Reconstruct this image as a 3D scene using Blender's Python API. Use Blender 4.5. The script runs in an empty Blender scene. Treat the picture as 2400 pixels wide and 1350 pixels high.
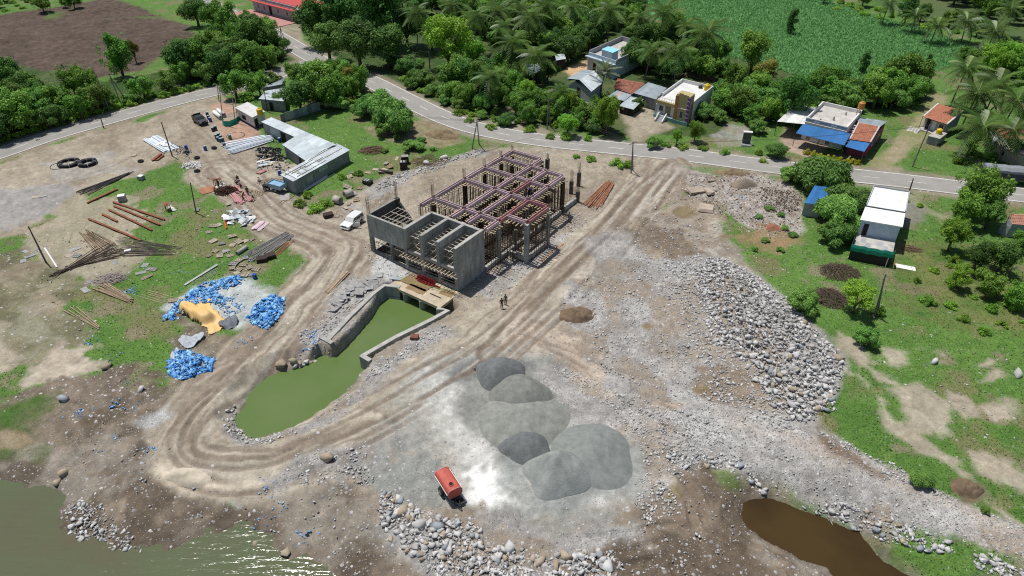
import bpy, math, random
import numpy as np
from mathutils import Vector, Matrix
random.seed(7)
RNG = np.random.default_rng(11)
scene = bpy.context.scene
COL = scene.collection
R = math.radians
# camera
CAM_H, PITCH, LENS = 54.0, R(35.25), 24.0
cam_d = bpy.data.cameras.new("camera")
cam_d.lens = LENS
cam_d.sensor_width = 36.0
cam_d.clip_start = 0.5
cam_d.clip_end = 9000.0
cam = bpy.data.objects.new("camera", cam_d)
COL.objects.link(cam)
cam.location = (0, 0, CAM_H)
cam.rotation_euler = (R(90) - PITCH, 0, 0)
scene.camera = cam
# world, sun, exposure
SUN_EL, SUN_AZ = R(71), R(-50)          # azimuth from +Y (forward), negative = to the left
world = bpy.data.worlds.new("World")
scene.world = world
world.use_nodes = True
wn = world.node_tree
sky = wn.nodes.new("ShaderNodeTexSky")
sky.sky_type = 'NISHITA'
sky.sun_disc = False
sky.sun_elevation = SUN_EL
sky.sun_rotation = SUN_AZ
sky.air_density = 1.0
sky.dust_density = 1.2
bg = wn.nodes["Background"]
bg.inputs[1].default_value = 0.075
wn.links.new(sky.outputs[0], bg.inputs[0])
sun_d = bpy.data.lights.new("sun", 'SUN')
sun_d.energy = 4.2
sun_d.angle = R(0.5)
sun_d.color = (1.0, 0.97, 0.92)
sun = bpy.data.objects.new("sun", sun_d)
COL.objects.link(sun)
sv = Vector((math.sin(SUN_AZ) * math.cos(SUN_EL), math.cos(SUN_AZ) * math.cos(SUN_EL), math.sin(SUN_EL)))
sun.rotation_euler = sv.to_track_quat('Z', 'Y').to_euler()
sun.location = (-60, 60, 120)
scene.view_settings.view_transform = 'Standard'
scene.view_settings.look = 'None'
scene.view_settings.gamma = 1.0
scene.view_settings.use_curve_mapping = False
scene.view_settings.exposure = 0.0
scene.cycles.max_bounces = 6
scene.cycles.diffuse_bounces = 3
scene.cycles.glossy_bounces = 2
scene.cycles.transmission_bounces = 3
scene.cycles.transparent_max_bounces = 6
scene.cycles.use_denoising = False
scene.cycles.pixel_filter_type = 'BLACKMAN_HARRIS'
scene.cycles.filter_width = 1.15
scene.cycles.sample_clamp_indirect = 4.0
# picture point -> place on the ground
FPX = 1600.0
CP, SP = math.cos(PITCH), math.sin(PITCH)
def gxy(pts, z=0.0):
 a = np.atleast_2d(np.asarray(pts, float))
 dx = (a[:, 0] - 1200) / FPX
 dn = (a[:, 1] - 675) / FPX
 vy = CP - SP * dn
 vz = -SP - CP * dn
 t = (np.asarray(z) - CAM_H) / vz
 return np.stack([dx * t, vy * t], 1)
def depth_of(x, y, z):
 return y * CP + (CAM_H - z) * SP
# noise
def _hash(ix, iy, seed):
 h = (ix.astype(np.int64) * 374761393 + iy.astype(np.int64) * 668265263 + seed * 144269504) & 0xffffffff
 h = ((h ^ (h >> 13)) * 1274126177) & 0xffffffff
 h = h ^ (h >> 16)
 return (h & 0xffff) / 65535.0
def vnoise(x, y, seed=0):
 ix, iy = np.floor(x), np.floor(y)
 fx, fy = x - ix, y - iy
 fx = fx * fx * (3 - 2 * fx)
 fy = fy * fy * (3 - 2 * fy)
 a = _hash(ix, iy, seed); b = _hash(ix + 1, iy, seed)
 c = _hash(ix, iy + 1, seed); d = _hash(ix + 1, iy + 1, seed)
 return (a * (1 - fx) + b * fx) * (1 - fy) + (c * (1 - fx) + d * fx) * fy
def fbm(x, y, scale, octs=4, seed=0):
 s = 0; amp = 0.5; tot = 0
 for k in range(octs):
  f = scale * 2 ** k
  s = s + amp * vnoise(x * f + 17.3 * k, y * f - 9.1 * k, seed + k * 31)
  tot += amp
  amp *= 0.55
 return s / tot
def sd_poly(X, Y, poly, margin=30.0):
 """signed distance to a polygon (negative inside), +margin beyond reach"""
 shp = X.shape
 x, y = X.ravel(), Y.ravel()
 out = np.full(x.shape, float(margin))
 lo, hi = poly.min(0) - margin, poly.max(0) + margin
 idx = np.nonzero((x > lo[0]) & (x < hi[0]) & (y > lo[1]) & (y < hi[1]))[0]
 if len(idx):
  px, py = x[idx], y[idx]
  d2 = np.full(px.shape, 1e18)
  ins = np.zeros(px.shape, bool)
  n = len(poly)
  for i in range(n):
   ax, ay = poly[i]; bx, by = poly[(i + 1) % n]
   ex, ey = bx - ax, by - ay
   L = ex * ex + ey * ey + 1e-12
   t = np.clip(((px - ax) * ex + (py - ay) * ey) / L, 0, 1)
   qx, qy = px - ax - t * ex, py - ay - t * ey
   d2 = np.minimum(d2, qx * qx + qy * qy)
   c = (ay > py) != (by > py)
   if abs(by - ay) > 1e-12:
    xi = ax + (py - ay) / (by - ay) * ex
    ins ^= c & (px < xi)
  d = np.sqrt(d2)
  d[ins] *= -1
  out[idx] = np.minimum(d, margin)
 return out.reshape(shp)
def sd_line(X, Y, line, margin=20.0):
 """unsigned distance to a polyline, arc length along it, signed side offset"""
 shp = X.shape
 x, y = X.ravel(), Y.ravel()
 D = np.full(x.shape, float(margin)); S = np.zeros(x.shape); O = np.full(x.shape, float(margin))
 lo, hi = line.min(0) - margin, line.max(0) + margin
 idx = np.nonzero((x > lo[0]) & (x < hi[0]) & (y > lo[1]) & (y < hi[1]))[0]
 if len(idx):
  px, py = x[idx], y[idx]
  best = np.full(px.shape, float(margin)); bs = np.zeros(px.shape); bo = np.full(px.shape, float(margin))
  acc = 0
  for i in range(len(line) - 1):
   a, b = line[i], line[i + 1]
   e = b - a; L = np.hypot(*e)
   t = np.clip(((px - a[0]) * e[0] + (py - a[1]) * e[1]) / (L * L), 0, 1)
   qx, qy = px - a[0] - t * e[0], py - a[1] - t * e[1]
   d = np.hypot(qx, qy)
   m = d < best
   best[m] = d[m]; bs[m] = acc + t[m] * L
   side = np.sign(e[0] * qy - e[1] * qx)
   bo[m] = (d * side)[m]
   acc += L
  D[idx] = best; S[idx] = bs; O[idx] = bo
 return D.reshape(shp), S.reshape(shp), O.reshape(shp)
def spline(pts, step=1.5):
 """Catmull-Rom through points, resampled"""
 p = np.asarray(pts, float)
 p = np.vstack([2 * p[0] - p[1], p, 2 * p[-1] - p[-2]])
 out = []
 for i in range(1, len(p) - 2):
  n = max(2, int(np.hypot(*(p[i + 1] - p[i])) / step))
  for k in range(n):
   t = k / n
   out.append(0.5 * ((2 * p[i]) + (-p[i - 1] + p[i + 1]) * t + (2 * p[i - 1] - 5 * p[i] + 4 * p[i + 1] - p[i + 2]) * t * t + (-p[i - 1] + 3 * p[i] - 3 * p[i + 1] + p[i + 2]) * t ** 3))
 out.append(p[-2])
 return np.array(out)
def sstep(a, b, x):
 t = np.clip((x - a) / (b - a), 0, 1)
 return t * t * (3 - 2 * t)
# objects
def tag(o, label=None, cat=None, group=None, kind=None):
 if label: o["label"] = label
 if cat: o["category"] = cat
 if group: o["group"] = group
 if kind: o["kind"] = kind
 return o
def thing(name, label, cat, loc=(0, 0, 0), rz=0.0, group=None):
 o = bpy.data.objects.new(name, None)
 o.empty_display_size = 0.3
 COL.objects.link(o)
 o.location = loc
 o.rotation_euler = (0, 0, rz)
 return tag(o, label, cat, group)
def link(name, mesh, parent=None, loc=None, rot=None, scale=None):
 o = bpy.data.objects.new(name, mesh)
 COL.objects.link(o)
 if parent: o.parent = parent
 if loc is not None: o.location = loc
 if rot is not None: o.rotation_euler = rot
 if scale is not None: o.scale = scale if hasattr(scale, '__len__') else (scale,) * 3
 return o
def copy_tree(o, parent=None, kids=None):
 c = o.copy()
 COL.objects.link(c)
 if parent: c.parent = parent
 for ch in o.children:
  copy_tree(ch, c)
 return c
class MB:
 """collects shapes; build() links them as one mesh object"""
 def __init__(s):
  s.v = []; s.f = []; s.m = []
 def add(s, vs, fs, mi=0):
  b = len(s.v)
  s.v.extend([tuple(map(float, q)) for q in vs])
  s.f.extend([tuple(b + i for i in f) for f in fs])
  s.m.extend([mi] * len(fs))
  return s
 def box(s, c, size, rz=0.0, mi=0, rx=0.0, ry=0.0):
  hx, hy, hz = size[0] / 2, size[1] / 2, size[2] / 2
  M = Matrix.Rotation(rz, 3, 'Z') @ Matrix.Rotation(ry, 3, 'Y') @ Matrix.Rotation(rx, 3, 'X')
  vs = [M @ Vector((x * hx, y * hy, z * hz)) + Vector(c) for z in (-1, 1) for y in (-1, 1) for x in (-1, 1)]
  return s.add(vs, [(0, 2, 3, 1), (4, 5, 7, 6), (0, 1, 5, 4), (2, 6, 7, 3), (0, 4, 6, 2), (1, 3, 7, 5)], mi)
 def bx(s, x0, x1, y0, y1, z0, z1, mi=0):
  return s.box(((x0 + x1) / 2, (y0 + y1) / 2, (z0 + z1) / 2), (x1 - x0, y1 - y0, z1 - z0), 0, mi)
 def tube(s, p0, p1, r0, r1=None, n=6, mi=0, caps=True):
  r1 = r0 if r1 is None else r1
  p0, p1 = Vector(p0), Vector(p1)
  d = (p1 - p0)
  if d.length < 1e-6: return s
  d.normalize()
  u = d.orthogonal().normalized(); w = d.cross(u)
  vs = []
  for p, r in ((p0, r0), (p1, r1)):
   for k in range(n):
    a = 2 * math.pi * k / n
    vs.append(p + (u * math.cos(a) + w * math.sin(a)) * r)
  fs = [(k, (k + 1) % n, n + (k + 1) % n, n + k) for k in range(n)]
  if caps: fs += [tuple(range(n - 1, -1, -1)), tuple(range(n, 2 * n))]
  return s.add(vs, fs, mi)
 def path(s, pts, r, n=6, mi=0):
  """bent tube through points, r scalar or list"""
  pts = [Vector(p) for p in pts]
  rs = r if hasattr(r, '__len__') else [r] * len(pts)
  vs = []; fs = []
  u = None
  for i, p in enumerate(pts):
   d = (pts[min(i + 1, len(pts) - 1)] - pts[max(i - 1, 0)]).normalized()
   if u is None: u = d.orthogonal().normalized()
   else: u = (u - d * u.dot(d)).normalized()
   w = d.cross(u)
   for k in range(n):
    a = 2 * math.pi * k / n
    vs.append(p + (u * math.cos(a) + w * math.sin(a)) * rs[i])
  for i in range(len(pts) - 1):
   for k in range(n):
    fs.append((i * n + k, i * n + (k + 1) % n, (i + 1) * n + (k + 1) % n, (i + 1) * n + k))
  fs += [tuple(range(n - 1, -1, -1)), tuple(range((len(pts) - 1) * n, len(pts) * n))]
  return s.add(vs, fs, mi)
 def prism(s, poly, z0, z1, mi=0):
  n = len(poly)
  ar = sum(poly[i][0] * poly[(i + 1) % n][1] - poly[(i + 1) % n][0] * poly[i][1] for i in range(n))
  if ar < 0: poly = list(poly)[::-1]
  vs = [(p[0], p[1], z0) for p in poly] + [(p[0], p[1], z1) for p in poly]
  fs = [(k, (k + 1) % n, n + (k + 1) % n, n + k) for k in range(n)]
  fs += [tuple(range(n - 1, -1, -1)), tuple(range(n, 2 * n))]
  return s.add(vs, fs, mi)
 def quad(s, a, b, c, d, mi=0):
  return s.add([a, b, c, d], [(0, 1, 2, 3)], mi)
 def lathe(s, prof, n=12, c=(0, 0, 0), mi=0):
  vs = []; fs = []
  for r, z in prof:
   for k in range(n):
    a = 2 * math.pi * k / n
    vs.append((c[0] + r * math.cos(a), c[1] + r * math.sin(a), c[2] + z))
  m = len(prof)
  for i in range(m - 1):
   for k in range(n):
    fs.append((i * n + k, i * n + (k + 1) % n, (i + 1) * n + (k + 1) % n, (i + 1) * n + k))
  fs += [tuple(range(n - 1, -1, -1)), tuple(range((m - 1) * n, m * n))]
  return s.add(vs, fs, mi)
 def torus(s, c, R0, r, n=20, k=8, mi=0, flat=1.0, M=None):
  vs = []; fs = []
  for i in range(n):
   a = 2 * math.pi * i / n
   for j in range(k):
    b = 2 * math.pi * j / k
    p = Vector(((R0 + r * math.cos(b)) * math.cos(a), (R0 + r * math.cos(b)) * math.sin(a), r * math.sin(b) * flat))
    if M is not None: p = M @ p
    vs.append(p + Vector(c))
  for i in range(n):
   for j in range(k):
    fs.append((i * k + j, ((i + 1) % n) * k + j, ((i + 1) % n) * k + (j + 1) % k, i * k + (j + 1) % k))
  return s.add(vs, fs, mi)
 def mesh(s, name, mats, smooth=False):
  me = bpy.data.meshes.new(name)
  me.from_pydata(s.v, [], s.f)
  mats = mats if isinstance(mats, (list, tuple)) else [mats]
  for m in mats: me.materials.append(m)
  if len(mats) > 1: me.polygons.foreach_set("material_index", s.m)
  if smooth: me.polygons.foreach_set("use_smooth", [True] * len(s.f))
  me.update()
  return me
 def build(s, name, mats, parent=None, smooth=False, **kw):
  return link(name, s.mesh(name, mats, smooth), parent, **kw)
def np_mesh(name, verts, faces, mat, attrs=None, smooth=False):
 """mesh from numpy arrays; faces (n,3) or (n,4)"""
 me = bpy.data.meshes.new(name)
 nv, nf, k = len(verts), len(faces), faces.shape[1]
 me.vertices.add(nv)
 me.vertices.foreach_set("co", np.ascontiguousarray(verts, dtype=np.float32).ravel())
 me.loops.add(nf * k)
 me.loops.foreach_set("vertex_index", np.ascontiguousarray(faces, dtype=np.int32).ravel())
 me.polygons.add(nf)
 me.polygons.foreach_set("loop_start", np.arange(0, nf * k, k, dtype=np.int32))
 me.polygons.foreach_set("loop_total", np.full(nf, k, dtype=np.int32))
 if smooth: me.polygons.foreach_set("use_smooth", np.ones(nf, dtype=bool))
 for an, arr in (attrs or {}).items():
  at_ = me.attributes.new(an, 'FLOAT_COLOR', 'POINT')
  c = np.ones((nv, 4), np.float32); c[:, :arr.shape[1]] = arr
  at_.data.foreach_set("color", c.ravel())
 me.materials.append(mat)
 me.update(calc_edges=True)
 me.validate()
 return me
# materials
def new_mat(name):
 m = bpy.data.materials.new(name)
 m.use_nodes = True
 nt = m.node_tree
 return m, nt, nt.nodes["Principled BSDF"]
def mat(name, col, rough=0.85, var=0.25, scale=1.2, metal=0.0, bump=0.0, bscale=8.0, streak=None, spec=0.3, col2=None):
 """procedural: base colour broken up by two noises, optional second colour and bump"""
 m, nt, b = new_mat(name)
 N, Lk = nt.nodes, nt.links
 tc = N.new("ShaderNodeTexCoord")
 mp = N.new("ShaderNodeMapping")
 if streak: mp.inputs["Scale"].default_value = streak
 Lk.new(tc.outputs["Object"], mp.inputs[0])
 n1 = N.new("ShaderNodeTexNoise"); n1.inputs["Scale"].default_value = scale; n1.inputs["Detail"].default_value = 6; n1.inputs["Roughness"].default_value = 0.65
 Lk.new(mp.outputs[0], n1.inputs["Vector"])
 rmp = N.new("ShaderNodeValToRGB")
 c2 = col2 if col2 else tuple(min(1, c * (1 + var)) for c in col)
 c1 = tuple(c * (1 - var) for c in col) if not col2 else col
 rmp.color_ramp.elements[0].position = 0.32; rmp.color_ramp.elements[1].position = 0.68
 rmp.color_ramp.elements[0].color = (*c1, 1); rmp.color_ramp.elements[1].color = (*c2, 1)
 Lk.new(n1.outputs["Fac"], rmp.inputs[0])
 oi = N.new("ShaderNodeObjectInfo")
 hs = N.new("ShaderNodeHueSaturation")
 mr = N.new("ShaderNodeMapRange"); mr.inputs["To Min"].default_value = 0.86; mr.inputs["To Max"].default_value = 1.12
 Lk.new(oi.outputs["Random"], mr.inputs["Value"]); Lk.new(mr.outputs[0], hs.inputs["Value"])
 Lk.new(rmp.outputs[0], hs.inputs["Color"])
 Lk.new(hs.outputs[0], b.inputs["Base Color"])
 b.inputs["Roughness"].default_value = rough
 b.inputs["Metallic"].default_value = metal
 b.inputs["Specular IOR Level"].default_value = spec
 if bump:
  bn = N.new("ShaderNodeTexNoise"); bn.inputs["Scale"].default_value = bscale; bn.inputs["Detail"].default_value = 5
  Lk.new(mp.outputs[0], bn.inputs["Vector"])
  bp = N.new("ShaderNodeBump"); bp.inputs["Strength"].default_value = 0.6; bp.inputs["Distance"].default_value = bump
  Lk.new(bn.outputs["Fac"], bp.inputs["Height"]); Lk.new(bp.outputs[0], b.inputs["Normal"])
 return m
def leaf_mat(name, c_dark, c_light, rough=0.55, trans=0.25):
 """foliage: colour from per-leaf attribute 'tint', plus object random"""
 m, nt, b = new_mat(name)
 N, Lk = nt.nodes, nt.links
 at_ = N.new("ShaderNodeAttribute"); at_.attribute_name = "tint"
 sx = N.new("ShaderNodeSeparateColor"); Lk.new(at_.outputs["Color"], sx.inputs[0])
 rmp = N.new("ShaderNodeValToRGB")
 rmp.color_ramp.elements[0].color = (*c_dark, 1); rmp.color_ramp.elements[1].color = (*c_light, 1)
 Lk.new(sx.outputs[0], rmp.inputs[0])
 oi = N.new("ShaderNodeObjectInfo")
 hs = N.new("ShaderNodeHueSaturation")
 mr = N.new("ShaderNodeMapRange"); mr.inputs["To Min"].default_value = 0.7; mr.inputs["To Max"].default_value = 1.3
 mh = N.new("ShaderNodeMapRange"); mh.inputs["To Min"].default_value = 0.485; mh.inputs["To Max"].default_value = 0.515
 ml = N.new("ShaderNodeMath"); ml.operation = 'FRACT'
 m5 = N.new("ShaderNodeMath"); m5.operation = 'MULTIPLY'; m5.inputs[1].default_value = 7.31
 Lk.new(oi.outputs["Random"], mr.inputs["Value"]); Lk.new(oi.outputs["Random"], m5.inputs[0]); Lk.new(m5.outputs[0], ml.inputs[0]); Lk.new(ml.outputs[0], mh.inputs["Value"])
 Lk.new(mr.outputs[0], hs.inputs["Value"]); Lk.new(mh.outputs[0], hs.inputs["Hue"])
 Lk.new(rmp.outputs[0], hs.inputs["Color"])
 Lk.new(hs.outputs[0], b.inputs["Base Color"])
 b.inputs["Roughness"].default_value = rough
 b.inputs["Specular IOR Level"].default_value = 0.25
 tr = N.new("ShaderNodeBsdfTranslucent"); Lk.new(hs.outputs[0], tr.inputs["Color"])
 mx = N.new("ShaderNodeMixShader"); mx.inputs[0].default_value = trans
 out = N["Material Output"]
 Lk.new(b.outputs[0], mx.inputs[1]); Lk.new(tr.outputs[0], mx.inputs[2]); Lk.new(mx.outputs[0], out.inputs[0])
 return m
# TERRAIN
WATER_Z, POND_Z = -1.6, -1.2
river_px = [(-900, 1090), (-200, 1118), (0, 1125), (45, 1136), (128, 1140), (150, 1172), (148, 1232), (212, 1264), (300, 1277), (390, 1279),
   (500, 1246), (590, 1236), (628, 1262), (660, 1300), (752, 1318), (790, 1345), (850, 1480), (900, 1900), (-900, 1900)]
channel_px = [(930, 690), (1046, 728), (1044, 752), (872, 846), (858, 872), (800, 926), (742, 968), (690, 1000), (640, 1014), (602, 1030),
   (566, 1012), (550, 985), (574, 940), (610, 900), (652, 872), (700, 862), (752, 838), (792, 842), (884, 742), (905, 700)]
pond_px = [(1745, 1178), (1775, 1164), (1850, 1182), (1940, 1220), (2010, 1250), (2062, 1305), (2124, 1345), (2200, 1400), (2010, 1420),
  (1960, 1352), (1882, 1312), (1780, 1262), (1742, 1220)]
river = spline(gxy(river_px, WATER_Z), 2.0)
channel = spline(gxy(channel_px + channel_px[:1], WATER_Z), 1.5)[:-1]
pond = spline(gxy(pond_px + pond_px[:1], POND_Z), 1.5)[:-1]
bank_px = [(1640, 610), (1700, 612), (1780, 662), (1850, 705), (1905, 765), (1978, 850), (1950, 950), (1892, 1002), (1820, 960), (1740, 870), (1660, 780), (1630, 690)]
cause_px = [(1500, 960), (1700, 940), (1880, 1000), (2000, 1050), (2200, 1150), (2420, 1240), (2700, 1340), (3100, 1500), (3100, 1700), (2700, 1480), (2420, 1345), (2200, 1262), (2000, 1190), (1840, 1150), (1700, 1075), (1560, 1060)]
bankp = spline(gxy(bank_px + bank_px[:1]), 2.0)[:-1]
causep = spline(gxy(cause_px + cause_px[:1]), 2.0)[:-1]
road_main_px = [(380, -60), (460, -10), (510, 18), (600, 58), (672, 98), (735, 135), (800, 163), (870, 191), (950, 232), (1040, 275), (1130, 304), (1250, 326), (1400, 343), (1600, 363), (1760, 384), (1900, 401), (2100, 422), (2300, 446), (2500, 470), (2800, 508)]
road_side_px = [(-500, 470), (-120, 395), (0, 359), (120, 318), (240, 284), (400, 240), (510, 213), (600, 191), (680, 163), (745, 140)]
road_main = spline(gxy(road_main_px), 2.0)
road_side = spline(gxy(road_side_px), 2.0)
walled = gxy([(700, 850), (850, 640), (1000, 620), (1130, 690), (1080, 780), (884, 905), (840, 880)])
yard_mound = gxy([(850, 590)])[0]
def height(X, Y):
 d_r1 = sd_line(X, Y, road_main, 14)[0]
 d_r2 = sd_line(X, Y, road_side, 14)[0]
 dr = np.minimum(d_r1, d_r2)
 free = sstep(3.2, 9, dr)
 h = (fbm(X, Y, 0.03, 3, 5) - 0.5) * 0.9 * free
 d_pump = np.hypot(X + 2, Y - 84)
 h = h * sstep(14, 30, d_pump)
 h = h + 0.85 * np.exp(-((X - yard_mound[0]) ** 2 + (Y - yard_mound[1]) ** 2) / (2 * 5.0 ** 2))
 rough = free * sstep(2, 40, Y)
 h = h + (fbm(X, Y, 0.45, 3, 9) - 0.5) * 0.22 * rough
 sb = sd_poly(X, Y, bankp, 6)
 h = h + 0.75 * sstep(2.0, -4.5, sb + (fbm(X, Y, 0.3, 3, 3) - 0.5) * 2)
 sc = sd_poly(X, Y, causep, 6)
 h = h + 0.35 * sstep(0.8, -1.2, sc)
 sr = sd_poly(X, Y, river, 25) + (fbm(X, Y, 0.5, 3, 21) - 0.5) * 1.4
 h = np.minimum(h, WATER_Z + np.where(sr > 0, 0.17 * sr + 0.02 * sr * np.sqrt(np.maximum(sr, 0)), 0.3 * sr))
 sw = sd_poly(X, Y, walled, 4)
 k = 0.75 + 7 * sstep(0.5, -1.5, sw)
 sch = sd_poly(X, Y, channel, 10)
 n_ = (fbm(X, Y, 0.7, 3, 23) - 0.5) * 0.8 * sstep(-1, 1, sw)
 sch2 = sch + n_ - 0.62 * sstep(0.5, -1.5, sw)
 h = np.minimum(h, WATER_Z + np.where(sch2 > 0, k * sch2, 0.8 * sch2))
 sp = sd_poly(X, Y, pond, 10) + (fbm(X, Y, 0.7, 3, 29) - 0.5) * 0.7
 h = np.minimum(h, POND_Z + np.where(sp > 0, 0.55 * sp, 0.5 * sp))
 return np.maximum(h, -3.2)
RX0, RX1, RY0, RY1, RS = -230.0, 230.0, 8.0, 300.0, 0.5
_rx = np.arange(RX0, RX1 + RS, RS); _ry = np.arange(RY0, RY1 + RS, RS)
_RXX, _RYY = np.meshgrid(_rx, _ry)
HRAST = height(_RXX, _RYY)
def hz(x, y):
 x = np.asarray(x, float); y = np.asarray(y, float)
 fx = np.clip((x - RX0) / RS, 0, len(_rx) - 1.001); fy = np.clip((y - RY0) / RS, 0, len(_ry) - 1.001)
 ix = fx.astype(int); iy = fy.astype(int); tx = fx - ix; ty = fy - iy
 return ((HRAST[iy, ix] * (1 - tx) + HRAST[iy, ix + 1] * tx) * (1 - ty) + (HRAST[iy + 1, ix] * (1 - tx) + HRAST[iy + 1, ix + 1] * tx) * ty)
def at(px, py, up=0.0):
 """the point seen at that spot of the photograph, on the ground (or so much above it)"""
 z = 0.0
 for _ in range(8):
  p = gxy([(px, py)], z + up)[0]
  z = 0.5 * z + 0.5 * float(hz(p[0], p[1]))
 p = gxy([(px, py)], z + up)[0]
 return Vector((p[0], p[1], z + up))
def ats(pts):
 return [at(*p) for p in pts]
# ground sheet: dense where the photograph looks, coarse to the horizon
def axis_y():
 ys = [20.0]
 while ys[-1] < 275:
  ys.append(ys[-1] + 0.00285 * (ys[-1] + 30))
 out = ys
 far = [300, 340, 400, 500, 650, 900, 1300, 2000, 3000, 4500]
 near = [-2500, -1200, -500, -200, -80, -30, -5, 8, 15]
 return np.array(near + out + far, float)
gy = axis_y()
u_core = np.linspace(-1, 1, 861)
u_out = np.array([1.05, 1.12, 1.25, 1.5, 2, 3, 5, 9, 18])
gu = np.concatenate([-u_out[::-1], u_core, u_out])
hw = np.clip(33 + 0.80 * np.clip(gy, 20, 275), 40, None)
GX = gu[None, :] * hw[:, None]
GY = np.repeat(gy[:, None], len(gu), 1)
GZ = height(GX, GY)
GZ[(gy > 300) | (gy < 8), :] *= 0.0
rivbig = (gy < 20)
GZ[rivbig, :] = np.minimum(GZ[rivbig, :], -0.2)
ALB = np.zeros(GX.shape + (3,)); MSK = np.zeros(GX.shape + (3,))
W1 = (fbm(GX, GY, 0.22, 4, 41) - 0.5); W2 = (fbm(GX, GY, 1.1, 3, 42) - 0.5); W3 = fbm(GX, GY, 0.05, 3, 44); W4 = fbm(GX, GY, 2.6, 2, 45)
WX = GX + (fbm(GX, GY, 0.09, 4, 51) - 0.5) * 9.0; WY = GY + (fbm(GX, GY, 0.09, 4, 52) - 0.5) * 9.0
WX2 = GX + (fbm(GX, GY, 0.14, 4, 53) - 0.5) * 3.0; WY2 = GY + (fbm(GX, GY, 0.14, 4, 54) - 0.5) * 3.0
def base_paint(w, col, grass, stone, wet):
 w = np.clip(w, 0, 1)[..., None]
 ALB[:] = ALB * (1 - w) + np.asarray(col) * w
 MSK[:] = MSK * (1 - w) + np.array([grass, stone, wet]) * w
def mixcol(a, b, t):
 t = np.clip(t, 0, 1)[..., None]
 return np.asarray(a) * (1 - t) + np.asarray(b) * t
def region(pts, col, soft=0.8, rag=2.0, grass=0., stone=0., wet=0., amt=1.0, px=True, z=0.0):
 """pts: outline in photograph pixels; rag: raggedness of the edge in metres"""
 poly = gxy(pts, z) if px else np.asarray(pts)
 wk = min(1.0, rag / 2.5)
 d = sd_poly(GX + (WX - GX) * wk, GY + (WY - GY) * wk, poly, 12)
 d = d + rag * 1.6 * W1 + rag * 0.7 * W2
 base_paint(amt * sstep(soft, -soft, d), col, grass, stone, wet)
def band(pts, half, col, soft=0.8, rag=1.5, grass=0., stone=0., wet=0., amt=1.0, smooth=True, ruts=None):
 line = spline(gxy(pts), 1.5) if smooth else gxy(pts)
 d, s, o = sd_line(WX2, WY2, line, half + 8)
 e = d + rag * 1.4 * W1 + rag * 0.6 * W2 - half
 w = amt * sstep(soft, -soft, e)
 c = np.asarray(col)
 if ruts is not None:
  st = vnoise(s * 0.06 + 3, o * 1.5 + 50, 77) * 0.6 + vnoise(s * 0.13, o * 3.6 + 90, 78) * 0.4
  c = mixcol(c, ruts, sstep(0.42, 0.60, st))
  c = c * (0.9 + 0.2 * vnoise(s * 0.25, o * 2.2 + 20, 79))[..., None]
 base_paint(w, c, grass, stone, wet)
GRASS = mixcol((0.055, 0.125, 0.022), (0.112, 0.205, 0.042), W3 * 0.7 + W2 * 0.9 + 0.15)
GRASS = mixcol(GRASS, (0.15, 0.155, 0.065), sstep(0.56, 0.70, fbm(GX, GY, 0.16, 4, 61)))
GRASS = mixcol(GRASS, (0.20, 0.17, 0.11), 0.8 * sstep(0.63, 0.73, fbm(GX, GY, 0.21, 5, 62)))
DIRT = mixcol((0.235, 0.192, 0.148), (0.375, 0.325, 0.262), 0.5 + W1 * 1.6 + W2 * 0.5)
DIRT2 = mixcol((0.30, 0.258, 0.207), (0.435, 0.390, 0.327), 0.5 + W1 * 1.8 + W2 * 0.4)
GRAV = mixcol((0.225, 0.213, 0.20), (0.43, 0.42, 0.405), 0.5 + W1 * 1.4 + W2 * 0.9)
GRAV = mixcol(GRAV, (0.275, 0.228, 0.18), sstep(0.50, 0.66, fbm(GX, GY, 0.14, 4, 63)))
MUD = mixcol((0.135, 0.105, 0.08), (0.245, 0.198, 0.155), 0.5 + W1 * 1.7 + W2 * 0.9)
MUD = mixcol(MUD, (0.30, 0.275, 0.245), 0.45 * sstep(0.57, 0.66, fbm(GX, GY, 0.13, 5, 97)))
MUD = mixcol(MUD, (0.105, 0.08, 0.058), 0.85 * sstep(0.50, 0.62, fbm(GX, GY, 0.2, 5, 98)))
DUST = mixcol((0.275, 0.268, 0.238), (0.39, 0.387, 0.352), 0.5 + W1 * 1.2)
ROCK = mixcol((0.29, 0.245, 0.185), (0.43, 0.375, 0.30), 0.5 + W1 * 1.2 + W2)
_warm = np.array([0.95, 0.95, 0.90])
DIRT, DIRT2, MUD, GRAV = DIRT * _warm, DIRT2 * _warm, MUD * _warm, GRAV * np.array([1.0, 0.995, 0.975])
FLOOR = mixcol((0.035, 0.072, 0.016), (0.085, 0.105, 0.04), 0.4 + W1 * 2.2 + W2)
SOIL = mixcol((0.060, 0.042, 0.032), (0.118, 0.086, 0.065), 0.5 + W2 * 1.5 + W1 * 0.8)
SOIL = mixcol(SOIL, (0.09, 0.12, 0.04), sstep(0.70, 0.8, fbm(GX, GY, 0.09, 4, 66)))
base_paint(np.ones(GX.shape), GRASS, 1, 0.05, 0)
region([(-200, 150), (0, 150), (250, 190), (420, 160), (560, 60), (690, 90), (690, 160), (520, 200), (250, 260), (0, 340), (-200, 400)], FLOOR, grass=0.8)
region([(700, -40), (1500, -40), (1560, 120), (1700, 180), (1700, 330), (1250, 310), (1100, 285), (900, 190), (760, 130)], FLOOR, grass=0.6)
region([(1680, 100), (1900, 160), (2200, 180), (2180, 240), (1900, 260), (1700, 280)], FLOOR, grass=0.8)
plough_px = [(-60, 30), (0, 35), (110, 22), (210, 5), (260, -4), (330, 20), (420, 50), (450, 80), (440, 110), (380, 135), (330, 165), (200, 185), (60, 160), (-60, 150)]
region(plough_px, SOIL, soft=1.5, rag=1.5)
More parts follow.
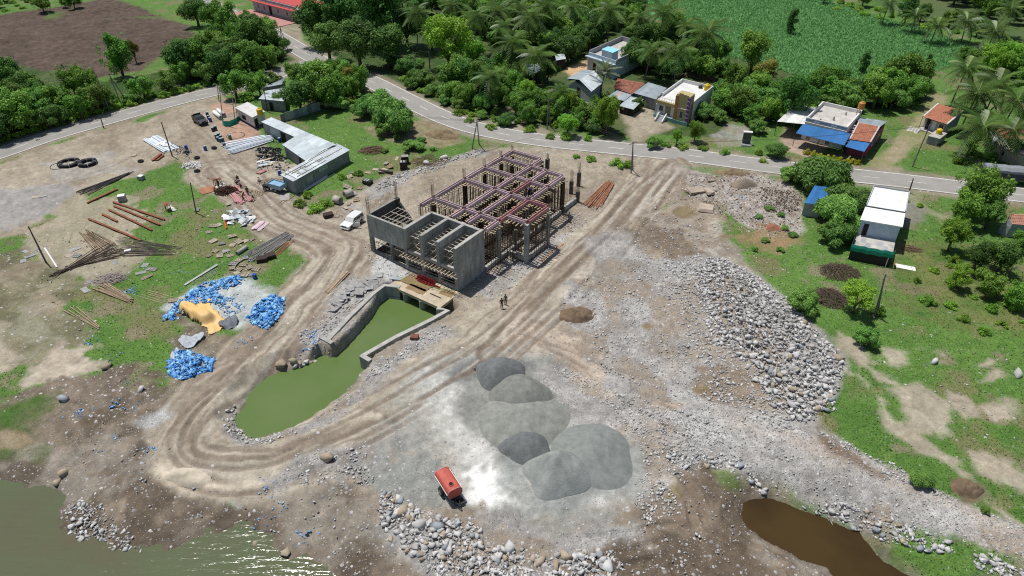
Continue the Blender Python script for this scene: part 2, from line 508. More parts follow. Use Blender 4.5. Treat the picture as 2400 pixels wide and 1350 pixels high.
crop_px = [(1480, -120), (1500, 0), (1560, 60), (1690, 130), (1840, 170), (1900, 190), (2060, 180), (2200, 170), (2330, 130), (2200, 80), (2060, 40), (1960, 10), (1880, -60)]
region(crop_px, (0.095, 0.225, 0.075), grass=1)
region([(1900, -90), (2080, 20), (2250, 70), (2420, 130), (2700, 130), (2500, -90)], mixcol((0.05, 0.11, 0.03), (0.10, 0.12, 0.05), W3 + W2), grass=1)
region([(1130, 300), (1200, 250), (1300, 310), (1250, 318)], DIRT, rag=2, amt=0.7)
region([(1440, 270), (1520, 230), (1560, 300), (1510, 330), (1470, 335)], DIRT, rag=1.5, amt=0.9)
region([(1320, 165), (1370, 140), (1400, 175), (1350, 190)], (0.50, 0.34, 0.19), rag=0.8)
region([(1660, 320), (1700, 290), (1760, 300), (1760, 345), (1690, 345)], GRAV, rag=2, stone=0.6, amt=0.7)
region([(1830, 330), (1850, 300), (1960, 330), (1900, 372), (1836, 352)], (0.33, 0.25, 0.19), rag=0.8)
band([(2200, 225), (2170, 290), (2110, 340), (2060, 400)], 2.2, mixcol((0.16, 0.19, 0.06), (0.30, 0.25, 0.17), W1 * 2 + 0.5), rag=1.6, grass=0.5)
region([(2040, 395), (2120, 388), (2140, 408), (2060, 404)], DIRT, rag=0.8, amt=0.8)
band([(2140, 455), (2160, 480), (2260, 520)], 1.2, DIRT, rag=1.5, amt=0.6, grass=0.4)
region([(2115, 470), (2165, 480), (2170, 520), (2120, 525)], (0.20, 0.19, 0.17), rag=1, amt=0.8)
region([(590, 40), (700, 45), (720, 110), (640, 80)], DIRT, rag=1.2, amt=0.8, grass=0.2)
for ln in (road_main, road_side):
 d, s, o = sd_line(GX, GY, ln, 16)
 e = d - 4.1 + 2.2 * W1 + 0.8 * W2
 base_paint(0.85 * sstep(1.1, -0.6, e), DIRT * 0.92, 0.1, 0.2, 0)
# worked ground of the building site
region([(700, 760), (860, 640), (1150, 600), (1450, 520), (1700, 560), (1800, 700), (1950, 860), (1900, 1010), (2100, 1110), (1760, 1130), (1740, 1280), (1900, 1360), (1500, 1500), (800, 1400), (500, 1150), (360, 1080), (430, 930)], mixcol(DIRT, GRAV, W1 * 2 + 0.5), rag=2, stone=0.5)
D1 = [(-300, 470), (0, 384), (120, 345), (240, 308), (400, 262), (512, 226), (560, 255), (610, 320), (690, 400), (660, 440), (640, 480), (596, 486), (560, 440), (500, 425), (470, 400),
 (415, 372), (330, 400), (270, 425), (200, 470), (110, 500), (30, 560), (-300, 650)]
region(D1, DIRT, rag=2.2, stone=0.15)
region([(-300, 560), (0, 440), (130, 420), (200, 440), (120, 500), (0, 545), (-300, 640)], (0.27, 0.265, 0.26), rag=3, amt=0.75)
region([(100, 375), (250, 365), (300, 400), (160, 420)], (0.34, 0.325, 0.30), rag=2.5, amt=0.6)
region([(515, 285), (590, 275), (610, 310), (560, 345), (520, 330)], (0.36, 0.235, 0.17), rag=0.8)
region([(490, 250), (530, 245), (560, 262), (520, 275)], (0.40, 0.25, 0.18), rag=0.8, amt=0.8)
region([(540, 395), (700, 380), (660, 455), (590, 470)], DIRT2, rag=1.5, amt=0.8)
region([(740, 500), (800, 470), (880, 430), (960, 395), (1060, 368), (1140, 345), (1210, 338), (1400, 356), (1530, 376), (1600, 385), (1560, 430), (1400, 600), (1280, 720), (1100, 800), (1060, 760),
  (940, 690), (860, 660), (760, 620), (700, 545)], DIRT, rag=1.6, stone=0.35)
region([(1120, 690), (1160, 620), (1290, 560), (1350, 500), (1380, 440), (1440, 470), (1380, 560), (1250, 680), (1150, 720)], GRAV, rag=2, stone=0.7, amt=0.85)
region([(860, 570), (880, 560), (960, 640), (940, 670), (880, 640)], (0.45, 0.46, 0.45), rag=1.2, stone=0.6)
region([(860, 440), (960, 400), (1120, 350), (1150, 355), (1000, 400), (880, 470)], GRAV, rag=1.5, stone=0.9, amt=0.9)
region([(760, 505), (850, 470), (860, 500), (780, 525)], GRAV, rag=1.2, stone=0.8, amt=0.9)
region([(30, 560), (110, 505), (200, 470), (330, 470), (360, 600), (230, 690), (120, 640)], mixcol((0.31, 0.26, 0.2), (0.40, 0.33, 0.26), W1 * 2 + 0.5), rag=4, amt=0.8, stone=0.2)
region([(0, 600), (130, 640), (200, 720), (190, 820), (60, 850), (-200, 900), (-200, 560)], MUD * 1.25, rag=4, amt=0.75, stone=0.3)
region([(60, 850), (150, 790), (225, 800), (230, 850), (150, 880), (60, 890)], ROCK, rag=2, soft=0.4)
region([(-100, 790), (30, 780), (40, 850), (-100, 900)], ROCK, rag=2, soft=0.4, amt=0.7)
region([(380, 740), (540, 780), (640, 740), (600, 860), (460, 960), (370, 900)], MUD * 1.2, rag=2.5, amt=0.95, stone=0.3)
region([(395, 720), (470, 660), (560, 640), (640, 690), (590, 760), (480, 770)], (0.40, 0.42, 0.40), rag=1.5, stone=0.2)
region([(-140, 37), (25, 35), (70, 28), (90, -20), (-140, -20)], MUD, rag=3, soft=2, stone=0.3, px=False)
region([(-400, 960), (0, 930), (130, 860), (330, 870), (420, 920), (400, 1040), (350, 1100), (560, 1150), (770, 1080), (880, 1120), (950, 1250), (1080, 1330), (1500, 1330), (1560, 1400), (1200, 1700), (-400, 1700)],
 MUD, rag=3, stone=0.4, wet=0.12)
region([(-100, 970), (40, 930), (130, 900), (110, 1000), (60, 1090), (-100, 1110)], mixcol(GRASS * 0.7, MUD, W1 * 2 + 0.55), rag=3, grass=0.7)
TR = [(505, 395), (585, 455), (660, 515), (760, 555), (800, 590), (775, 640), (715, 720), (630, 820), (540, 920), (480, 980), (460, 1030), (500, 1068), (600, 1072), (740, 1035), (880, 970), (1010, 895), (1130, 820), (1230, 735), (1330, 640), (1430, 545), (1500, 470), (1545, 420), (1560, 385)]
band(TR, 5.2, DIRT2, rag=1.2, ruts=(0.235, 0.19, 0.145), stone=0.1)
band([(1562, 382), (1500, 462), (1420, 560), (1320, 655), (1240, 730)], 1.0, (0.20, 0.158, 0.12), rag=0.7, amt=0.75)
band([(1590, 390), (1520, 480), (1440, 580), (1340, 680), (1250, 760)], 0.45, (0.50, 0.465, 0.41), rag=0.6, amt=0.7)
band([(560, 880), (470, 960), (420, 1030), (440, 1080), (560, 1095), (700, 1065), (850, 1000)], 3.0, DIRT2, rag=0.8, ruts=(0.235, 0.195, 0.15))
region([(350, 1105), (390, 1095), (450, 1120), (560, 1130), (640, 1095), (700, 1080), (560, 1150), (420, 1160), (370, 1140)], (0.50, 0.435, 0.34), rag=0.8)
band([(1230, 790), (1380, 850), (1500, 930), (1620, 1000), (1760, 1030)], 3.2, mixcol((0.36, 0.29, 0.22), (0.45, 0.385, 0.31), W1 + 0.5), rag=1.8, ruts=(0.30, 0.235, 0.175), stone=0.35)
band([(1270, 1300), (1450, 1280), (1600, 1250), (1640, 1330), (1800, 1420)], 4.0, MUD, rag=1.5, ruts=(0.19, 0.15, 0.11), stone=0.3)
region([(960, 930), (1060, 850), (1180, 790), (1270, 840), (1330, 960), (1480, 1020), (1480, 1130), (1290, 1200), (1080, 1190), (1000, 1090), (900, 1020)], DUST, rag=5, soft=2.5, stone=0.1, amt=0.9)
region([(870, 1100), (940, 1040), (1030, 1090), (1060, 1180), (960, 1170)], (0.23, 0.235, 0.215), rag=3, stone=0.45)
region([(1040, 900), (1110, 920), (1130, 1040), (1220, 1100), (1200, 1200), (1100, 1180), (1060, 1080)], (0.53, 0.52, 0.48), rag=4, soft=2.2, amt=0.8)
region([(1110, 1140), (1190, 1100), (1260, 1150), (1290, 1220), (1200, 1230), (1120, 1200)], mixcol((0.52, 0.52, 0.49), (0.80, 0.79, 0.76), W1 * 3.5 + W2 * 2 + 0.6), rag=4, soft=0.6)
region([(1130, 1230), (1290, 1225), (1400, 1160), (1480, 1200), (1350, 1260), (1180, 1290), (1120, 1260)], (0.27, 0.265, 0.24), rag=2, amt=0.85, stone=0.3)
region([(1110, 880), (1160, 820), (1250, 840), (1330, 930), (1400, 990), (1490, 1040), (1500, 1110), (1400, 1170), (1280, 1200), (1180, 1110), (1120, 1000)], mixcol((0.215, 0.22, 0.20), (0.31, 0.315, 0.285), W1 * 2 + 0.5), rag=4, soft=2.0, amt=0.85)
for hc, hr, hcol in [((1172, 878), 3.8, (0.155, 0.16, 0.155)), ((1222, 926), 4.6, (0.22, 0.222, 0.20)), ((1226, 990), 5.8, (0.22, 0.222, 0.20)), ((1232, 1046), 3.6, (0.165, 0.17, 0.165)), ((1308, 1108), 4.4, (0.235, 0.245, 0.23)), ((1384, 1066), 5.2, (0.235, 0.245, 0.23))]:
 q_ = gxy([hc])[0]; region([(q_[0] + hr * math.cos(t), q_[1] + hr * 0.9 * math.sin(t)) for t in np.linspace(0, 6, 14)], mixcol(np.array(hcol) * 0.95, np.array(hcol) * 1.15, W1 * 2 + 0.5), soft=1.1, rag=2.2, px=False, amt=0.92)
RUT_Z = np.zeros(GX.shape)
def rut(pts, offs, half, depth, col, amt=0.8):
 line = spline(gxy(pts), 1.5); d, s, o = sd_line(GX, GY, line, 9)
 for k, of in enumerate(offs):
  e = np.abs(o - of - 0.9 * (vnoise(s * 0.05 + 7.0 * k, s * 0 + 2.0, 130 + k) - 0.5) * 2)
  w = sstep(half * 1.5, half * 0.4, e) * sstep(0.25, 0.5, vnoise(s * 0.16 + 11.0 * k, s * 0 + 5.0, 140 + k)) * (d < 8.5)
  base_paint(w * amt, col, 0, 0.05, 0); RUT_Z[:] -= depth * w
  r_ = sstep(half * 2.6, half * 1.6, e) * (1 - w) * (d < 8.5); RUT_Z[:] += depth * 0.5 * r_
DK, LT = (0.175, 0.138, 0.105), (0.40, 0.365, 0.31)
rut(TR, (-2.6, -1.0, 0.7, 2.3), 0.32, 0.10, DK, 0.7); rut(TR, (-1.8, 1.6, 3.1), 0.22, 0.04, LT, 0.6)
rut([(1575, 384), (1510, 465), (1430, 565), (1330, 665), (1245, 745), (1150, 830)], (-2.2, -0.6, 1.2, 2.9), 0.36, 0.16, DK, 0.85); rut([(1575, 384), (1510, 465), (1430, 565), (1330, 665), (1245, 745), (1150, 830)], (-1.4, 0.3, 2.0), 0.26, 0.03, LT, 0.7)
rut([(560, 880), (470, 960), (425, 1030), (440, 1085), (560, 1100), (700, 1070), (850, 1000), (1000, 920), (1150, 840)], (-1.6, 0.0, 1.5), 0.3, 0.10, DK, 0.7)
rut([(1230, 790), (1380, 850), (1500, 930), (1620, 1000), (1760, 1030)], (-1.2, 0.6), 0.3, 0.10, DK, 0.6)
rut([(1270, 1300), (1450, 1285), (1590, 1255), (1650, 1330), (1800, 1430)], (-2.0, -0.4, 1.3), 0.4, 0.2, (0.12, 0.092, 0.066), 0.85)
rut([(1580, 1120), (1620, 1170), (1640, 1240), (1720, 1300), (1830, 1350)], (-0.9, 0.9), 0.4, 0.2, (0.12, 0.092, 0.066), 0.85)
rut([(420, 285), (480, 330), (560, 420), (620, 480)], (-1.5, 0.2, 1.8), 0.3, 0.06, DK, 0.5); rut([(100, 440), (250, 400), (400, 330), (500, 250)], (-1.0, 1.0), 0.3, 0.05, DK, 0.4)
region([(1300, 700), (1400, 640), (1480, 590), (1560, 590), (1640, 600), (1720, 680), (1760, 800), (1840, 950), (1700, 960), (1560, 940), (1430, 870), (1330, 800)], GRAV, rag=3, stone=0.8)
region([(1290, 860), (1420, 900), (1580, 950), (1720, 1010), (1700, 1080), (1500, 1100), (1480, 1020), (1340, 960)], GRAV * 1.05, rag=3, stone=0.95)
region([(1480, 500), (1580, 470), (1680, 440), (1700, 520), (1660, 610), (1500, 600), (1450, 560)], MUD * 1.45, rag=2, stone=0.6)
region([(1380, 560), (1480, 520), (1560, 600), (1420, 660)], GRAV * 0.9, rag=2, stone=0.7, amt=0.8)
region(bank_px, GRAV * 1.05, rag=1.2, stone=1.0)
region(cause_px, GRAV * 1.05, rag=1.4, stone=1.0)
band([(1700, 980), (2000, 1085), (2300, 1220), (2600, 1350)], 1.2, mixcol((0.36, 0.30, 0.24), (0.44, 0.40, 0.36), W1 + 0.5), rag=1.6, amt=0.7, stone=0.7)
region([(1640, 840), (1740, 880), (1770, 930), (1700, 960), (1640, 920)], (0.21, 0.16, 0.11), rag=2.2, amt=0.85, stone=0.5)
region([(1310, 715), (1370, 712), (1400, 740), (1370, 765), (1310, 755)], (0.23, 0.17, 0.12), rag=1.2, stone=0.3)
region([(1480, 1170), (1600, 1080), (1720, 1090), (1740, 1180), (1760, 1270), (1900, 1340), (2000, 1480), (1500, 1480), (1400, 1290)], MUD, rag=2.5, stone=0.4, wet=0.1)
region([(1560, 1130), (1620, 1110), (1690, 1180), (1700, 1260), (1620, 1240)], (0.17, 0.13, 0.095), rag=2, amt=0.8, wet=0.2)
region([(870, 1110), (930, 1170), (1060, 1190), (1130, 1240), (1300, 1260), (1480, 1200), (1500, 1270), (1300, 1350), (1100, 1350), (950, 1270), (880, 1190)], GRAV * 0.92, rag=2.2, stone=0.8)
region([(700, 790), (760, 700), (800, 650), (900, 650), (905, 690), (780, 790), (730, 840)], GRAV, rag=1.2, stone=0.8)
region([(860, 880), (880, 850), (1040, 760), (1060, 780), (940, 850), (890, 910)], GRAV * 1.05, rag=1.0, stone=0.8)
region([(530, 940), (560, 920), (575, 1010), (640, 1020), (690, 1005), (640, 1030), (560, 1040), (520, 1000)], GRAV * 0.8, rag=1.0, stone=0.9)
region([(800, 985), (850, 935), (880, 900), (862, 890), (760, 970), (700, 1000), (720, 1010)], GRAV, rag=0.8, stone=0.8)
region([(280, 985), (370, 950), (390, 975), (320, 1010)], (0.36, 0.36, 0.35), rag=1.2, stone=0.7)
region([(640, 1090), (760, 1050), (860, 1030), (880, 1090), (800, 1090), (700, 1130)], GRAV * 0.85, rag=2, stone=0.7, amt=0.85)
region([(1590, 395), (1760, 395), (1880, 440), (1880, 540), (1800, 560), (1690, 500), (1600, 440)], mixcol((0.25, 0.2, 0.15), (0.40, 0.36, 0.32), W2 * 2.5 + 0.5), rag=2.2, stone=0.9, grass=0.1)
region([(1600, 395), (1700, 392), (1760, 402), (1690, 410)], GRASS, rag=1.5, grass=1, amt=0.8)
region([(1690, 400), (1760, 402), (1750, 412), (1690, 412)], (0.25, 0.18, 0.12), rag=0.8, amt=0.9)
region([(1710, 560), (1800, 520), (1890, 560), (1820, 600)], mixcol((0.16, 0.15, 0.06), (0.32, 0.19, 0.12), W1 * 2 + 0.4), rag=3, grass=0.4, amt=0.85)
region([(830, 300), (1000, 280), (1110, 330), (1040, 345), (960, 330)], mixcol((0.19, 0.15, 0.09), (0.30, 0.23, 0.16), W2 * 2 + 0.5), rag=2, grass=0.3, amt=0.8)
region([(2120, 560), (2400, 600), (2500, 760), (2200, 760), (2050, 690)], mixcol(GRASS * 0.8, (0.16, 0.16, 0.06), W1 * 2 + 0.5), rag=4, grass=1, amt=0.9)
for r_ in [[(1945, 770), (1980, 785), (2030, 830), (2050, 850), (2010, 850), (1960, 800)], [(2040, 800), (2130, 805), (2140, 850), (2080, 850)], [(2010, 850), (2080, 880), (2120, 920), (2060, 900)],
  [(1960, 870), (2000, 860), (2060, 930), (2160, 1010), (2230, 1060), (2250, 1100), (2190, 1060), (2080, 980)], [(2080, 920), (2150, 905), (2240, 960), (2230, 1010), (2160, 990)],
  [(2245, 930), (2290, 945), (2300, 985), (2255, 990)], [(2325, 970), (2420, 960), (2440, 1010), (2360, 1010)], [(2240, 1030), (2290, 1035), (2400, 1090), (2500, 1150), (2480, 1170), (2380, 1120), (2290, 1080)],
  [(2240, 1090), (2300, 1150), (2400, 1210), (2410, 1225), (2330, 1180), (2250, 1110)], [(2175, 815), (2200, 810), (2195, 850), (2180, 850)], [(2290, 830), (2320, 840), (2315, 850), (2290, 850)], [(2340, 870), (2370, 890), (2330, 905)]]:
 region(r_, ROCK, soft=0.7, rag=2.0, amt=0.9)
region([(2230, 1120), (2290, 1120), (2300, 1165), (2250, 1170)], (0.15, 0.105, 0.075), rag=1.0)
region([(1880, 1010), (1960, 1050), (2040, 1090), (2090, 1130), (2060, 1130), (1960, 1080)], (0.16, 0.12, 0.085), rag=1.0, stone=0.4)
region([(1690, 1110), (1760, 1130), (1850, 1150), (1960, 1200), (2080, 1270), (2240, 1400), (1900, 1460), (1730, 1260)], MUD * 1.1, rag=1.5, stone=0.4)
region([(1820, 1165), (1900, 1180), (2010, 1230), (2060, 1290), (2000, 1240), (1900, 1190)], GRASS * 1.1, rag=0.7, grass=1, amt=0.85)
region([(1705, 1105), (1760, 1120), (1755, 1150), (1720, 1140)], GRASS, rag=1.2, grass=1, amt=0.6)
region([(2060, 1280), (2140, 1300), (2230, 1340), (2200, 1420), (2120, 1340)], mixcol(GRASS, MUD, W1 * 2 + 0.5), rag=1.5, grass=0.6)
for c_, rx_, ry_ in [((1602, 497), 34, 14), ((1704, 554), 18, 6), ((1516, 762), 16, 10), ((1650, 912), 22, 12), ((1575, 1152), 18, 20), ((20, 1020), 60, 20)]:
 region([(c_[0] + rx_ * math.cos(t), c_[1] + ry_ * math.sin(t)) for t in np.linspace(0, 6.0, 12)], (0.20, 0.155, 0.085), soft=0.4, rag=0.5, wet=0.8)
for poly, wz, reach in ((river, WATER_Z, 3.0), (channel, WATER_Z, 0.5), (pond, POND_Z, 0.8)):
 d = sd_poly(GX, GY, poly, 8)
 w = sstep(reach, 0.0, d + W1 * 1.5) * 0.55
 base_paint(w, ALB * 0.55, 0.1, 0.2, 0.35)
GZ = GZ + RUT_Z
_mud = sstep(0.05, 0.4, MSK[..., 1]) * sstep(0.34, 0.24, ALB[..., 0])
GZ = GZ + _mud * (fbm(GX, GY, 0.8, 4, 95) - 0.5) * 0.5 * sstep(2.5, 4.5, np.minimum(sd_line(GX, GY, road_main, 9)[0], sd_line(GX, GY, road_side, 9)[0]))
GZ = GZ + (MSK[..., 0] * (W4 - 0.5) * 0.10 + MSK[..., 1] * (W4 - 0.5) * 0.16)
dpl = sd_poly(GX, GY, gxy(plough_px), 10)
GZ = GZ + sstep(0.5, -1.5, dpl) * (fbm(GX, GY, 0.9, 3, 71) - 0.5) * 0.55
_bare = np.clip(1 - MSK[..., 0] * 1.6, 0, 1)
_mot = fbm(GX, GY, 0.75, 4, 91); _clod = fbm(GX, GY, 1.9, 3, 93)
ALB *= (1 + _bare * ((_mot - 0.5) * 0.5 + (_clod - 0.5) * 0.45))[..., None]
ALB = np.clip(ALB, 0.012, 0.85)
def ground_material():
 m, nt, b = new_mat("ground_mix")
 N, Lk = nt.nodes, nt.links
 def node(t, **kw):
  n = N.new(t)
  for k_, v_ in kw.items(): setattr(n, k_, v_)
  return n
 def mth(op, a, c=None):
  n = node("ShaderNodeMath", operation=op)
  for i, q in enumerate((a, c)):
   if q is None: continue
   if isinstance(q, (int, float)): n.inputs[i].default_value = q
   else: Lk.new(q, n.inputs[i])
  return n.outputs[0]
 geo = node("ShaderNodeNewGeometry")
 pos = geo.outputs["Position"]
 alb = node("ShaderNodeAttribute", attribute_name="albedo")
 msk = node("ShaderNodeAttribute", attribute_name="mask")
 sx = node("ShaderNodeSeparateColor"); Lk.new(msk.outputs["Color"], sx.inputs[0])
 g, s, w = sx.outputs
 def noise(scale, detail=4, rough=0.6):
  n = node("ShaderNodeTexNoise"); n.inputs["Scale"].default_value = scale; n.inputs["Detail"].default_value = detail; n.inputs["Roughness"].default_value = rough
  Lk.new(pos, n.inputs["Vector"]); return n.outputs["Fac"]
 nA, nB = noise(1.7, 5), noise(6.5, 4, 0.7)
 v = mth('ADD', mth('MULTIPLY', nA, 0.8), mth('MULTIPLY', nB, 1.0))
 v = mth('ADD', v, 0.13)
 gv = mth('ADD', mth('MULTIPLY', mth('SUBTRACT', nB, 0.5), mth('MULTIPLY', g, 1.6)), v)
 mul = node("ShaderNodeMix", data_type='RGBA', blend_type='MULTIPLY'); mul.inputs["Factor"].default_value = 1
 cmb = node("ShaderNodeCombineColor")
 for i in range(3): Lk.new(gv, cmb.inputs[i])
 Lk.new(alb.outputs["Color"], mul.inputs["A"]); Lk.new(cmb.outputs[0], mul.inputs["B"])
 col = mul.outputs["Result"]
 hgt = mth('MULTIPLY', nB, 0.05)
 for sc, seed_off in ((2.3, 0.0), (4.6, 13.0), (8.5, 29.0)):
  vo = node("ShaderNodeTexVoronoi"); vo.inputs["Scale"].default_value = sc
  mp = node("ShaderNodeMapping"); mp.inputs["Location"].default_value = (seed_off, seed_off * 2, 0); Lk.new(pos, mp.inputs[0]); Lk.new(mp.outputs[0], vo.inputs["Vector"])
  sc_ = node("ShaderNodeSeparateColor"); Lk.new(vo.outputs["Color"], sc_.inputs[0])
  has = mth('LESS_THAN', sc_.outputs[0], mth('MULTIPLY', s, 0.5))
  core = mth('LESS_THAN', vo.outputs["Distance"], mth('ADD', mth('MULTIPLY', sc_.outputs[1], 0.25), 0.22))
  f = mth('MULTIPLY', has, core)
  rp = node("ShaderNodeValToRGB")
  rp.color_ramp.elements[0].color = (0.22, 0.205, 0.19, 1); rp.color_ramp.elements[1].color = (0.50, 0.49, 0.475, 1)
  Lk.new(sc_.outputs[2], rp.inputs[0])
  mx = node("ShaderNodeMix", data_type='RGBA'); Lk.new(f, mx.inputs["Factor"]); Lk.new(col, mx.inputs["A"]); Lk.new(rp.outputs[0], mx.inputs["B"])
  col = mx.outputs["Result"]
  hgt = mth('ADD', hgt, mth('MULTIPLY', f, mth('SUBTRACT', 0.16, mth('MULTIPLY', vo.outputs["Distance"], 0.25))))
 Lk.new(col, b.inputs["Base Color"])
 rg = mth('SUBTRACT', 0.92, mth('MULTIPLY', w, 0.75))
 Lk.new(rg, b.inputs["Roughness"])
 b.inputs["Specular IOR Level"].default_value = 0.2
 bp = node("ShaderNodeBump"); bp.inputs["Strength"].default_value = 0.8; bp.inputs["Distance"].default_value = 1.0
 hh = mth('ADD', hgt, mth('MULTIPLY', mth('MULTIPLY', nA, 0.12), mth('ADD', g, 0.5)))
 Lk.new(hh, bp.inputs["Height"]); Lk.new(bp.outputs[0], b.inputs["Normal"])
 return m
ny, nx = GX.shape
gv_ = np.stack([GX, GY, GZ], -1).reshape(-1, 3)
ii = (np.arange(ny - 1)[:, None] * nx + np.arange(nx - 1)[None, :]).ravel()
gf_ = np.stack([ii, ii + 1, ii + nx + 1, ii + nx], 1)
ground = link("ground", np_mesh("ground", gv_, gf_, ground_material(), {"albedo": ALB.reshape(-1, 3), "mask": MSK.reshape(-1, 3)}, smooth=True))
tag(ground, kind="structure")
# water
def water_mat(name, col, rough, bdist, bscale, stretch, deep=None):
 m, nt, b = new_mat(name)
 N, Lk = nt.nodes, nt.links
 tc = N.new("ShaderNodeNewGeometry")
 mp = N.new("ShaderNodeMapping"); mp.inputs["Scale"].default_value = stretch; mp.inputs["Rotation"].default_value = (0, 0, R(25))
 Lk.new(tc.outputs["Position"], mp.inputs[0])
 n = N.new("ShaderNodeTexNoise"); n.inputs["Scale"].default_value = bscale; n.inputs["Detail"].default_value = 3; n.inputs["Distortion"].default_value = 0.4
 Lk.new(mp.outputs[0], n.inputs["Vector"])
 bp = N.new("ShaderNodeBump"); bp.inputs["Strength"].default_value = 1; bp.inputs["Distance"].default_value = bdist
 Lk.new(n.outputs["Fac"], bp.inputs["Height"]); Lk.new(bp.outputs[0], b.inputs["Normal"])
 n2 = N.new("ShaderNodeTexNoise"); n2.inputs["Scale"].default_value = 0.12; n2.inputs["Detail"].default_value = 3
 Lk.new(tc.outputs["Position"], n2.inputs["Vector"])
 rp = N.new("ShaderNodeValToRGB"); rp.color_ramp.elements[0].position = 0.35; rp.color_ramp.elements[1].position = 0.65
 rp.color_ramp.elements[0].color = (*col, 1); rp.color_ramp.elements[1].color = (*(deep or [c * 1.15 for c in col]), 1)
 Lk.new(n2.outputs["Fac"], rp.inputs[0]); Lk.new(rp.outputs[0], b.inputs["Base Color"])
 b.inputs["Roughness"].default_value = rough
 b.inputs["IOR"].default_value = 1.33
 b.inputs["Specular IOR Level"].default_value = 0.5
 return m
def water_sheet(name, poly, z, m, grow=1.5):
 c = poly.mean(0)
 mb = MB()
 nrm = []
 n = len(poly)
 ar = 0.5 * np.sum(poly[:, 0] * np.roll(poly[:, 1], -1) - np.roll(poly[:, 0], -1) * poly[:, 1])
 sg = 1 if ar > 0 else -1
 for i in range(n):
  t = poly[(i + 1) % n] - poly[i - 1]
  t = t / (np.hypot(*t) + 1e-9)
  nrm.append(poly[i] + sg * np.array([t[1], -t[0]]) * grow)
 mb.add([(p[0], p[1], z) for p in nrm], [tuple(range(n)) if sg > 0 else tuple(range(n - 1, -1, -1))])
 me = mb.mesh(name, m)
 o = link(name, me)
 return tag(o, kind="structure")
water_sheet("river_water", river, WATER_Z, water_mat("river", (0.098, 0.120, 0.062), 0.13, 0.12, 0.8, (0.5, 2.8, 1), (0.108, 0.098, 0.060)), 3.0)
water_sheet("channel_water", channel, WATER_Z + 0.004, water_mat("channel_green", (0.122, 0.172, 0.060), 0.10, 0.012, 1.2, (1, 1.6, 1), (0.100, 0.156, 0.044)), 0.8)
water_sheet("pond_water", pond, POND_Z, water_mat("pond_brown", (0.026, 0.016, 0.006), 0.06, 0.006, 1.2, (1, 1.6, 1), (0.060, 0.037, 0.012)), 1.2)
# roads
M_asph = mat("asphalt", (0.275, 0.262, 0.240), 0.85, 0.10, 0.35, streak=(1, 1, 1), bump=0.01, bscale=14)
M_paint = mat("road_paint", (0.62, 0.62, 0.58), 0.7, 0.30, 1.5)
def strip(line, off0, off1, z, name, m, parent=None, kind=None, s0=None, s1=None):
 seg = np.hypot(*np.diff(line, axis=0).T); S = np.concatenate([[0], np.cumsum(seg)])
 if s0 is not None:
  ss = np.linspace(s0, s1, max(2, int((s1 - s0) / 1.5) + 1))
  ln = np.stack([np.interp(ss, S, line[:, 0]), np.interp(ss, S, line[:, 1])], 1)
 else: ln = line
 t = np.gradient(ln, axis=0); t /= np.hypot(t[:, 0], t[:, 1])[:, None]
 nr = np.stack([-t[:, 1], t[:, 0]], 1)
 a = ln + nr * off0; b = ln + nr * off1
 n = len(ln)
 v = np.concatenate([np.c_[a, np.full(n, z)], np.c_[b, np.full(n, z)]])
 i = np.arange(n - 1)
 f = np.stack([i, i + n, i + n + 1, i + 1], 1)[:, ::(1 if off0 > off1 else -1)]
 o = link(name, np_mesh(name, v, f, m), parent)
 if kind: tag(o, kind=kind)
 return o
RW = 3.05
for nm, ln, zz, skip in (("main_road", road_main, 0.055, None), ("side_road", road_side, 0.047, 0)):
 r_ = strip(ln, RW, -RW, zz, nm, M_asph, kind="structure")
 Ltot = float(np.hypot(*np.diff(ln, axis=0).T).sum())
 e0, e1 = (0, Ltot) if nm == "main_road" else (0, Ltot - 12)
 for sgn in (1, -1):
  a0, b0 = (sgn * (RW - 0.22), sgn * (RW - 0.40))
  if a0 < b0: a0, b0 = b0, a0
  strip(ln, a0, b0, zz + 0.005, "edge_line", M_paint, r_, s0=e0, s1=e1)
 s = 3.0
 while s < e1 - 4:
  strip(ln, 0.07, -0.07, zz + 0.005, "lane_dash", M_paint, r_, s0=s, s1=s + 3.0)
  s += 7.6
# CONCRETE FRAME BUILDING
M_conc = mat("concrete_raw", (0.185, 0.195, 0.18), 0.92, 0.32, 1.1, streak=(1.3, 1.3, 0.35), bump=0.012, bscale=5, col2=(0.40, 0.405, 0.375))
M_conc_l = mat("concrete_pale", (0.36, 0.35, 0.32), 0.9, 0.2, 1.2, bump=0.01)
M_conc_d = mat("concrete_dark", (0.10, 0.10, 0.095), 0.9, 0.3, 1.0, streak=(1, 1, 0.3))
M_form = mat("form_steel_pink", (0.60, 0.46, 0.49), 0.65, 0.22, 1.4, metal=0.1)
M_form_red = mat("form_steel_red", (0.46, 0.22, 0.22), 0.65, 0.25, 1.4)
M_colform = mat("column_shutter", (0.045, 0.030, 0.024), 0.8, 0.35, 2.0)
M_wood = mat("timber", (0.32, 0.245, 0.165), 0.9, 0.35, 3)
M_wood_l = mat("timber_pale", (0.46, 0.37, 0.25), 0.9, 0.25, 3)
M_prop = mat("prop_steel", (0.11, 0.075, 0.05), 0.7, 0.3, 3, metal=0.3)
M_rebar = mat("rebar_rust", (0.17, 0.105, 0.06), 0.9, 0.3, 4)
M_rod = mat("scaffold_rod", (0.50, 0.45, 0.37), 0.7, 0.25, 3)
M_dark = mat("black_and_shade", (0.02, 0.02, 0.02), 0.9, 0.2, 2)  # near black; also painted as the shade in openings and bays
pump = thing("unfinished_building", "unfinished concrete frame building with pink formwork beams and bare walled bays", "building", (-7.33, 75.51, 0), R(-35))
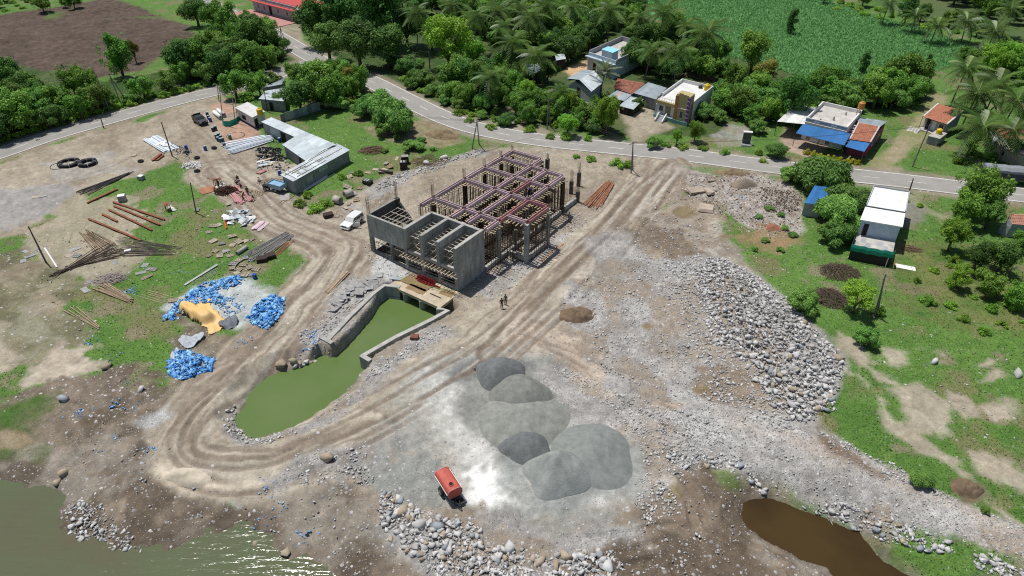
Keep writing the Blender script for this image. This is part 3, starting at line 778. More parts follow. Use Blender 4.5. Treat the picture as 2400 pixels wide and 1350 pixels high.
def lifts(mb, x0, x1, y0, y1, z0, z1, step=1.22, jut=0.012):
 """concrete cast in lifts, each a hair proud of or behind the one below"""
 z = z0; k = 0
 while z < z1 - 1e-3:
  t = min(z1, z + step)
  j = (k % 2) * jut
  mb.bx(x0 - j, x1 + j, y0 - j, y1 + j, z, t)
  z = t; k += 1
 return mb
def ppart(name, m, mb): return mb.build(name, m, pump)
def cast(name, m, x0, x1, y0, y1, z0, z1, step=1.22):
 """a wall as its separate pours, each a little lighter or darker"""
 z = z0; k = 0
 while z < z1 - 1e-3:
  t = min(z1, z + step * random.uniform(.9, 1.1)); t = z1 if z1 - t < .3 else t; j = (k % 2) * .012
  ppart(name, m, MB().bx(x0 - j, x1 + j, y0 - j, y1 + j, z, t)); z = t; k += 1
cast("end_wall_pour", M_conc, -0.5, 0, 0, 6.1, -0.4, 6.8)
ppart("sunlit_dusty_wall_top", M_conc_l, MB().bx(-0.47, -0.03, 0.03, 6.07, 6.802, 6.83))  # thin pale slab paints sunlight and dust on wall tops, here and below
for x in (-3.2, -6.1, -9.15):
 cast("pier_pour", M_conc, x - 0.25, x + 0.25, 0.0, 5.55, -0.4, 6.8, 1.3)
 ppart("sunlit_dusty_pier_top", M_conc_l, MB().bx(x - 0.22, x + 0.22, 0.03, 5.55, 6.802, 6.83))  # pale strip colours the pier top as sunlit and dusty
cast("back_wall_pour", M_conc, -9.4, -0.52, 5.6, 6.05, -0.3, 6.78)
ppart("sunlit_dusty_wall_top", M_conc_l, MB().bx(-9.38, -0.54, 5.63, 6.02, 6.782, 6.81))
for x0, x1 in ((-2.93, -0.52), (-5.83, -3.47), (-8.88, -6.37)):
 ppart("cross_beam", M_conc_l, MB().bx(x0, x1, 0.08, 0.45, 3.0, 3.5))
 ppart("plinth_beam", M_conc_l, MB().bx(x0, x1, 0.06, 0.45, -0.3, 0.55))
 for z in (5.5, 4.4, 3.4, 1.9):
  g = MB()
  for k in range(3): xx = x0 + 0.25 + k * (x1 - x0 - 0.5) / 2; g.tube((xx, 0.5, z), (xx, 5.5, z + 0.15), 0.05, n=5)
  for k in range(7): g.tube((x0 + 0.02, 0.7 + k * 0.75, z + 0.06), (x1 - 0.02, 0.7 + k * 0.75, z + 0.06), 0.045, n=5)
  ppart("scaffold_grid", M_rod, g)
 g = MB()
 for xx in (x0 + 0.3, (x0 + x1) / 2, x1 - 0.3):
  for yy in (0.9, 2.6, 4.4): g.tube((xx, yy, 0), (xx, yy, 5.0), 0.03, n=5)
 ppart("scaffold_standards", M_prop, g)
 g = MB()
 for k in range(4): g.tube((x0 + 0.1, -0.05 - 0.02 * k, 0.8 + k * 0.5), (x1 - 0.1, -0.05, 0.85 + k * 0.5), 0.03, n=5)
 ppart("front_lashing", M_rod, g)
cast("front_wall_pour", M_conc, -16.2, -9.42, 0.0, 0.35, 3.4, 6.8, 1.26)
ppart("sunlit_dusty_wall_top", M_conc_l, MB().bx(-16.17, -9.44, 0.03, 0.32, 6.802, 6.83))  # sunlit, dusty top edge painted as a pale strip
ppart("corner_column", M_conc, MB().bx(-16.2, -15.7, 0.0, 0.5, 0.2, 3.398))
ppart("stub_column", M_conc, MB().bx(-12.3, -11.9, 0.05, 0.45, 0.2, 3.398))
ppart("sill_beam", M_conc, MB().bx(-15.68, -12.32, 0.05, 0.4, 0.3, 0.95))
ppart("sill_beam", M_conc, MB().bx(-11.88, -9.42, 0.05, 0.4, 0.1, 0.6))
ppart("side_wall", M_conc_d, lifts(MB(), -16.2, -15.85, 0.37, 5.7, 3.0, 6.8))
ppart("sunlit_dusty_wall_top", M_conc_l, MB().bx(-16.17, -15.88, 0.37, 5.7, 6.802, 6.83))
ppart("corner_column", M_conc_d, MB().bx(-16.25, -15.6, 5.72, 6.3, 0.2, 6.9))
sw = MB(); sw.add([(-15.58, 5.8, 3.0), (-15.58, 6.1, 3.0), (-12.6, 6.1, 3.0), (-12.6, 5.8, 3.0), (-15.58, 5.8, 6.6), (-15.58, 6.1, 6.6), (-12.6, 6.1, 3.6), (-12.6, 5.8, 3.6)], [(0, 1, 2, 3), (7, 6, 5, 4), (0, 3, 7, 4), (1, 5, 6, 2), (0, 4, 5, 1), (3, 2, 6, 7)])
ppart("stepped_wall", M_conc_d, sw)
ppart("back_column", M_colform, MB().bx(-11.2, -10.4, 7.6, 8.4, 0, 4.6))
for z in (5.7, 4.6, 2.2):
 g = MB()
 for yy in (0.7, 2.4, 4.0, 5.4): g.tube((-15.7, yy, z), (-9.5, yy, z), 0.05, n=5)
 for k in range(8): g.tube((-15.3 + k * 0.8, 0.4, z + 0.05), (-15.3 + k * 0.8, 5.6, z + 0.05), 0.032, n=5)
 ppart("scaffold_grid", M_rod, g)
g = MB()
for k in range(5): g.tube((-16.3, -0.1, 0.9 + 0.45 * k), (-9.6, -0.1, 0.85 + 0.45 * k), 0.028, n=5)
for k in range(9): g.tube((-16.0 + k * 0.8, -0.12, 0.5), (-16.0 + k * 0.8, -0.12, 2.9), 0.028, n=5)
ppart("front_lashing", M_prop, g)
g = MB(); g.tube((-9.6, -0.75, 2.75), (0.6, -0.75, 2.75), 0.05, n=5); ppart("front_ledger", M_rod, g)
for k in range(17):
 x = -9.4 + k * 0.58
 ppart("joist", M_wood_l, MB().box((x, -0.5, 2.86), (0.08, 1.3, 0.08), rz=random.uniform(-0.06, 0.06)))
ppart("loose_plank", M_wood_l, MB().box((-6.6, 0.4, 4.1), (2.6, 0.16, 0.05), rz=-0.25))
ppart("bay_shade", M_dark, MB().bx(-15.8, -0.52, 0.5, 5.55, -0.3, 0.06)); ppart("bay_shade", M_dark, MB().bx(-15.6, -9.5, 0.45, 5.6, 0.1, 0.98))  # added near black slabs that colour the bays as deep shade
ppart("ground_slab", mat("slab_dark_brown", (0.075, 0.065, 0.055), 0.95, 0.3, 0.8), MB().bx(-12.3, 0.3, 6.1, 30.2, -0.25, 0.02))  # dark brown slab inside the frame
for y0, y1 in ((6.15, 9.2), (9.75, 16.7), (17.3, 21.9), (22.5, 26.5)):
 ppart("plinth_beam", M_conc_l, MB().bx(-0.2, 0.25, y0, y1, 0.0, 0.75))
 ppart("plinth_beam", M_conc_l, MB().bx(-12.25, -11.8, y0, y1, 0.0, 0.6))
ppart("plinth_beam", M_conc_l, MB().bx(0.55, 3.2, 11.2, 11.6, 0.25, 0.95))
ppart("plinth_beam", M_conc_l, MB().bx(3.3, 3.7, 11.75, 16.8, 0.25, 0.95))
XL = [0.0, -3.2, -6.1, -12.0]; YC = [9.5, 17.0, 22.2, 26.8, 30.0]
def column(x, y, z1, m, w=0.42, d=0.6): ppart("column", m, lifts(MB(), x - w / 2, x + w / 2, y - d / 2, y + d / 2, 0.0, z1, 1.5, 0.01))
for yi, y in enumerate(YC):
 for x in XL:
  if y == 30.0 and x > -6: continue
  column(x, y, 6.25, M_conc if x == 0 and y < 20 else M_colform)
column(3.5, 11.4, 6.3, M_conc, 0.55, 0.55); column(3.5, 17.0, 6.3, M_conc, 0.5, 0.5); column(0.0, 13.6, 3.2, M_conc)
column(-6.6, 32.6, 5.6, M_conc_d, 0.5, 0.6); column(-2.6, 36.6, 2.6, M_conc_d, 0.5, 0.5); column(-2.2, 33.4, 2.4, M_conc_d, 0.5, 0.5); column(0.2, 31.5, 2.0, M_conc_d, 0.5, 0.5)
ppart("low_wall", M_conc, MB().bx(-0.2, 0.2, 27.4, 31.2, 0, 0.9))
spans = []
for x, ye in zip(XL, (26.8, 26.8, 30.0, 30.0)):
 ys = ([6.2] if x > -12 else [6.6]) + [y for y in YC if y <= ye]
 for a, b in zip(ys[:-1], ys[1:]): spans.append(('y', x, a, b))
for y in YC:
 xs = [x for x in XL if not (y == 30.0 and x > -6)]
 for a, b in zip(xs[:-1], xs[1:]): spans.append(('x', y, b, a))
spans += [('x', 11.4, 0.0, 3.5), ('x', 17.0, 0.0, 3.5), ('y', 3.5, 11.4, 17.0)]
props = []
jm = MB().box((0, 0, 0), (2.1, 0.12, 0.11)).mesh("joist", M_wood_l)
pm = MB().tube((0, 0, 0), (0, 0, 6.1), 0.042, n=5).mesh("prop", M_prop)
for ax, c, a, b in spans:
 L_ = b - a - 0.5; mid = (a + b) / 2
 red = (ax, c, a) in (('y', 0.0, 9.5), ('x', 17.0, 0.0), ('y', 3.5, 11.4)) or (ax == 'y' and c == -3.2 and a == 17.0)
 m = M_form_red if red else M_form
 g = MB()
 if ax == 'y':
  for s in (-0.21, 0.21): g.box((c + s, mid, 6.55), (0.09, L_, 0.5))
  g.box((c, mid, 6.32), (0.36, L_, 0.04))
 else:
  for s in (-0.21, 0.21): g.box((mid, c + s, 6.552), (L_, 0.09, 0.5))
  g.box((mid, c, 6.32), (L_, 0.36, 0.04))
 ppart("beam_form", m, g)
 g = MB()
 for s in (-.1, .1):
  for z in (6.45, 6.68): g.tube(*(((c + s, a + .2, z), (c + s, b - .2, z)) if ax == 'y' else ((a + .2, c + s, z), (b - .2, c + s, z))), .022, n=4)
 ppart("beam_bars", M_rebar, g)
 n = max(2, int(round(L_ / 0.56)))
 for k in range(n):
  q = a + 0.3 + (b - a - 0.6) * (k + 0.5) / n
  off = random.uniform(-0.18, 0.18)
  loc = (c + off, q, 6.25) if ax == 'y' else (q, c + off, 6.25)
  link("joist", jm, pump, loc, (0, random.uniform(-0.03, 0.03), random.uniform(-0.09, 0.09) + (0 if ax == 'y' else R(90))))
  for s in (-0.62, 0.62):
   props.append((c + s + off * 0.5, q) if ax == 'y' else (q, c + s + off * 0.5))
 for s in (-0.7, 0.7):
  for z in (2.0, 4.1):
   g = MB(); p0, p1 = ((c + s, a, z), (c + s, b, z)) if ax == 'y' else ((a, c + s, z), (b, c + s, z))
   g.tube(p0, p1, 0.03, n=4); ppart("ledger", M_prop, g)
props.sort(key=lambda p: p[1] - p[0] * 0.7)
for x, y in props[:290]: link("prop", pm, pump, (x, y, 0.02), (random.uniform(-0.012, 0.012), random.uniform(-0.012, 0.012), 0))
g = MB()
for x, y in props[290:]: g.tube((x, y, 0.02), (x, y, 6.15), 0.042, n=5)
tag(ppart("more_props", M_prop, g), kind="stuff")
def starter(x, y, z, h, n=6, w=0.35):
 g = MB()
 for k in range(n):
  a = 2 * math.pi * k / n
  px, py = x + w * 0.5 * math.copysign(1, math.cos(a + 0.4)) * random.uniform(0.5, 1), y + w * 0.6 * math.sin(a)
  g.tube((px, py, z), (px + random.uniform(-.05, .05), py + random.uniform(-.05, .05), z + h * random.uniform(0.85, 1.05)), 0.022, n=4)
 ppart("starter_bars", M_rebar, g)
for x, y, z, h in [(-12, 9.5, 6.3, 2.6), (-12, 17, 6.3, 2.2), (-12, 22.2, 6.3, 1.9), (-12, 26.8, 6.3, 1.6), (-12, 30, 6.3, 1.4), (-16, 6.0, 6.9, 2.9), (-16, 0.3, 6.8, 2.6), (-12, 6.6, 4.4, 2.4), (-10.8, 8, 4.6, 2.2), (-6.6, 32.6, 5.6, 1.0), (-2.6, 36.6, 2.6, 2.0), (-2.2, 33.4, 2.4, 2.2), (0.2, 31.5, 2.0, 2.6), (-9.2, 5.8, 6.8, 1.4), (-3.2, 9.5, 6.7, 0.9), (-6.1, 9.5, 6.7, 0.9), (-3.2, 17, 6.7, 0.9), (-6.1, 17, 6.7, 0.9), (-10, 4, 3.2, 2.4)]:
 starter(x, y, z, h)
g = MB()
for k in range(24): y = 0.5 + k * 0.22; g.tube((-16.02, y, 6.8), (-16.02 + random.uniform(-.06, .06), y, 6.8 + random.uniform(1.2, 1.7)), 0.018, n=4)
ppart("starter_bars", M_rebar, g)
for k in range(34):
 x, y = -5.5 + 5.5 * (k % 17) / 16 + random.uniform(-.1, .1), (28.0 if k < 17 else 30.6) + random.uniform(-.3, .3)
 g = MB(); g.tube((x, y, 0), (x + random.uniform(-.1, .1), y, random.uniform(3.0, 4.3)), 0.022, n=4); ppart("rebar_upright", M_rebar, g)
g = MB()
for z in (1.2, 2.2, 3.1): g.tube((-5.6, 28, z), (0.2, 28, z), 0.02, n=4); g.tube((-5.6, 30.6, z), (0.2, 30.6, z), 0.02, n=4)
ppart("rebar_mat", M_rebar, g)
# intake channel
def wing(name, label, pts, ends, z0=-3.0, z1=0.22, t=0.62):
 P = [Vector((*gxy([p], z1)[0], 0)) for p in pts]
 root = thing(name, label, "retaining wall", (P[0].x, P[0].y, 0))
 def run(P, nm, m, half, za, zb):
  n = len(P); A = []; B = []
  for i in range(n):
   d = (P[min(i + 1, n - 1)] - P[max(i - 1, 0)]).normalized(); nr = Vector((-d.y, d.x, 0))
   A.append(P[i] + nr * half - P[0]); B.append(P[i] - nr * half - P[0])
  mb = MB()
  for i in range(n - 1):
   q = [A[i], B[i], B[i + 1], A[i + 1]]
   mb.prism([(v.x, v.y) for v in q], za, zb)
  return mb.build(nm, m, root)
 run(P, "wall_stem", M_conc, t / 2, z0, z1)
 run(P, "sunlit_dusty_top", M_conc_l, t / 2 - 0.02, z1 + 0.002, z1 + 0.03)  # thin pale strip puts sunlight and dust on the wall top
 run(P, "toe", M_conc_l, t / 2 + 0.28, z0 - 0.02, WATER_Z + 0.14)
 for e in ends:
  E_ = [Vector((*gxy([p], z1)[0], 0)) for p in e]
  mb = MB(); d = (E_[1] - E_[0]).normalized(); nr = Vector((-d.y, d.x, 0)) * 0.3
  q = [E_[0] + nr - P[0], E_[0] - nr - P[0], E_[1] - nr - P[0], E_[1] + nr - P[0]]
  lifts_ = mb.prism([(v.x, v.y) for v in q], z0 + 0.01, z1 + 0.006); mb.build("return_wall", M_conc, root)
  MB().prism([(v.x * 1.0, v.y * 1.0) for v in q], z1 + 0.034, z1 + 0.05).build("sunlit_dusty_top", M_conc_l, root)  # same sunlit, dusty top colour on the return wall
 return root
wing("wing_wall", "left concrete wing wall of the green water channel, taller and bent", [(937, 672), (901, 668), (874, 688), (820, 740), (768, 796)], [[(752, 789), (779, 804)]])
wing("wing_wall", "right concrete wing wall of the green water channel with a short stub end", [(1024, 722), (1050, 727), (1010, 749), (926, 790), (849, 834)], [[(846, 832), (868, 845)]])
M_deck = mat("deck_concrete", (0.42, 0.35, 0.25), 0.85, 0.2, 0.8)
M_ply = mat("plywood_wet", (0.23, 0.155, 0.075), 0.6, 0.2, 0.8)
deck = thing("channel_deck", "tan concrete deck bridging the green channel in front of the frame building", "bridge deck", (-7.33, 75.51, 0), R(-35))
MB().bx(-8.7, 0.4, -4.3, -0.15, -0.3, 0.12).build("deck_slab", M_deck, deck)
for x in (-6.0, -3.1):
 mb = MB(); mb.bx(x - 0.4, x + 0.4, -4.0, -0.3, -3.2, -0.302); mb.lathe([(0.4, -3.2), (0.4, -0.304)], 12, (x, -4.0, 0)); mb.build("deck_pier", M_conc, deck)
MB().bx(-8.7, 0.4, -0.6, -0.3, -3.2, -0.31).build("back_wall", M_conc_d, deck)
for x, y, l in [(-6.9, -1.3, 1.9), (-4.4, -2.0, 1.9), (-4.6, -3.4, 1.6), (-1.8, -2.6, 1.9)]:
 MB().box((x, y, 0.128), (l, 0.2, 0.02)).build("slot_shade", M_dark, deck)  # dark strip laid on the slab, painted as the shade inside a slot
for k in range(7): MB().lathe([(0.11, 0), (0.11, 0.02), (0.06, 0.022)], 10, (-3.3 + k * 0.36, -3.75, 0.121)).build("pipe_collar", M_conc_l, deck)
for k in range(5): MB().lathe([(0.09, 0), (0.09, 0.02)], 8, (-7.6 + k * 0.3, -2.7, 0.121)).build("hole_shade", M_dark, deck)  # dark disc on the slab, coloured as the shade inside a hole
for x, y, w, d, rz in [(-5.9, -1.5, 4.6, 2.4, 0.0), (-4.9, -2.9, 3.0, 1.2, 0.05), (-0.9, -1.2, 2.0, 1.3, 0.1)]:
 o = MB().box((0, 0, 0), (w, d, 0.02)).build("plywood_sheet", M_ply); o.location = deck.matrix_world @ Vector((0, 0, 0))
 v = Matrix.Rotation(R(-35), 3, 'Z') @ Vector((x, y, 0)); o.location = (v.x - 7.33, v.y + 75.51, 0.134); o.rotation_euler = (0, 0, R(-35) + rz)
 tag(o, {0: "large wet brown plywood sheet in the middle of the channel deck", 1: "smaller brown plywood sheet on the channel edge of the deck", 2: "brown plywood sheet at the right end of the channel deck"}[[-5.9, -4.9, -0.9].index(x)], "plywood")
M_redst = mat("red_steel", (0.36, 0.045, 0.05), 0.5, 0.25, 2)
def onp(x, y, z=0.12):
 v = Matrix.Rotation(R(-35), 3, 'Z') @ Vector((x, y, 0)); return Vector((v.x - 7.33, v.y + 75.51, z))
for i, (x, y, z, l) in enumerate([(-5.2, -0.55, 0.12, 3.1), (-5.1, -0.95, 0.12, 3.0), (-5.15, -0.7, 0.42, 2.9), (-4.7, -1.3, 0.12, 2.8), (-2.9, -1.1, 0.12, 1.2)]):
 mb = MB(); mb.box((0, 0, 0.02), (l, 0.32, 0.04)); mb.box((0, 0.14, 0.15), (l, 0.03, 0.26)); mb.box((0, -0.14, 0.15), (l, 0.03, 0.26))
 for k in range(5): mb.box((-l / 2 + 0.1 + k * (l - 0.2) / 4, 0, 0.14), (0.03, 0.26, 0.2))
 o = mb.build("steel_shutter", M_redst); o.location = onp(x, y, z + 0.02); o.rotation_euler = (0, 0, R(-35) + random.uniform(-0.05, 0.05))
 tag(o, "dark red steel shutter channel stacked on the deck against the piers", "shutter", "red shutters on the channel deck")
rp = MB(); a_, b_ = onp(-8.6, -2.9, 0.9), onp(0.2, -0.9, 0.75)
pts_ = [a_.lerp(b_, t) - Vector((0, 0, 0.35 * math.sin(math.pi * t))) for t in np.linspace(0, 1, 14)]
rp.path([p - a_ for p in pts_], 0.04, 5)
o = rp.build("rope", mat("rope_green", (0.25, 0.42, 0.10), 0.8, 0.15, 3)); o.location = a_
tag(o, "light green rope strung across the channel deck", "rope")
# HOUSES AND SHEDS
M_white = mat("whitewash", (0.72, 0.71, 0.68), 0.9, 0.10, 0.9)
M_roofw = mat("white_roof", (0.66, 0.66, 0.63), 0.9, 0.16, 0.7)
M_tin = mat("tin_sheet", (0.36, 0.41, 0.43), 0.45, 0.18, 0.8, metal=0.25, streak=(1, 1, 1))
M_tin_w = mat("tin_bright", (0.47, 0.52, 0.54), 0.5, 0.2, 0.8, metal=0.15)
M_tin_rust = mat("tin_rusty", (0.26, 0.17, 0.13), 0.75, 0.4, 0.9, col2=(0.45, 0.40, 0.37))
M_block = mat("grey_block", (0.23, 0.24, 0.245), 0.95, 0.25, 1.4)
M_blue = mat("blue_sheet", (0.040, 0.155, 0.37), 0.5, 0.12, 0.8)
M_tile = mat("roof_tile", (0.50, 0.205, 0.125), 0.85, 0.25, 1.6)
M_tile_b = mat("roof_tile_old", (0.30, 0.125, 0.085), 0.9, 0.35, 1.4)
M_tan = mat("tan_paint", (0.47, 0.38, 0.19), 0.9, 0.10, 1)
M_orange = mat("ochre_paint", (0.40, 0.20, 0.075), 0.9, 0.10, 1)
M_purple = mat("purple_paint", (0.20, 0.09, 0.30), 0.9, 0.10, 1)
M_paleblue = mat("pale_blue_paint_and_shade", (0.47, 0.56, 0.64), 0.9, 0.12, 1)  # real pale blue paint, and the shade tint on the white house
M_teal = mat("teal_paint", (0.16, 0.33, 0.30), 0.9, 0.12, 1)
M_skyblue = mat("sky_blue", (0.26, 0.55, 0.68), 0.8, 0.12, 1)
M_greyp = mat("grey_paint", (0.34, 0.36, 0.38), 0.9, 0.14, 1)
M_pink = mat("pink_paving", (0.46, 0.24, 0.21), 0.9, 0.15, 1.4)
M_redroof = mat("red_roof_edge", (0.48, 0.07, 0.065), 0.7, 0.14, 1)
M_magenta = mat("magenta_wall", (0.30, 0.06, 0.10), 0.9, 0.2, 1)
M_glass = mat("window_glass", (0.03, 0.04, 0.05), 0.15, 0.2, 1, spec=0.5)
M_floor = mat("terrace_floor", (0.44, 0.42, 0.385), 0.9, 0.2, 0.9)
M_ridge = mat("white_ridge", (0.62, 0.60, 0.57), 0.9, 0.12, 2)
M_yellow = mat("tank_yellow", (0.62, 0.42, 0.015), 0.5, 0.10, 2)
M_amber = mat("tank_amber", (0.45, 0.21, 0.04), 0.5, 0.15, 2)
M_tarp_g = mat("tarp_green", (0.02, 0.30, 0.20), 0.6, 0.15, 1)
M_black = mat("black_plastic", (0.022, 0.022, 0.025), 0.5, 0.2, 2)
class Bld:
 def __init__(s, name, label, cat, px, z=0.0, group=None):
  p = gxy([px], z)[0]
  s.o = Vector((p[0], p[1], z)); s.root = thing(name, label, cat, s.o, 0, group)
 def P(s, px, py, z): q = gxy([(px, py)], z)[0]; return Vector((q[0], q[1], z)) - s.o
 def part(s, name, m, mb, parent=None, smooth=False): return mb.build(name, m, parent or s.root, smooth)
 def prism(s, name, m, poly, z0, z1, parent=None):
  return s.part(name, m, MB().prism([(p.x, p.y) for p in poly], z0 - s.o.z, z1 - s.o.z), parent)
 def face(s, name, m, A, B, f0, f1, z0, z1, out=0.03, thick=0.06, parent=None):
  """box set on the wall that runs A -> B (A left, B right as seen from outside)"""
  d = Vector((B.x - A.x, B.y - A.y, 0)); L = d.length; d.normalize(); n = Vector((d.y, -d.x, 0))
  c = Vector((A.x, A.y, 0)) + d * L * (f0 + f1) / 2 + n * (out - thick / 2)
  return s.part(name, m, MB().box((c.x, c.y, (z0 + z1) / 2 - s.o.z), (L * (f1 - f0), thick, z1 - z0), math.atan2(d.y, d.x)), parent)
 def window(s, A, B, f0, f1, z0, z1, frame=None):
  w = s.face("window", M_glass, A, B, f0, f1, z0, z1, 0.02, 0.08)
  df = (f1 - f0) * 0.14
  s.face("frame", frame or M_white, A, B, f0 - df, f0, z0 - 0.08, z1 + 0.08, 0.05, 0.1, w); s.face("frame", frame or M_white, A, B, f1, f1 + df, z0 - 0.08, z1 + 0.08, 0.05, 0.1, w)
  s.face("sill", frame or M_white, A, B, f0, f1, z0 - 0.1, z0, 0.07, 0.12, w)
  return w
 def door(s, A, B, f0, f1, z0, z1, m=None):
  d = s.face("door", m or M_dark, A, B, f0, f1, z0, z1, 0.02, 0.08)  # without its own material, a dark panel paints the shade of a doorway
  df = (f1 - f0) * 0.1
  s.face("door_frame", M_wood, A, B, f0 - df, f0, z0, z1 + 0.06, 0.04, 0.1, d); s.face("door_frame", M_wood, A, B, f1, f1 + df, z0, z1 + 0.06, 0.04, 0.1, d)
  return d
 def sheets(s, name, m, A, B, C, D, n, ridges=5, amp=0.03, lift=0.012, mats=None):
  """roof of separate corrugated sheets; A,B upper edge left/right, D,C lower edge left/right"""
  for i in range(n):
   f0, f1 = i / n, (i + 1) / n + 0.06 / max(1, n)
   mb = MB(); vs = []; k = ridges * 2
   up = (B - A).cross(D - A).normalized()
   if up.z < 0: up = -up
   for j in range(k + 1):
    f = f0 + (f1 - f0) * j / k
    e = up * (amp * (j % 2) + lift * (i % 2) + 0.02)
    vs += [A.lerp(B, f) + e, D.lerp(C, f) + e]
   fs = [(2 * j, 2 * j + 1, 2 * j + 3, 2 * j + 2) for j in range(k)]
   nb = len(vs); vs += [v - up * 0.03 for v in vs]
   fs += [(nb + 2 * j, nb + 2 * j + 2, nb + 2 * j + 3, nb + 2 * j + 1) for j in range(k)] + [(2 * j + 1, nb + 2 * j + 1, nb + 2 * j + 3, 2 * j + 3) for j in range(k)] + [(2 * j, 2 * j + 2, nb + 2 * j + 2, nb + 2 * j) for j in range(k)]
   fs += [(0, nb, nb + 1, 1), (2 * k, 2 * k + 1, nb + 2 * k + 1, nb + 2 * k)]
   mb.add(vs, fs)
   s.part(name, (mats[i % len(mats)] if mats else m), mb)
 def tiles(s, m, A, B, C, D, w=0.34, l=0.36, parent=None):
  """pan tiles: courses stepped over each other, rolled across"""
  nu = max(3, int((B - A).length / w)); nv = max(3, int((D - A).length / l))
  up = (B - A).cross(D - A).normalized()
  if up.z < 0: up = -up
  mb = MB()
  for j in range(nv):
   a0, a1 = A.lerp(D, j / nv), A.lerp(D, (j + 1.12) / nv); b0, b1 = B.lerp(C, j / nv), B.lerp(C, (j + 1.12) / nv)
   vs = []; k = nu * 2
   for i in range(k + 1):
    e = up * (0.055 * (i % 2) + random.uniform(0, 0.012))
    vs += [a0.lerp(b0, i / k) + e + up * 0.02, a1.lerp(b1, i / k) + e + up * 0.075]
   mb.add(vs, [(2 * i, 2 * i + 1, 2 * i + 3, 2 * i + 2) for i in range(k)])
  mb.quad(A, D, C, B)
  return tag(s.part("roof_tiles", m, mb, parent), kind="stuff")
def quad4(A, B, C): return A + (C - B)
def tank(label, base, r=0.55, h=1.2, m=None, stand=0.0, n=16):
 t = thing("water_tank", label, "water tank", base)
 z0 = stand
 MB().lathe([(r * 0.97, z0), (r, z0 + 0.05), (r * 0.985, z0 + h * 0.2), (r, z0 + h * 0.26), (r * 0.985, z0 + h * 0.45), (r, z0 + h * 0.5), (r * 0.985, z0 + h * 0.68), (r, z0 + h * 0.72), (r * 0.95, z0 + h * 0.82), (r * 0.5, z0 + h * 0.95)], n).build("barrel", m or M_yellow, t, False)
 MB().lathe([(r * 0.42, z0 + h * 0.93), (r * 0.42, z0 + h * 1.02), (r * 0.1, z0 + h * 1.05)], 12).build("lid", m or M_yellow, t)
 if stand:
  for a in range(4):
   x, y = r * 0.75 * math.cos(a * 1.5708 + 0.785), r * 0.75 * math.sin(a * 1.5708 + 0.785)
   MB().tube((x, y, 0), (x, y, stand), 0.05, n=5).build("leg", M_prop, t)
  MB().box((0, 0, stand - 0.04), (r * 1.7, r * 1.7, 0.06)).build("platform", M_prop, t)
 return t
# long shed of three tin roofs with the painted room at its end
b = Bld("labour_shed", "long L shaped block shed under bright tin roofs with a white painted room", "shed", (597, 302))
z1 = 2.7
A, B, C = b.P(560.6, 280.8, 0), b.P(599, 303, 0), b.P(615, 295, 0)
n_ = (C - B); D = A + n_ * 1.6
Bq = B + n_ * 1.6
b.prism("painted_room", M_white, [A, B, Bq, D], -0.2, 2.5)
b.prism("painted_plinth", mat("dark_blue_band", (0.05, 0.055, 0.13), 0.9, 0.15, 1), [A + (A - B).normalized() * 0.03 - n_.normalized() * 0.03, B - n_.normalized() * 0.03 + (B - A).normalized() * 0.03, Bq + (B - A).normalized() * 0.03, D + (A - B).normalized() * 0.03], -0.2, 0.5)
ov = 0.25; dx = (B - A).normalized() * ov; dy = n_.normalized() * ov
b.prism("roof_slab", M_roofw, [A - dx - dy, B + dx - dy, Bq + dx + dy, D - dx + dy], 2.5, 2.68)
b.window(A, B, 0.30, 0.48, 1.0, 1.75, M_dark)
b.door(B, B + n_ * 1.6, 0.06, 0.34, 0.0, 2.0)
zr = lambda p, z: b.P(*p, z)
r1 = [zr((611.6, 285.6), 2.5), zr((636, 275), 2.9), zr((785, 337.8), 2.9), zr((758.5, 352), 2.5)]
b.sheets("roof_sheet", M_tin_w, r1[1], r1[2], r1[3], r1[0], 11, mats=[M_tin_w, M_tin_w, M_tin, M_tin_w])
b.prism("block_wall", M_block, [r1[0] + Vector((.25, .15, 0)), r1[3] + Vector((.1, .2, 0)), r1[2] + Vector((-.2, -.15, 0)), r1[1] + Vector((.1, -.2, 0))], -0.2, 2.46)
b.door(r1[0] + Vector((.25, .15, 0)), r1[3] + Vector((.1, .2, 0)), 0.30, 0.38, 0, 2.0)
b.face("sheet_patch", M_tin, r1[0] + Vector((.25, .15, 0)), r1[3] + Vector((.1, .2, 0)), 0.12, 0.29, 0.1, 2.2, 0.05, 0.04)
r2 = [zr((661, 339), 2.3), zr((690, 321), 2.62), zr((762, 349), 2.62), zr((716, 377), 2.3)]
b.sheets("roof_sheet", M_tin_w, r2[1], r2[2], r2[3], r2[0], 6)
b.prism("block_wall", M_block, [r2[0] + Vector((.25, .2, 0)), r2[3] + Vector((-.1, .3, 0)), r2[2], r2[1]], -0.2, 2.26)
b.door(r2[0] + Vector((.25, .2, 0)), r2[3] + Vector((-.1, .3, 0)), 0.68, 0.80, 0, 1.9)
r3 = [zr((656.6, 410), 2.5), zr((789.4, 336.6), 2.5), zr((820, 352), 2.2), zr((687.4, 425.5), 2.2)]
b.sheets("roof_sheet", M_tin_w, r3[0], r3[1], r3[2], r3[3], 12, mats=[M_tin_w, M_tin_w, M_tin_w, M_tin])
w3 = [r3[0] + Vector((.3, .1, 0)), r3[3] + Vector((.1, .25, 0)), r3[2] + Vector((-.3, .1, 0)), r3[1] + Vector((0, -.2, 0))]
b.prism("block_wall", M_block, w3, -0.3, 2.16)
b.face("sheet_patch", M_tin, w3[1], w3[2], 0.20, 0.30, 0.5, 1.6, 0.05, 0.04)
b.face("sheet_patch", M_tin, w3[1], w3[2], 0.42, 0.58, 1.1, 2.0, 0.05, 0.04)
b.face("pipe_post", M_tin, w3[1], w3[2], 0.335, 0.345, -0.2, 2.2, 0.12, 0.08)
e0 = (r3[3] - r3[0])
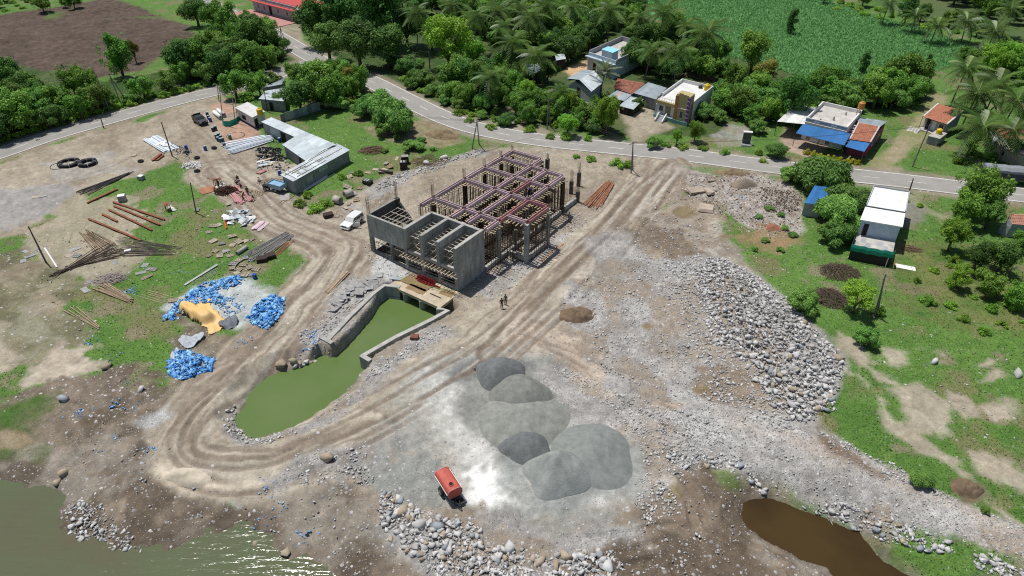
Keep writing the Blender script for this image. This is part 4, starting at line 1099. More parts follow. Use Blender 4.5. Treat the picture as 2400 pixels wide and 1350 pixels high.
for f, t0, t1, rot in [(0.06, .1, .9, 0), (0.12, .05, .75, .2), (0.2, .3, .95, -.2), (0.27, .2, .8, 0)]:
 p = r3[0].lerp(r3[1], f); d = r3[1] - r3[0]; d.normalize()
 a0 = p + e0 * t0; a1 = p + e0 * t1 + d * rot * 3
 b.part("roof_batten", M_wood, MB().tube(a0 + Vector((0, 0, .1)), a1 + Vector((0, 0, .1)), 0.05, n=4))
for t0, f0, f1 in [(0.25, 0.02, 0.5), (0.5, 0.3, 0.62), (0.62, 0.5, 0.95), (0.85, 0.1, 0.6), (0.12, 0.45, 0.98), (0.4, 0.1, 0.34)]:
 a0 = r3[0].lerp(r3[1], f0) + e0 * t0; a1 = r3[0].lerp(r3[1], f1) + e0 * t0
 b.part("roof_batten", M_wood, MB().tube(a0 + Vector((0, 0, .1)), a1 + Vector((0, 0, .1)), 0.05, n=4))
tank("yellow water tank on the flat roof of the white painted room", gxy([(610, 268)], 2.68)[0].tolist() + [2.68], 0.62, 1.35)
# white house with green tarpaulin
b = Bld("white_house", "narrow white flat roofed house with a green tarpaulin along its raised terrace", "house", (1988, 604))
zt = 1.35; zr_ = 3.95
F0, F1 = b.P(1988, 604, 0), b.P(2084, 622, 0)
k0, k1 = b.P(2050.8, 438.7, zr_), b.P(2127, 450.7, zr_)
for p in (k0, k1): p.z = 0
b.prism("terrace_base", M_black, [F0, F1, F0.lerp(F1, 1) + (k1 - F1) * 0.30, F0 + (k0 - F0) * 0.30], -0.6, zt - 0.1)
b.prism("terrace_floor", M_floor, [F0, F1, F1 + (k1 - F1) * 0.30, F0 + (k0 - F0) * 0.30], zt - 0.1, zt)
for i in range(7):
 for j in range(3):
  q = lambda u, v: (F0.lerp(F1, u)).lerp(k0.lerp(k1, u), v)
  c = [q((i + .05) / 7, 0.02 + j * .075), q((i + .95) / 7, 0.02 + j * .075), q((i + .95) / 7, 0.02 + (j + .93) * .075), q((i + .05) / 7, 0.02 + (j + .93) * .075)]
  b.prism("floor_tile", M_floor if (i + j) % 3 else M_greyp, c, zt + 0.002, zt + 0.012 + 0.003 * ((i * 3 + j) % 3))
W0, W1 = F0 + (k0 - F0) * 0.30, F1 + (k1 - F1) * 0.30
b.prism("house_body", M_paleblue, [W0, W1, k1, k0], -0.4, zr_ - 0.15)  # white walls coloured pale blue for the shade on them
ex = (W1 - W0).normalized() * 0.12
mid0, mid1 = W0 + (k0 - W0) * 0.36, W1 + (k1 - W1) * 0.36
b.prism("roof_slab", M_roofw, [W0 - ex * 2 - (k0 - W0).normalized() * .3, W1 + ex * 2 - (k0 - W0).normalized() * .3, mid1 + ex * 2, mid0 - ex * 2], zr_ - 0.15, zr_)
mid0b, mid1b = W0 + (k0 - W0) * 0.385, W1 + (k1 - W1) * 0.385
b.prism("roof_slab", M_roofw, [mid0b - ex * 2, mid1b + ex * 2, k1 + ex * 2, k0 - ex * 2], zr_ - 0.15, zr_ + 0.12)
b.prism("dark_step_line", M_dark, [mid0, mid1, mid1b, mid0b], zr_ - 0.2, zr_ - 0.02)  # dark strip along the step between the two roof slabs
for (a, c) in ((mid0b, k0), (mid1b, k1)):
 nrm = ex if a is mid1b else -ex
 b.prism("kerb", M_greyp, [a + nrm, a + nrm * 2.2, c + nrm * 2.2, c + nrm], zr_ + 0.122, zr_ + 0.3)
b.prism("kerb", M_greyp, [k0 - ex, k1 + ex, k1 + ex - (k0 - W0).normalized() * .2, k0 - ex - (k0 - W0).normalized() * .2], zr_ + 0.122, zr_ + 0.36)
b.door(W0, W1, 0.10, 0.22, zt, zt + 1.95)
tp = MB(); L_ = []
pts_t = [W0.lerp(F0, .35) - ex, F0 - ex, F0.lerp(F1, .33) - Vector((0, .12, 0)), F0.lerp(F1, .66) - Vector((0, .12, 0)), F1 + ex, F1.lerp(W1, .25) + ex]
for i in range(len(pts_t) - 1):
 for k in range(6):
  f = k / 6
  p = pts_t[i].lerp(pts_t[i + 1], f); sag = 0.12 * math.sin((i * 6 + k) * 1.3) + 0.05 * math.sin(k * 4.1)
  L_.append((p, 0.95 + sag * 0.5, 0.15 + sag))
vs = []
for p, hi, lo in L_: vs += [(p.x, p.y, zt + hi), (p.x - .05, p.y - 0.10, zt + (hi + lo) / 2), (p.x, p.y - .03, zt - 0.15 + lo * 0.4)]
nfs = len(L_)
tp.add(vs, [(3 * i + j, 3 * i + j + 1, 3 * i + 4 + j, 3 * i + 3 + j) for i in range(nfs - 1) for j in range(2)])
o = tp.build("tarpaulin", M_tarp_g); o.location = b.o
tag(o, "sea green tarpaulin wrapped round the terrace rail of the white house", "tarpaulin")
b.part("rail_post", M_prop, MB().tube((F0.x, F0.y, zt), (F0.x, F0.y, zt + 1.0), 0.04)); b.part("rail_post", M_prop, MB().tube((F1.x, F1.y, zt), (F1.x, F1.y, zt + 1.0), 0.04))
b.part("drain_pipe", M_white, MB().tube((F1 - ex * 4) + Vector((0, -.1, -0.6)), (F1 - ex * 4) + Vector((0, -.1, zt - .2)), 0.06))
# blue roofed shed in the acacias
b = Bld("blue_shed", "small dark shed with a bright blue sheet roof half under the acacias", "shed", (1888, 501))
r = [b.P(1909.4, 435, 2.7), b.P(1946, 439, 2.7), b.P(1928, 482, 2.3), b.P(1885, 476, 2.3)]
b.sheets("roof_sheet", M_blue, r[0], r[1], r[2], r[3], 4)
b.prism("wall", M_greyp, [r[3] + Vector((.15, .15, 0)), r[2] + Vector((-.15, .15, 0)), r[1] + Vector((-.15, -.15, 0)), r[0] + Vector((.15, -.15, 0))], -0.3, 2.25)
# house with the blue awnings
b = Bld("awning_house", "flat roofed house with long blue awnings, white lean-to and orange tiled wing", "house", (1891, 330))
zp = 4.3
FL, FR, BL = b.P(1890, 275, zp), b.P(1987, 298, zp), b.P(1928.5, 237.5, zp)
BR = quad4(BL, FL, FR)
fl, fr, br, bl = [Vector((p.x, p.y, 0)) for p in (FL, FR, BR, BL)]
b.prism("house_body", M_white, [fl, fr, br, bl], -0.2, 3.5)
b.prism("roof_floor", M_floor, [fl, fr, br, bl], 3.5, 3.56)
def ring(b, name, m, poly, t, z0, z1):
 n = len(poly); c = sum(poly, Vector()) / n
 for i in range(n):
  a, d = poly[i], poly[(i + 1) % n]
  e = (d - a).normalized(); nn = Vector((-e.y, e.x, 0))
  if nn.dot(c - a) < 0: nn = -nn
  b.prism(name, m, [a, d - e * t * (0 if i % 2 else 0), d + nn * t, a + nn * t] if i % 2 == 0 else [a + e * t * 1.01, d - e * t * 1.01, d - e * t * 1.01 + nn * t, a + e * t * 1.01 + nn * t], z0, z1)
ring(b, "parapet", M_white, [fl, fr, br, bl], 0.22, 3.562, zp)
b.face("parapet_band", M_greyp, fl, fr, 0.0, 1.0, 3.55, 4.15, 0.04, 0.05)
b.face("parapet_trim", M_white, fl, fr, -0.01, 1.01, 3.30, 3.5, 0.2, 0.2)
for f in (0.2, 0.62): b.face("parapet_motif", M_white, fl, fr, f, f + 0.14, 3.75, 3.95, 0.055, 0.03)
aw = [b.P(1882, 290.4, 3.2), b.P(1993, 313.7, 3.2), b.P(1977.6, 340.8, 2.6), b.P(1865.3, 312.4, 2.6)]
b.sheets("awning_sheet", M_blue, aw[0], aw[1], aw[2], aw[3], 9)
aw2 = [b.P(1993, 327, 2.75), b.P(2038, 336, 2.75), b.P(2025, 356, 2.35), b.P(1981.5, 344, 2.35)]
b.sheets("awning_sheet", M_blue, aw2[0], aw2[1], aw2[2], aw2[3], 4)
for p in (aw[3], aw[3].lerp(aw[2], .5), aw[2], aw2[2]): b.part("awning_post", M_prop, MB().tube((p.x, p.y + .05, 0), (p.x, p.y + .05, p.z), 0.06))
for f0, f1 in ((0.12, 0.2), (0.6, 0.68)): b.door(fl, fr, f0, f1, 0, 2.0, M_wood)
b.window(fl, fr, 0.3, 0.4, 0.9, 1.9); b.window(fl, fr, 0.8, 0.9, 0.9, 1.9)
tr = [b.P(2012.5, 287.8, 3.4), b.P(2061.6, 297, 3.4), b.P(2039.6, 334.3, 2.85), b.P(1992, 326.6, 2.85)]
b.tiles(M_tile, tr[0], tr[1], tr[2], tr[3])
for a, c in ((tr[0], tr[3]), (tr[1], tr[2])): b.part("tile_verge", M_ridge, MB().tube(a + Vector((0, 0, .08)), c + Vector((0, 0, .08)), 0.14, n=6))
tn = [b.P(2006, 274, 3.3), b.P(2078, 284.5, 3.3), b.P(2062, 297.5, 3.4), b.P(2012, 287.5, 3.4)]
b.sheets("roof_sheet", M_tin, tn[0], tn[1], tn[2], tn[3], 5)
g0, g1, g2, g3 = [Vector((p.x, p.y, 0)) for p in (tr[3], tr[2], tn[1], tn[0])]
b.prism("side_wing", M_magenta, [g0 + Vector((.1, .2, 0)), g1 + Vector((-.1, .2, 0)), g2 + Vector((-.15, -.1, 0)), g3 + Vector((.1, -.1, 0))], -0.2, 2.75)
b.window(g1 + Vector((-.1, .2, 0)), g2 + Vector((-.15, -.1, 0)), 0.3, 0.42, 1.0, 2.0, M_paleblue); b.window(g1 + Vector((-.1, .2, 0)), g2 + Vector((-.15, -.1, 0)), 0.62, 0.74, 1.0, 2.0, M_paleblue)
for i in range(8): b.part("stair_step", M_white, MB().box(tr[0].lerp(tr[3], 0.15 + 0.1 * i) + Vector((-.75, 0.1, -0.1 - 0.22 * i)), (0.9, 0.34, 0.2), math.atan2((tr[1] - tr[0]).y, (tr[1] - tr[0]).x)))
wl = [b.P(1862.7, 246.5, 3.3), b.P(1921, 254, 3.3), b.P(1888, 291.7, 2.9), b.P(1821, 285, 2.9)]
b.sheets("leanto_sheet", M_roofw, wl[0], wl[1], wl[2], wl[3], 7)
for p in (wl[3], wl[0], wl[3].lerp(wl[2], .6)): b.part("leanto_post", M_prop, MB().tube((p.x + .1, p.y, 0), (p.x + .1, p.y, p.z), 0.06))
b.prism("leanto_wall", M_greyp, [Vector((wl[0].x + .2, wl[0].y - .3, 0)), Vector((wl[1].x, wl[1].y - .3, 0)), Vector((wl[1].x, wl[1].y - .1, 0)), Vector((wl[0].x + .2, wl[0].y - .1, 0))], 0, 3.15)
tank("amber water tank on a tall stand at the roof corner of the blue awning house", (BR + b.o - Vector((1.0, 1.0, 0))).xy.to_tuple() + (3.56,), 0.62, 1.35, M_amber, 1.5)
for x, y, h in ((0.55, 0.35, .7), (0.3, .15, .5), (.7, .75, .6)):
 p = fl + (fr - fl) * x + (bl - fl) * y
 b.part("column_stub", M_conc_l, MB().box((p.x, p.y, 3.56 + h / 2), (.25, .25, h)))
# small tiled house and its tank block
b = Bld("tiled_house", "small grey house with a salmon tiled roof near the palms", "house", (2180, 310))
t4 = [b.P(2198.5, 244, 3.6), b.P(2258, 260, 3.6), b.P(2219, 292, 2.7), b.P(2163.6, 274, 2.7)]
b.tiles(M_tile, *t4)
for a, c in ((t4[0], t4[3]), (t4[1], t4[2])): b.part("tile_verge", M_ridge, MB().tube(a + Vector((0, 0, .1)), c + Vector((0, 0, .1)), 0.16, n=6))
q0, q1, q2, q3 = [Vector((p.x, p.y, 0)) for p in (t4[3], t4[2], t4[1], t4[0])]
iy = (q3 - q0).normalized(); ix = (q1 - q0).normalized()
wp = [q0 + iy * 1.2 + ix * .2, q1 + iy * .9 - ix * .1, q2 - iy * .1 - ix * .1, q3 - iy * .1 + ix * .2]
b.prism("house_body", M_greyp, wp, -0.2, 2.75)
b.part("gable", M_greyp, MB().add([wp[1] + Vector((0, 0, 2.75)), wp[2] + Vector((0, 0, 2.75)), wp[2] + Vector((0, 0, 3.5)), wp[1] - ix * .2 + Vector((0, 0, 2.75)), wp[2] - ix * .2 + Vector((0, 0, 2.75)), wp[2] - ix * .2 + Vector((0, 0, 3.5))], [(0, 1, 2), (5, 4, 3), (0, 2, 5, 3), (1, 4, 5, 2), (0, 3, 4, 1)]))
b.door(wp[0], wp[1], 0.12, 0.28, 0.3, 2.3); b.face("sheet_door", M_white, wp[0], wp[1], 0.36, 0.55, 0.3, 2.2, .04, .06); b.window(wp[0], wp[1], 0.68, 0.88, 1.1, 2.0)
b.prism("porch_slab", M_floor, [q0 - iy * .3, q1 - iy * .3, q1 + iy * .9, q0 + iy * 1.2], -0.2, 0.3)
for p in (q0, q1): b.part("porch_post", M_prop, MB().tube((p.x, p.y + .1, 0.3), (p.x, p.y + .1, 2.65), 0.05))
for i in range(5): b.part("step", M_ridge, MB().box(q0 - iy * (.6 + .4 * i) - ix * (.6) + Vector((0, 0, 0.2 - .07 * i)), (2.2, .3, .14), math.atan2(ix.y, ix.x)))
b = Bld("tank_block", "grey block plinth carrying the yellow tank before the small tiled house", "plinth", (2196, 336))
c0, c1, c3 = b.P(2176, 318, 1.6), b.P(2201, 325, 1.6), b.P(2195, 306, 1.6); c2 = quad4(c3, c0, c1)
b.prism("block_body", M_block, [c0, c1, c2, c3], -0.2, 1.5); b.prism("cap_slab", M_floor, [c0 - Vector((.1, .1, 0)), c1 + Vector((.1, -.1, 0)), c2 + Vector((.1, .1, 0)), c3 + Vector((-.1, .1, 0))], 1.5, 1.62)
tank("squat yellow tank on the grey plinth before the small tiled house", gxy([(2200, 313)], 1.62)[0].tolist() + [1.62], 0.55, 1.0, M_yellow)
# brown tiled house and grey walled yard at the right margin
b = Bld("old_tiled_house", "long low house with weathered brown tiles at the right margin behind the truck", "house", (2345, 366))
t5 = [b.P(2340, 298, 3.6), b.P(2440, 306, 3.6), b.P(2425, 373, 2.4), b.P(2322, 338, 2.4)]
m5 = [t5[0].lerp(t5[3], .55), t5[1].lerp(t5[2], .55)]
b.tiles(M_tile_b, t5[0], t5[1], m5[1], m5[0]); b.sheets("eave_sheet", M_tin_rust, m5[0], m5[1], t5[2], t5[3], 8, mats=[M_tin, M_tin_rust, M_tin, M_tin_rust])
q = [Vector((p.x, p.y, 0)) for p in (t5[3], t5[2], t5[1], t5[0])]
b.prism("house_body", mat("buff_wall", (0.42, 0.37, 0.27), 0.9, .15, 1), [q[0] + Vector((.4, .5, 0)), q[1] + Vector((-.4, .6, 0)), q[2] + Vector((-.4, -.4, 0)), q[3] + Vector((.4, -.4, 0))], -.2, 2.35)
b.window(q[0] + Vector((.4, .5, 0)), q[1] + Vector((-.4, .6, 0)), .3, .4, .9, 1.8)
b = Bld("walled_hut", "grey walled hut with a terracotta slab roof at the right margin below the road", "hut", (2365, 552))
t6 = [b.P(2366, 503, 2.4), b.P(2430, 500, 2.4), b.P(2436, 530, 2.1), b.P(2372, 526, 2.1)]
b.tiles(mat("terracotta", (0.40, 0.20, 0.14), .9, .25, 1), *t6)
q = [Vector((p.x, p.y, 0)) for p in (t6[3], t6[2], t6[1], t6[0])]
b.prism("hut_wall", M_greyp, [q[0] - Vector((.0, .0, 0)), q[1], q[2], q[3]], -.3, 2.1)
y0 = b.P(2340, 545, 0); b.prism("yard_wall", M_greyp, [y0, q[0] + Vector((-.1, -.05, 0)), q[0] + Vector((-.1, .2, 0)), y0 + Vector((0, .25, 0))], -.3, 1.7)
# tan and purple house
b = Bld("tan_house", "tan house with purple edged stair tower, white roof terrace and front steps", "house", (1584, 275))
zp = 4.5
FL, BL, BR = b.P(1543, 224, zp), b.P(1599, 184, zp), b.P(1672, 202, zp)
fl, bl, br = [Vector((p.x, p.y, 0)) for p in (FL, BL, BR)]; fr = fl + (br - bl)
b.prism("house_body", M_white, [fl, fr, br, bl], -0.2, 3.7); b.prism("roof_floor", M_roofw, [fl, fr, br, bl], 3.7, 3.76)
ex = (fr - fl).normalized(); ey = (bl - fl).normalized()
b.prism("parapet", M_white, [bl, br, br - ey * .2, bl - ey * .2], 3.762, zp); b.prism("parapet", M_white, [fr - ex * .2 + ey * .01, fr + ey * .01, br - ey * .21, br - ex * .2 - ey * .21], 3.762, zp); b.prism("parapet", M_white, [fl + ey * 2, fl + ex * .2 + ey * 2, bl + ex * .2 - ey * .21, bl - ey * .21], 3.762, zp)
b.face("eave_band", M_tan, fl, fr, 0.0, 0.62, 3.0, 3.72, 0.5, 0.9)
L_ = (fr - fl).length
t0, t1 = fl + ex * L_ * .60 - ey * .9, fl + ex * L_ * 1.0 - ey * .9
b.prism("stair_tower", M_tan, [t0, t1, t1 + ey * 2.6, t0 + ey * 2.6], -0.2, 6.2)
b.face("tower_edge", M_orange, t0, t1, -0.04, 0.16, -0.2, 5.9, 0.14, 0.3); b.face("tower_edge", M_purple, t0, t1, 0.87, 1.04, -0.2, 6.0, 0.14, 0.3)
for k in range(6): b.face("tower_rib", M_white, t0, t1, 0.86, 1.05, 1.0 + k * .85, 1.06 + k * .85, 0.17, 0.05)
b.face("tower_crest", M_tan, t0, t1, 0.18, 0.46, 6.2, 6.55, 0.0, 0.25); b.face("tower_crest", M_tan, t0, t1, 0.46, 0.86, 6.2, 6.42, 0.0, 0.25)
b.face("tower_string", M_white, t0, t1, 0.17, 0.86, 3.35, 3.5, 0.08, 0.12)
b.window(t0, t1, 0.40, 0.62, 1.5, 2.8, M_paleblue)
b.face("plinth", M_teal, fl, fr, 0.0, 1.05, -0.3, 0.9, 1.1, 0.18)
b.face("verandah_floor", M_greyp, fl, fr, 0.0, 0.59, -0.1, 0.85, 0.9, 0.9)
b.door(fl, fr, 0.28, 0.42, 0.9, 2.9, M_wood); b.window(fl, fr, 0.08, 0.2, 1.5, 2.6)
for f in (0.02, 0.57): b.face("porch_pillar", M_paleblue, fl, fr, f, f + 0.035, 0.85, 3.0, 0.85, 0.25)
s0 = fl + ex * L_ * .14 - ey * 1.0
for k in range(7): b.part("step", M_greyp, MB().box(s0 + ex * .8 - ey * (.28 * k + .15) + Vector((0, 0, .74 - .12 * k)), (1.5, .3, .2), math.atan2(ex.y, ex.x)))
for s_ in (-.05, 1.65):
 mb = MB(); a = s0 + ex * s_; c = a - ey * 2.1; w = ex * .22
 mb.add([a, a + w, c + w, c, a + Vector((0, 0, 1.6)), a + w + Vector((0, 0, 1.6)), c + w + Vector((0, 0, .6)), c + Vector((0, 0, .6))], [(3, 2, 1, 0), (4, 5, 6, 7), (0, 1, 5, 4), (1, 2, 6, 5), (2, 3, 7, 6), (3, 0, 4, 7)]); b.part("stair_wall", M_white, mb)
rl = MB()
for k in range(9): p = fl + ex * L_ * .58 * k / 8 - ey * .3; rl.tube(p + Vector((0, 0, 3.76)), p + Vector((0, 0, 4.4)), .03, n=4)
rl.tube(fl - ey * .3 + Vector((0, 0, 4.4)), fl + ex * L_ * .58 - ey * .3 + Vector((0, 0, 4.4)), .035, n=4); b.part("roof_railing", M_prop, rl)
p = br - ex * 1.0 - ey * 1.2 + b.o; tank("yellow square shouldered tank on the white terrace of the tan house", (p.x, p.y, 3.76), .6, 1.4)
p = br - ex * 2.6 - ey * 1.0 + b.o; tank("low black tank on the white terrace of the tan house", (p.x, p.y, 3.76), .45, .6, M_black)
# pale blue house beyond the palms
b = Bld("pale_blue_house", "pale blue house with walled roof terrace and sky blue stair head among the palms", "house", (1400, 150))
zp = 4.6
FL, BL, BR = b.P(1380, 120, zp), b.P(1458, 86, zp), b.P(1520, 104, zp)
fl, bl, br = [Vector((p.x, p.y, 0)) for p in (FL, BL, BR)]; fr = fl + (br - bl)
b.prism("house_body", M_paleblue, [fl, fr, br, bl], -0.2, 3.6); b.prism("roof_floor", M_floor, [fl, fr, br, bl], 3.6, 3.66)
ex = (fr - fl).normalized(); ey = (bl - fl).normalized(); L_ = (fr - fl).length
b.prism("parapet", M_greyp, [bl, br, br - ey * .22, bl - ey * .22], 3.662, zp + .2); b.prism("parapet", M_greyp, [fl + ey * .25, fl + ex * .22 + ey * .25, bl + ex * .22 - ey * .23, bl - ey * .23], 3.662, zp + .2); b.prism("parapet", M_greyp, [fr - ex * .22 + ey * .25, fr + ey * .25, br - ey * .23, br - ex * .22 - ey * .23], 3.662, zp - .1)
b.prism("parapet", M_paleblue, [fl, fr, fr + ey * .22, fl + ey * .22], 3.662, zp - .2)
h0 = fl + ex * L_ * .45 + ey * .4
b.prism("stair_head", M_paleblue, [h0, h0 + ex * 3.4, h0 + ex * 3.4 + ey * 3, h0 + ey * 3], 3.662, 5.7); b.prism("stair_head_roof", M_skyblue, [h0 - ex * .2, h0 + ex * 3.6, h0 + ex * 3.6 + ey * 3.2, h0 - ex * .2 + ey * 3.2], 5.7, 5.85)
b.face("eave", M_paleblue, fl, fr, -.05, 1.02, 3.3, 3.6, .8, .8)
b.door(fl, fr, .2, .3, 0, 2.2); b.window(fl, fr, .5, .6, 1, 2); b.window(fl, fr, .75, .85, 1, 2)
for f in (.05, .4, .75): b.face("porch_pillar", M_paleblue, fl, fr, f, f + .03, -.2, 3.3, .75, .25)
p = br - ex * .9 - ey * 1.2 + b.o; tank("ochre tank at the far corner of the pale blue house roof", (p.x, p.y, 3.66), .6, 1.3, mat("tank_ochre", (.45, .31, .06), .6, .15, 2))
# tin barn, red tiled hut, tin sheds
def shed(name, label, cat, quad, zs, m, n, wallm, tiled=False, wz=None, base=None, group=None, mats=None):
 bb = Bld(name, label, cat, base or quad[3], group=group)
 P_ = [bb.P(*p, z) for p, z in zip(quad, zs)]
 if tiled: bb.tiles(m, *P_)
 else: bb.sheets("roof_sheet", m, *P_, n, mats=mats)
 q = [Vector((p.x, p.y, 0)) for p in (P_[3], P_[2], P_[1], P_[0])]; c = sum(q, Vector()) / 4
 bb.prism("wall", wallm, [c + (v - c) * .9 for v in q], -.2, (wz or min(zs) - .06))
 bb.door(c + (q[0] - c) * .9, c + (q[1] - c) * .9, .35, .5, 0, min(1.9, min(zs) - .3))
 return bb
b = Bld("tin_barn", "grey gabled tin barn beside the date palm", "barn", (1360, 215))
rd = [b.P(1358, 187, 4.2), b.P(1392, 166, 4.2)]
e1 = [b.P(1329, 184, 3.0), b.P(1366, 163, 3.0)]; e2 = [b.P(1386, 215, 3.0), b.P(1416, 192, 3.0)]
b.sheets("roof_sheet", M_tin, rd[0], rd[1], e1[1], e1[0], 7); b.sheets("roof_sheet", M_tin_w, rd[0], rd[1], e2[1], e2[0], 7)
q = [Vector((p.x, p.y, 0)) for p in (e1[0], e2[0], e2[1], e1[1])]; c = sum(q, Vector()) / 4
b.prism("wall", M_greyp, [c + (v - c) * .92 for v in q], -.2, 2.95)
b.door(c + (q[0] - c) * .92, c + (q[1] - c) * .92, .4, .55, 0, 2.2)
shed("tiled_hut", "hut with a red tiled roof between the date palm and the tin shed", "hut", [(1447, 184), (1511, 195), (1482, 221), (1438, 206)], (3.4, 3.4, 2.5, 2.5), M_tile_b, 1, M_greyp, True)
shed("tin_shed", "pale tin roofed shed against the tan house", "shed", [(1519, 193), (1562, 206), (1537, 233), (1484, 218)], (3.2, 3.2, 2.7, 2.7), M_tin, 5, M_block)
shed("low_shed", "low shed with grey sheets in front of the red tiled hut", "shed", [(1446, 212), (1480, 222), (1462, 237), (1424, 226)], (2.4, 2.4, 2.0, 2.0), M_tin, 4, M_dark, mats=[M_tin, M_tin_rust, M_tin])
shed("low_shed", "low shed with a tilted pale sheet roof by the small round tree", "shed", [(1478, 226), (1508, 233), (1484, 257), (1450, 248)], (2.4, 2.3, 1.8, 1.8), M_tin_w, 4, M_dark)
shed("collapsed_shed", "collapsed shed of rusty streaked sheets in the bushes by the road", "shed", [(1362, 238), (1392, 242), (1400, 270), (1362, 262)], (2.0, 1.8, 0.9, 1.0), M_tin_rust, 6, M_dark, mats=[M_tin_rust, M_tin, M_tin_rust])
shed("hidden_shed", "tin roof half hidden under a coconut palm in the grove", "shed", [(1236, 152), (1272, 148), (1280, 162), (1240, 176)], (3, 3, 2.5, 2.5), M_tin_w, 5, M_dark)
shed("hidden_shed", "small tin roof glimpsed between trees left of the orange grain patch", "shed", [(1300, 128), (1322, 126), (1326, 138), (1304, 142)], (3, 3, 2.6, 2.6), M_tin_w, 3, M_dark)
# by the junction
shed("tin_shed", "blue grey tin roof among the junction trees, upper one", "shed", [(649, 191), (668, 183), (660, 198), (612, 207)], (3, 3, 2.6, 2.6), M_tin, 4, M_block)
shed("tin_shed", "bright tin roof among the junction trees, lower one behind the yellow tank", "shed", [(622, 213), (668, 206), (668, 238), (606, 232)], (3, 3, 2.5, 2.5), M_tin_w, 6, M_block)
shed("thatched_hut", "brown roofed hut with a pale sheet end among the junction trees", "hut", [(705, 164), (752, 163), (756, 176), (700, 178)], (3, 3, 2.4, 2.4), M_tin_rust, 5, M_block, mats=[M_tin_w, mat("thatch", (.24, .19, .12), .95, .25, 2), mat("thatch_b", (.20, .16, .10), .95, .25, 2)])
b = Bld("sheet_fence", "dark sheet fence in the shade behind the long shed", "fence", (660, 288))
P0, P1 = b.P(660, 288, 0), b.P(752, 258, 0)
for k in range(9):
 a, c = P0.lerp(P1, k / 9), P0.lerp(P1, (k + .97) / 9); d = (c - a).normalized(); n = Vector((-d.y, d.x, 0)) * (.03 + .02 * (k % 2))
 b.prism("fence_sheet", M_tin if k % 3 else M_block, [a, c, c + n, a + n], 0, 1.8 + .1 * (k % 2))
b = Bld("grey_hall", "long grey hall with a red edged roof and pink paved forecourt", "hall", (605, 26))
a0, a1 = b.P(596, 24, 0), b.P(700, 52, 0); dd = (a1 - a0).normalized(); nn = Vector((-dd.y, dd.x, 0))
b.prism("hall_body", M_greyp, [a0, a1, a1 + nn * 12, a0 + nn * 12], -.2, 3.4)
b.prism("roof_slab", M_floor, [a0 - nn * .2 - dd * .2, a1 - nn * .2 + dd * .2, a1 + nn * 12.2 + dd * .2, a0 + nn * 12.2 - dd * .2], 3.4, 3.6)
b.prism("roof_skirt", M_redroof, [a0 - nn * 1.3 - dd * .4, a1 - nn * 1.3 + dd * .4, a1 - nn * .22 + dd * .4, a0 - nn * .22 - dd * .4], 3.25, 3.4)
b.prism("upper_deck", M_redroof, [a0 + nn * 2 + dd * 2, a1 + nn * 2, a1 + nn * 11, a0 + nn * 11 + dd * 2], 3.6, 3.75)
b.face("parapet", M_greyp, a0, a1, 0.0, 1.0, 3.6, 4.3, 0.1, .2); b.door(a0, a1, .37, .43, 0, 2.6)
for f in (.1, .24, .55, .75): b.window(a0, a1, f, f + .05, 1, 2.2)
b.prism("forecourt", M_pink, [a0 - nn * .05 - dd * 2, a1 - nn * .05, a1 - nn * 8, a0 - nn * 8 - dd * 2], -.1, .06)
# grey pillar stone
b = Bld("memorial_stone", "grey concrete pillar block with a white top on the rubble by the road", "pillar", (1748, 341))
MB().add([(-1.0, -.9, 0), (1.0, -.9, 0), (1.0, .9, 0), (-1.0, .9, 0), (-.9, -.8, .35), (.9, -.8, .35), (.9, .8, .35), (-.9, .8, .35)], [(3, 2, 1, 0), (4, 5, 6, 7), (0, 1, 5, 4), (1, 2, 6, 5), (2, 3, 7, 6), (3, 0, 4, 7)]).build("footing", M_conc, b.root)
MB().add([(-.75, .1, .352), (.75, .1, .352), (.75, .75, .352), (-.75, .75, .352), (-.75, .3, 2.5), (.75, .3, 2.5), (.75, .75, 2.5), (-.75, .75, 2.5)], [(3, 2, 1, 0), (4, 5, 6, 7), (0, 1, 5, 4), (1, 2, 6, 5), (2, 3, 7, 6), (3, 0, 4, 7)]).build("shaft", M_conc_d, b.root)
MB().box((0, .5, 2.58), (1.7, .8, .14)).build("cap", M_white, b.root)
b.root.rotation_euler = (0, 0, -.15)
# PLANTS
M_bark = mat("bark", (0.13, 0.10, 0.075), 0.95, 0.3, 4, bump=0.03)
M_palmbark = mat("palm_bark", (0.20, 0.17, 0.14), 0.95, 0.25, 5, streak=(1, 1, 4), bump=0.03)
LEAF = {
 'bushy': leaf_mat("leaf_bushy", (0.055, 0.145, 0.016), (0.228, 0.428, 0.058)),
 'dark': leaf_mat("leaf_dark", (0.033, 0.100, 0.016), (0.144, 0.292, 0.053)),
 'bright': leaf_mat("leaf_bright", (0.094, 0.230, 0.018), (0.297, 0.540, 0.053)),
 'feathery': leaf_mat("leaf_feathery", (0.068, 0.171, 0.030), (0.251, 0.457, 0.092)),
 'shrub': leaf_mat("leaf_shrub", (0.091, 0.214, 0.023), (0.304, 0.528, 0.058)),
 'column': leaf_mat("leaf_column", (0.033, 0.097, 0.018), (0.136, 0.256, 0.042)),
 'rusty': leaf_mat("leaf_rusty", (0.121, 0.136, 0.029), (0.327, 0.314, 0.058)),
 'hedge': leaf_mat("leaf_hedge", (0.243, 0.285, 0.019), (0.638, 0.599, 0.035)),
}
M_frond = leaf_mat("palm_frond", (0.038, 0.105, 0.020), (0.175, 0.270, 0.060), 0.4, 0.3)
M_date = leaf_mat("date_frond", (0.097, 0.143, 0.072), (0.235, 0.285, 0.132), 0.5, 0.15)
M_deadfrond = mat("dry_frond", (0.22, 0.16, 0.09), 0.95, 0.3)
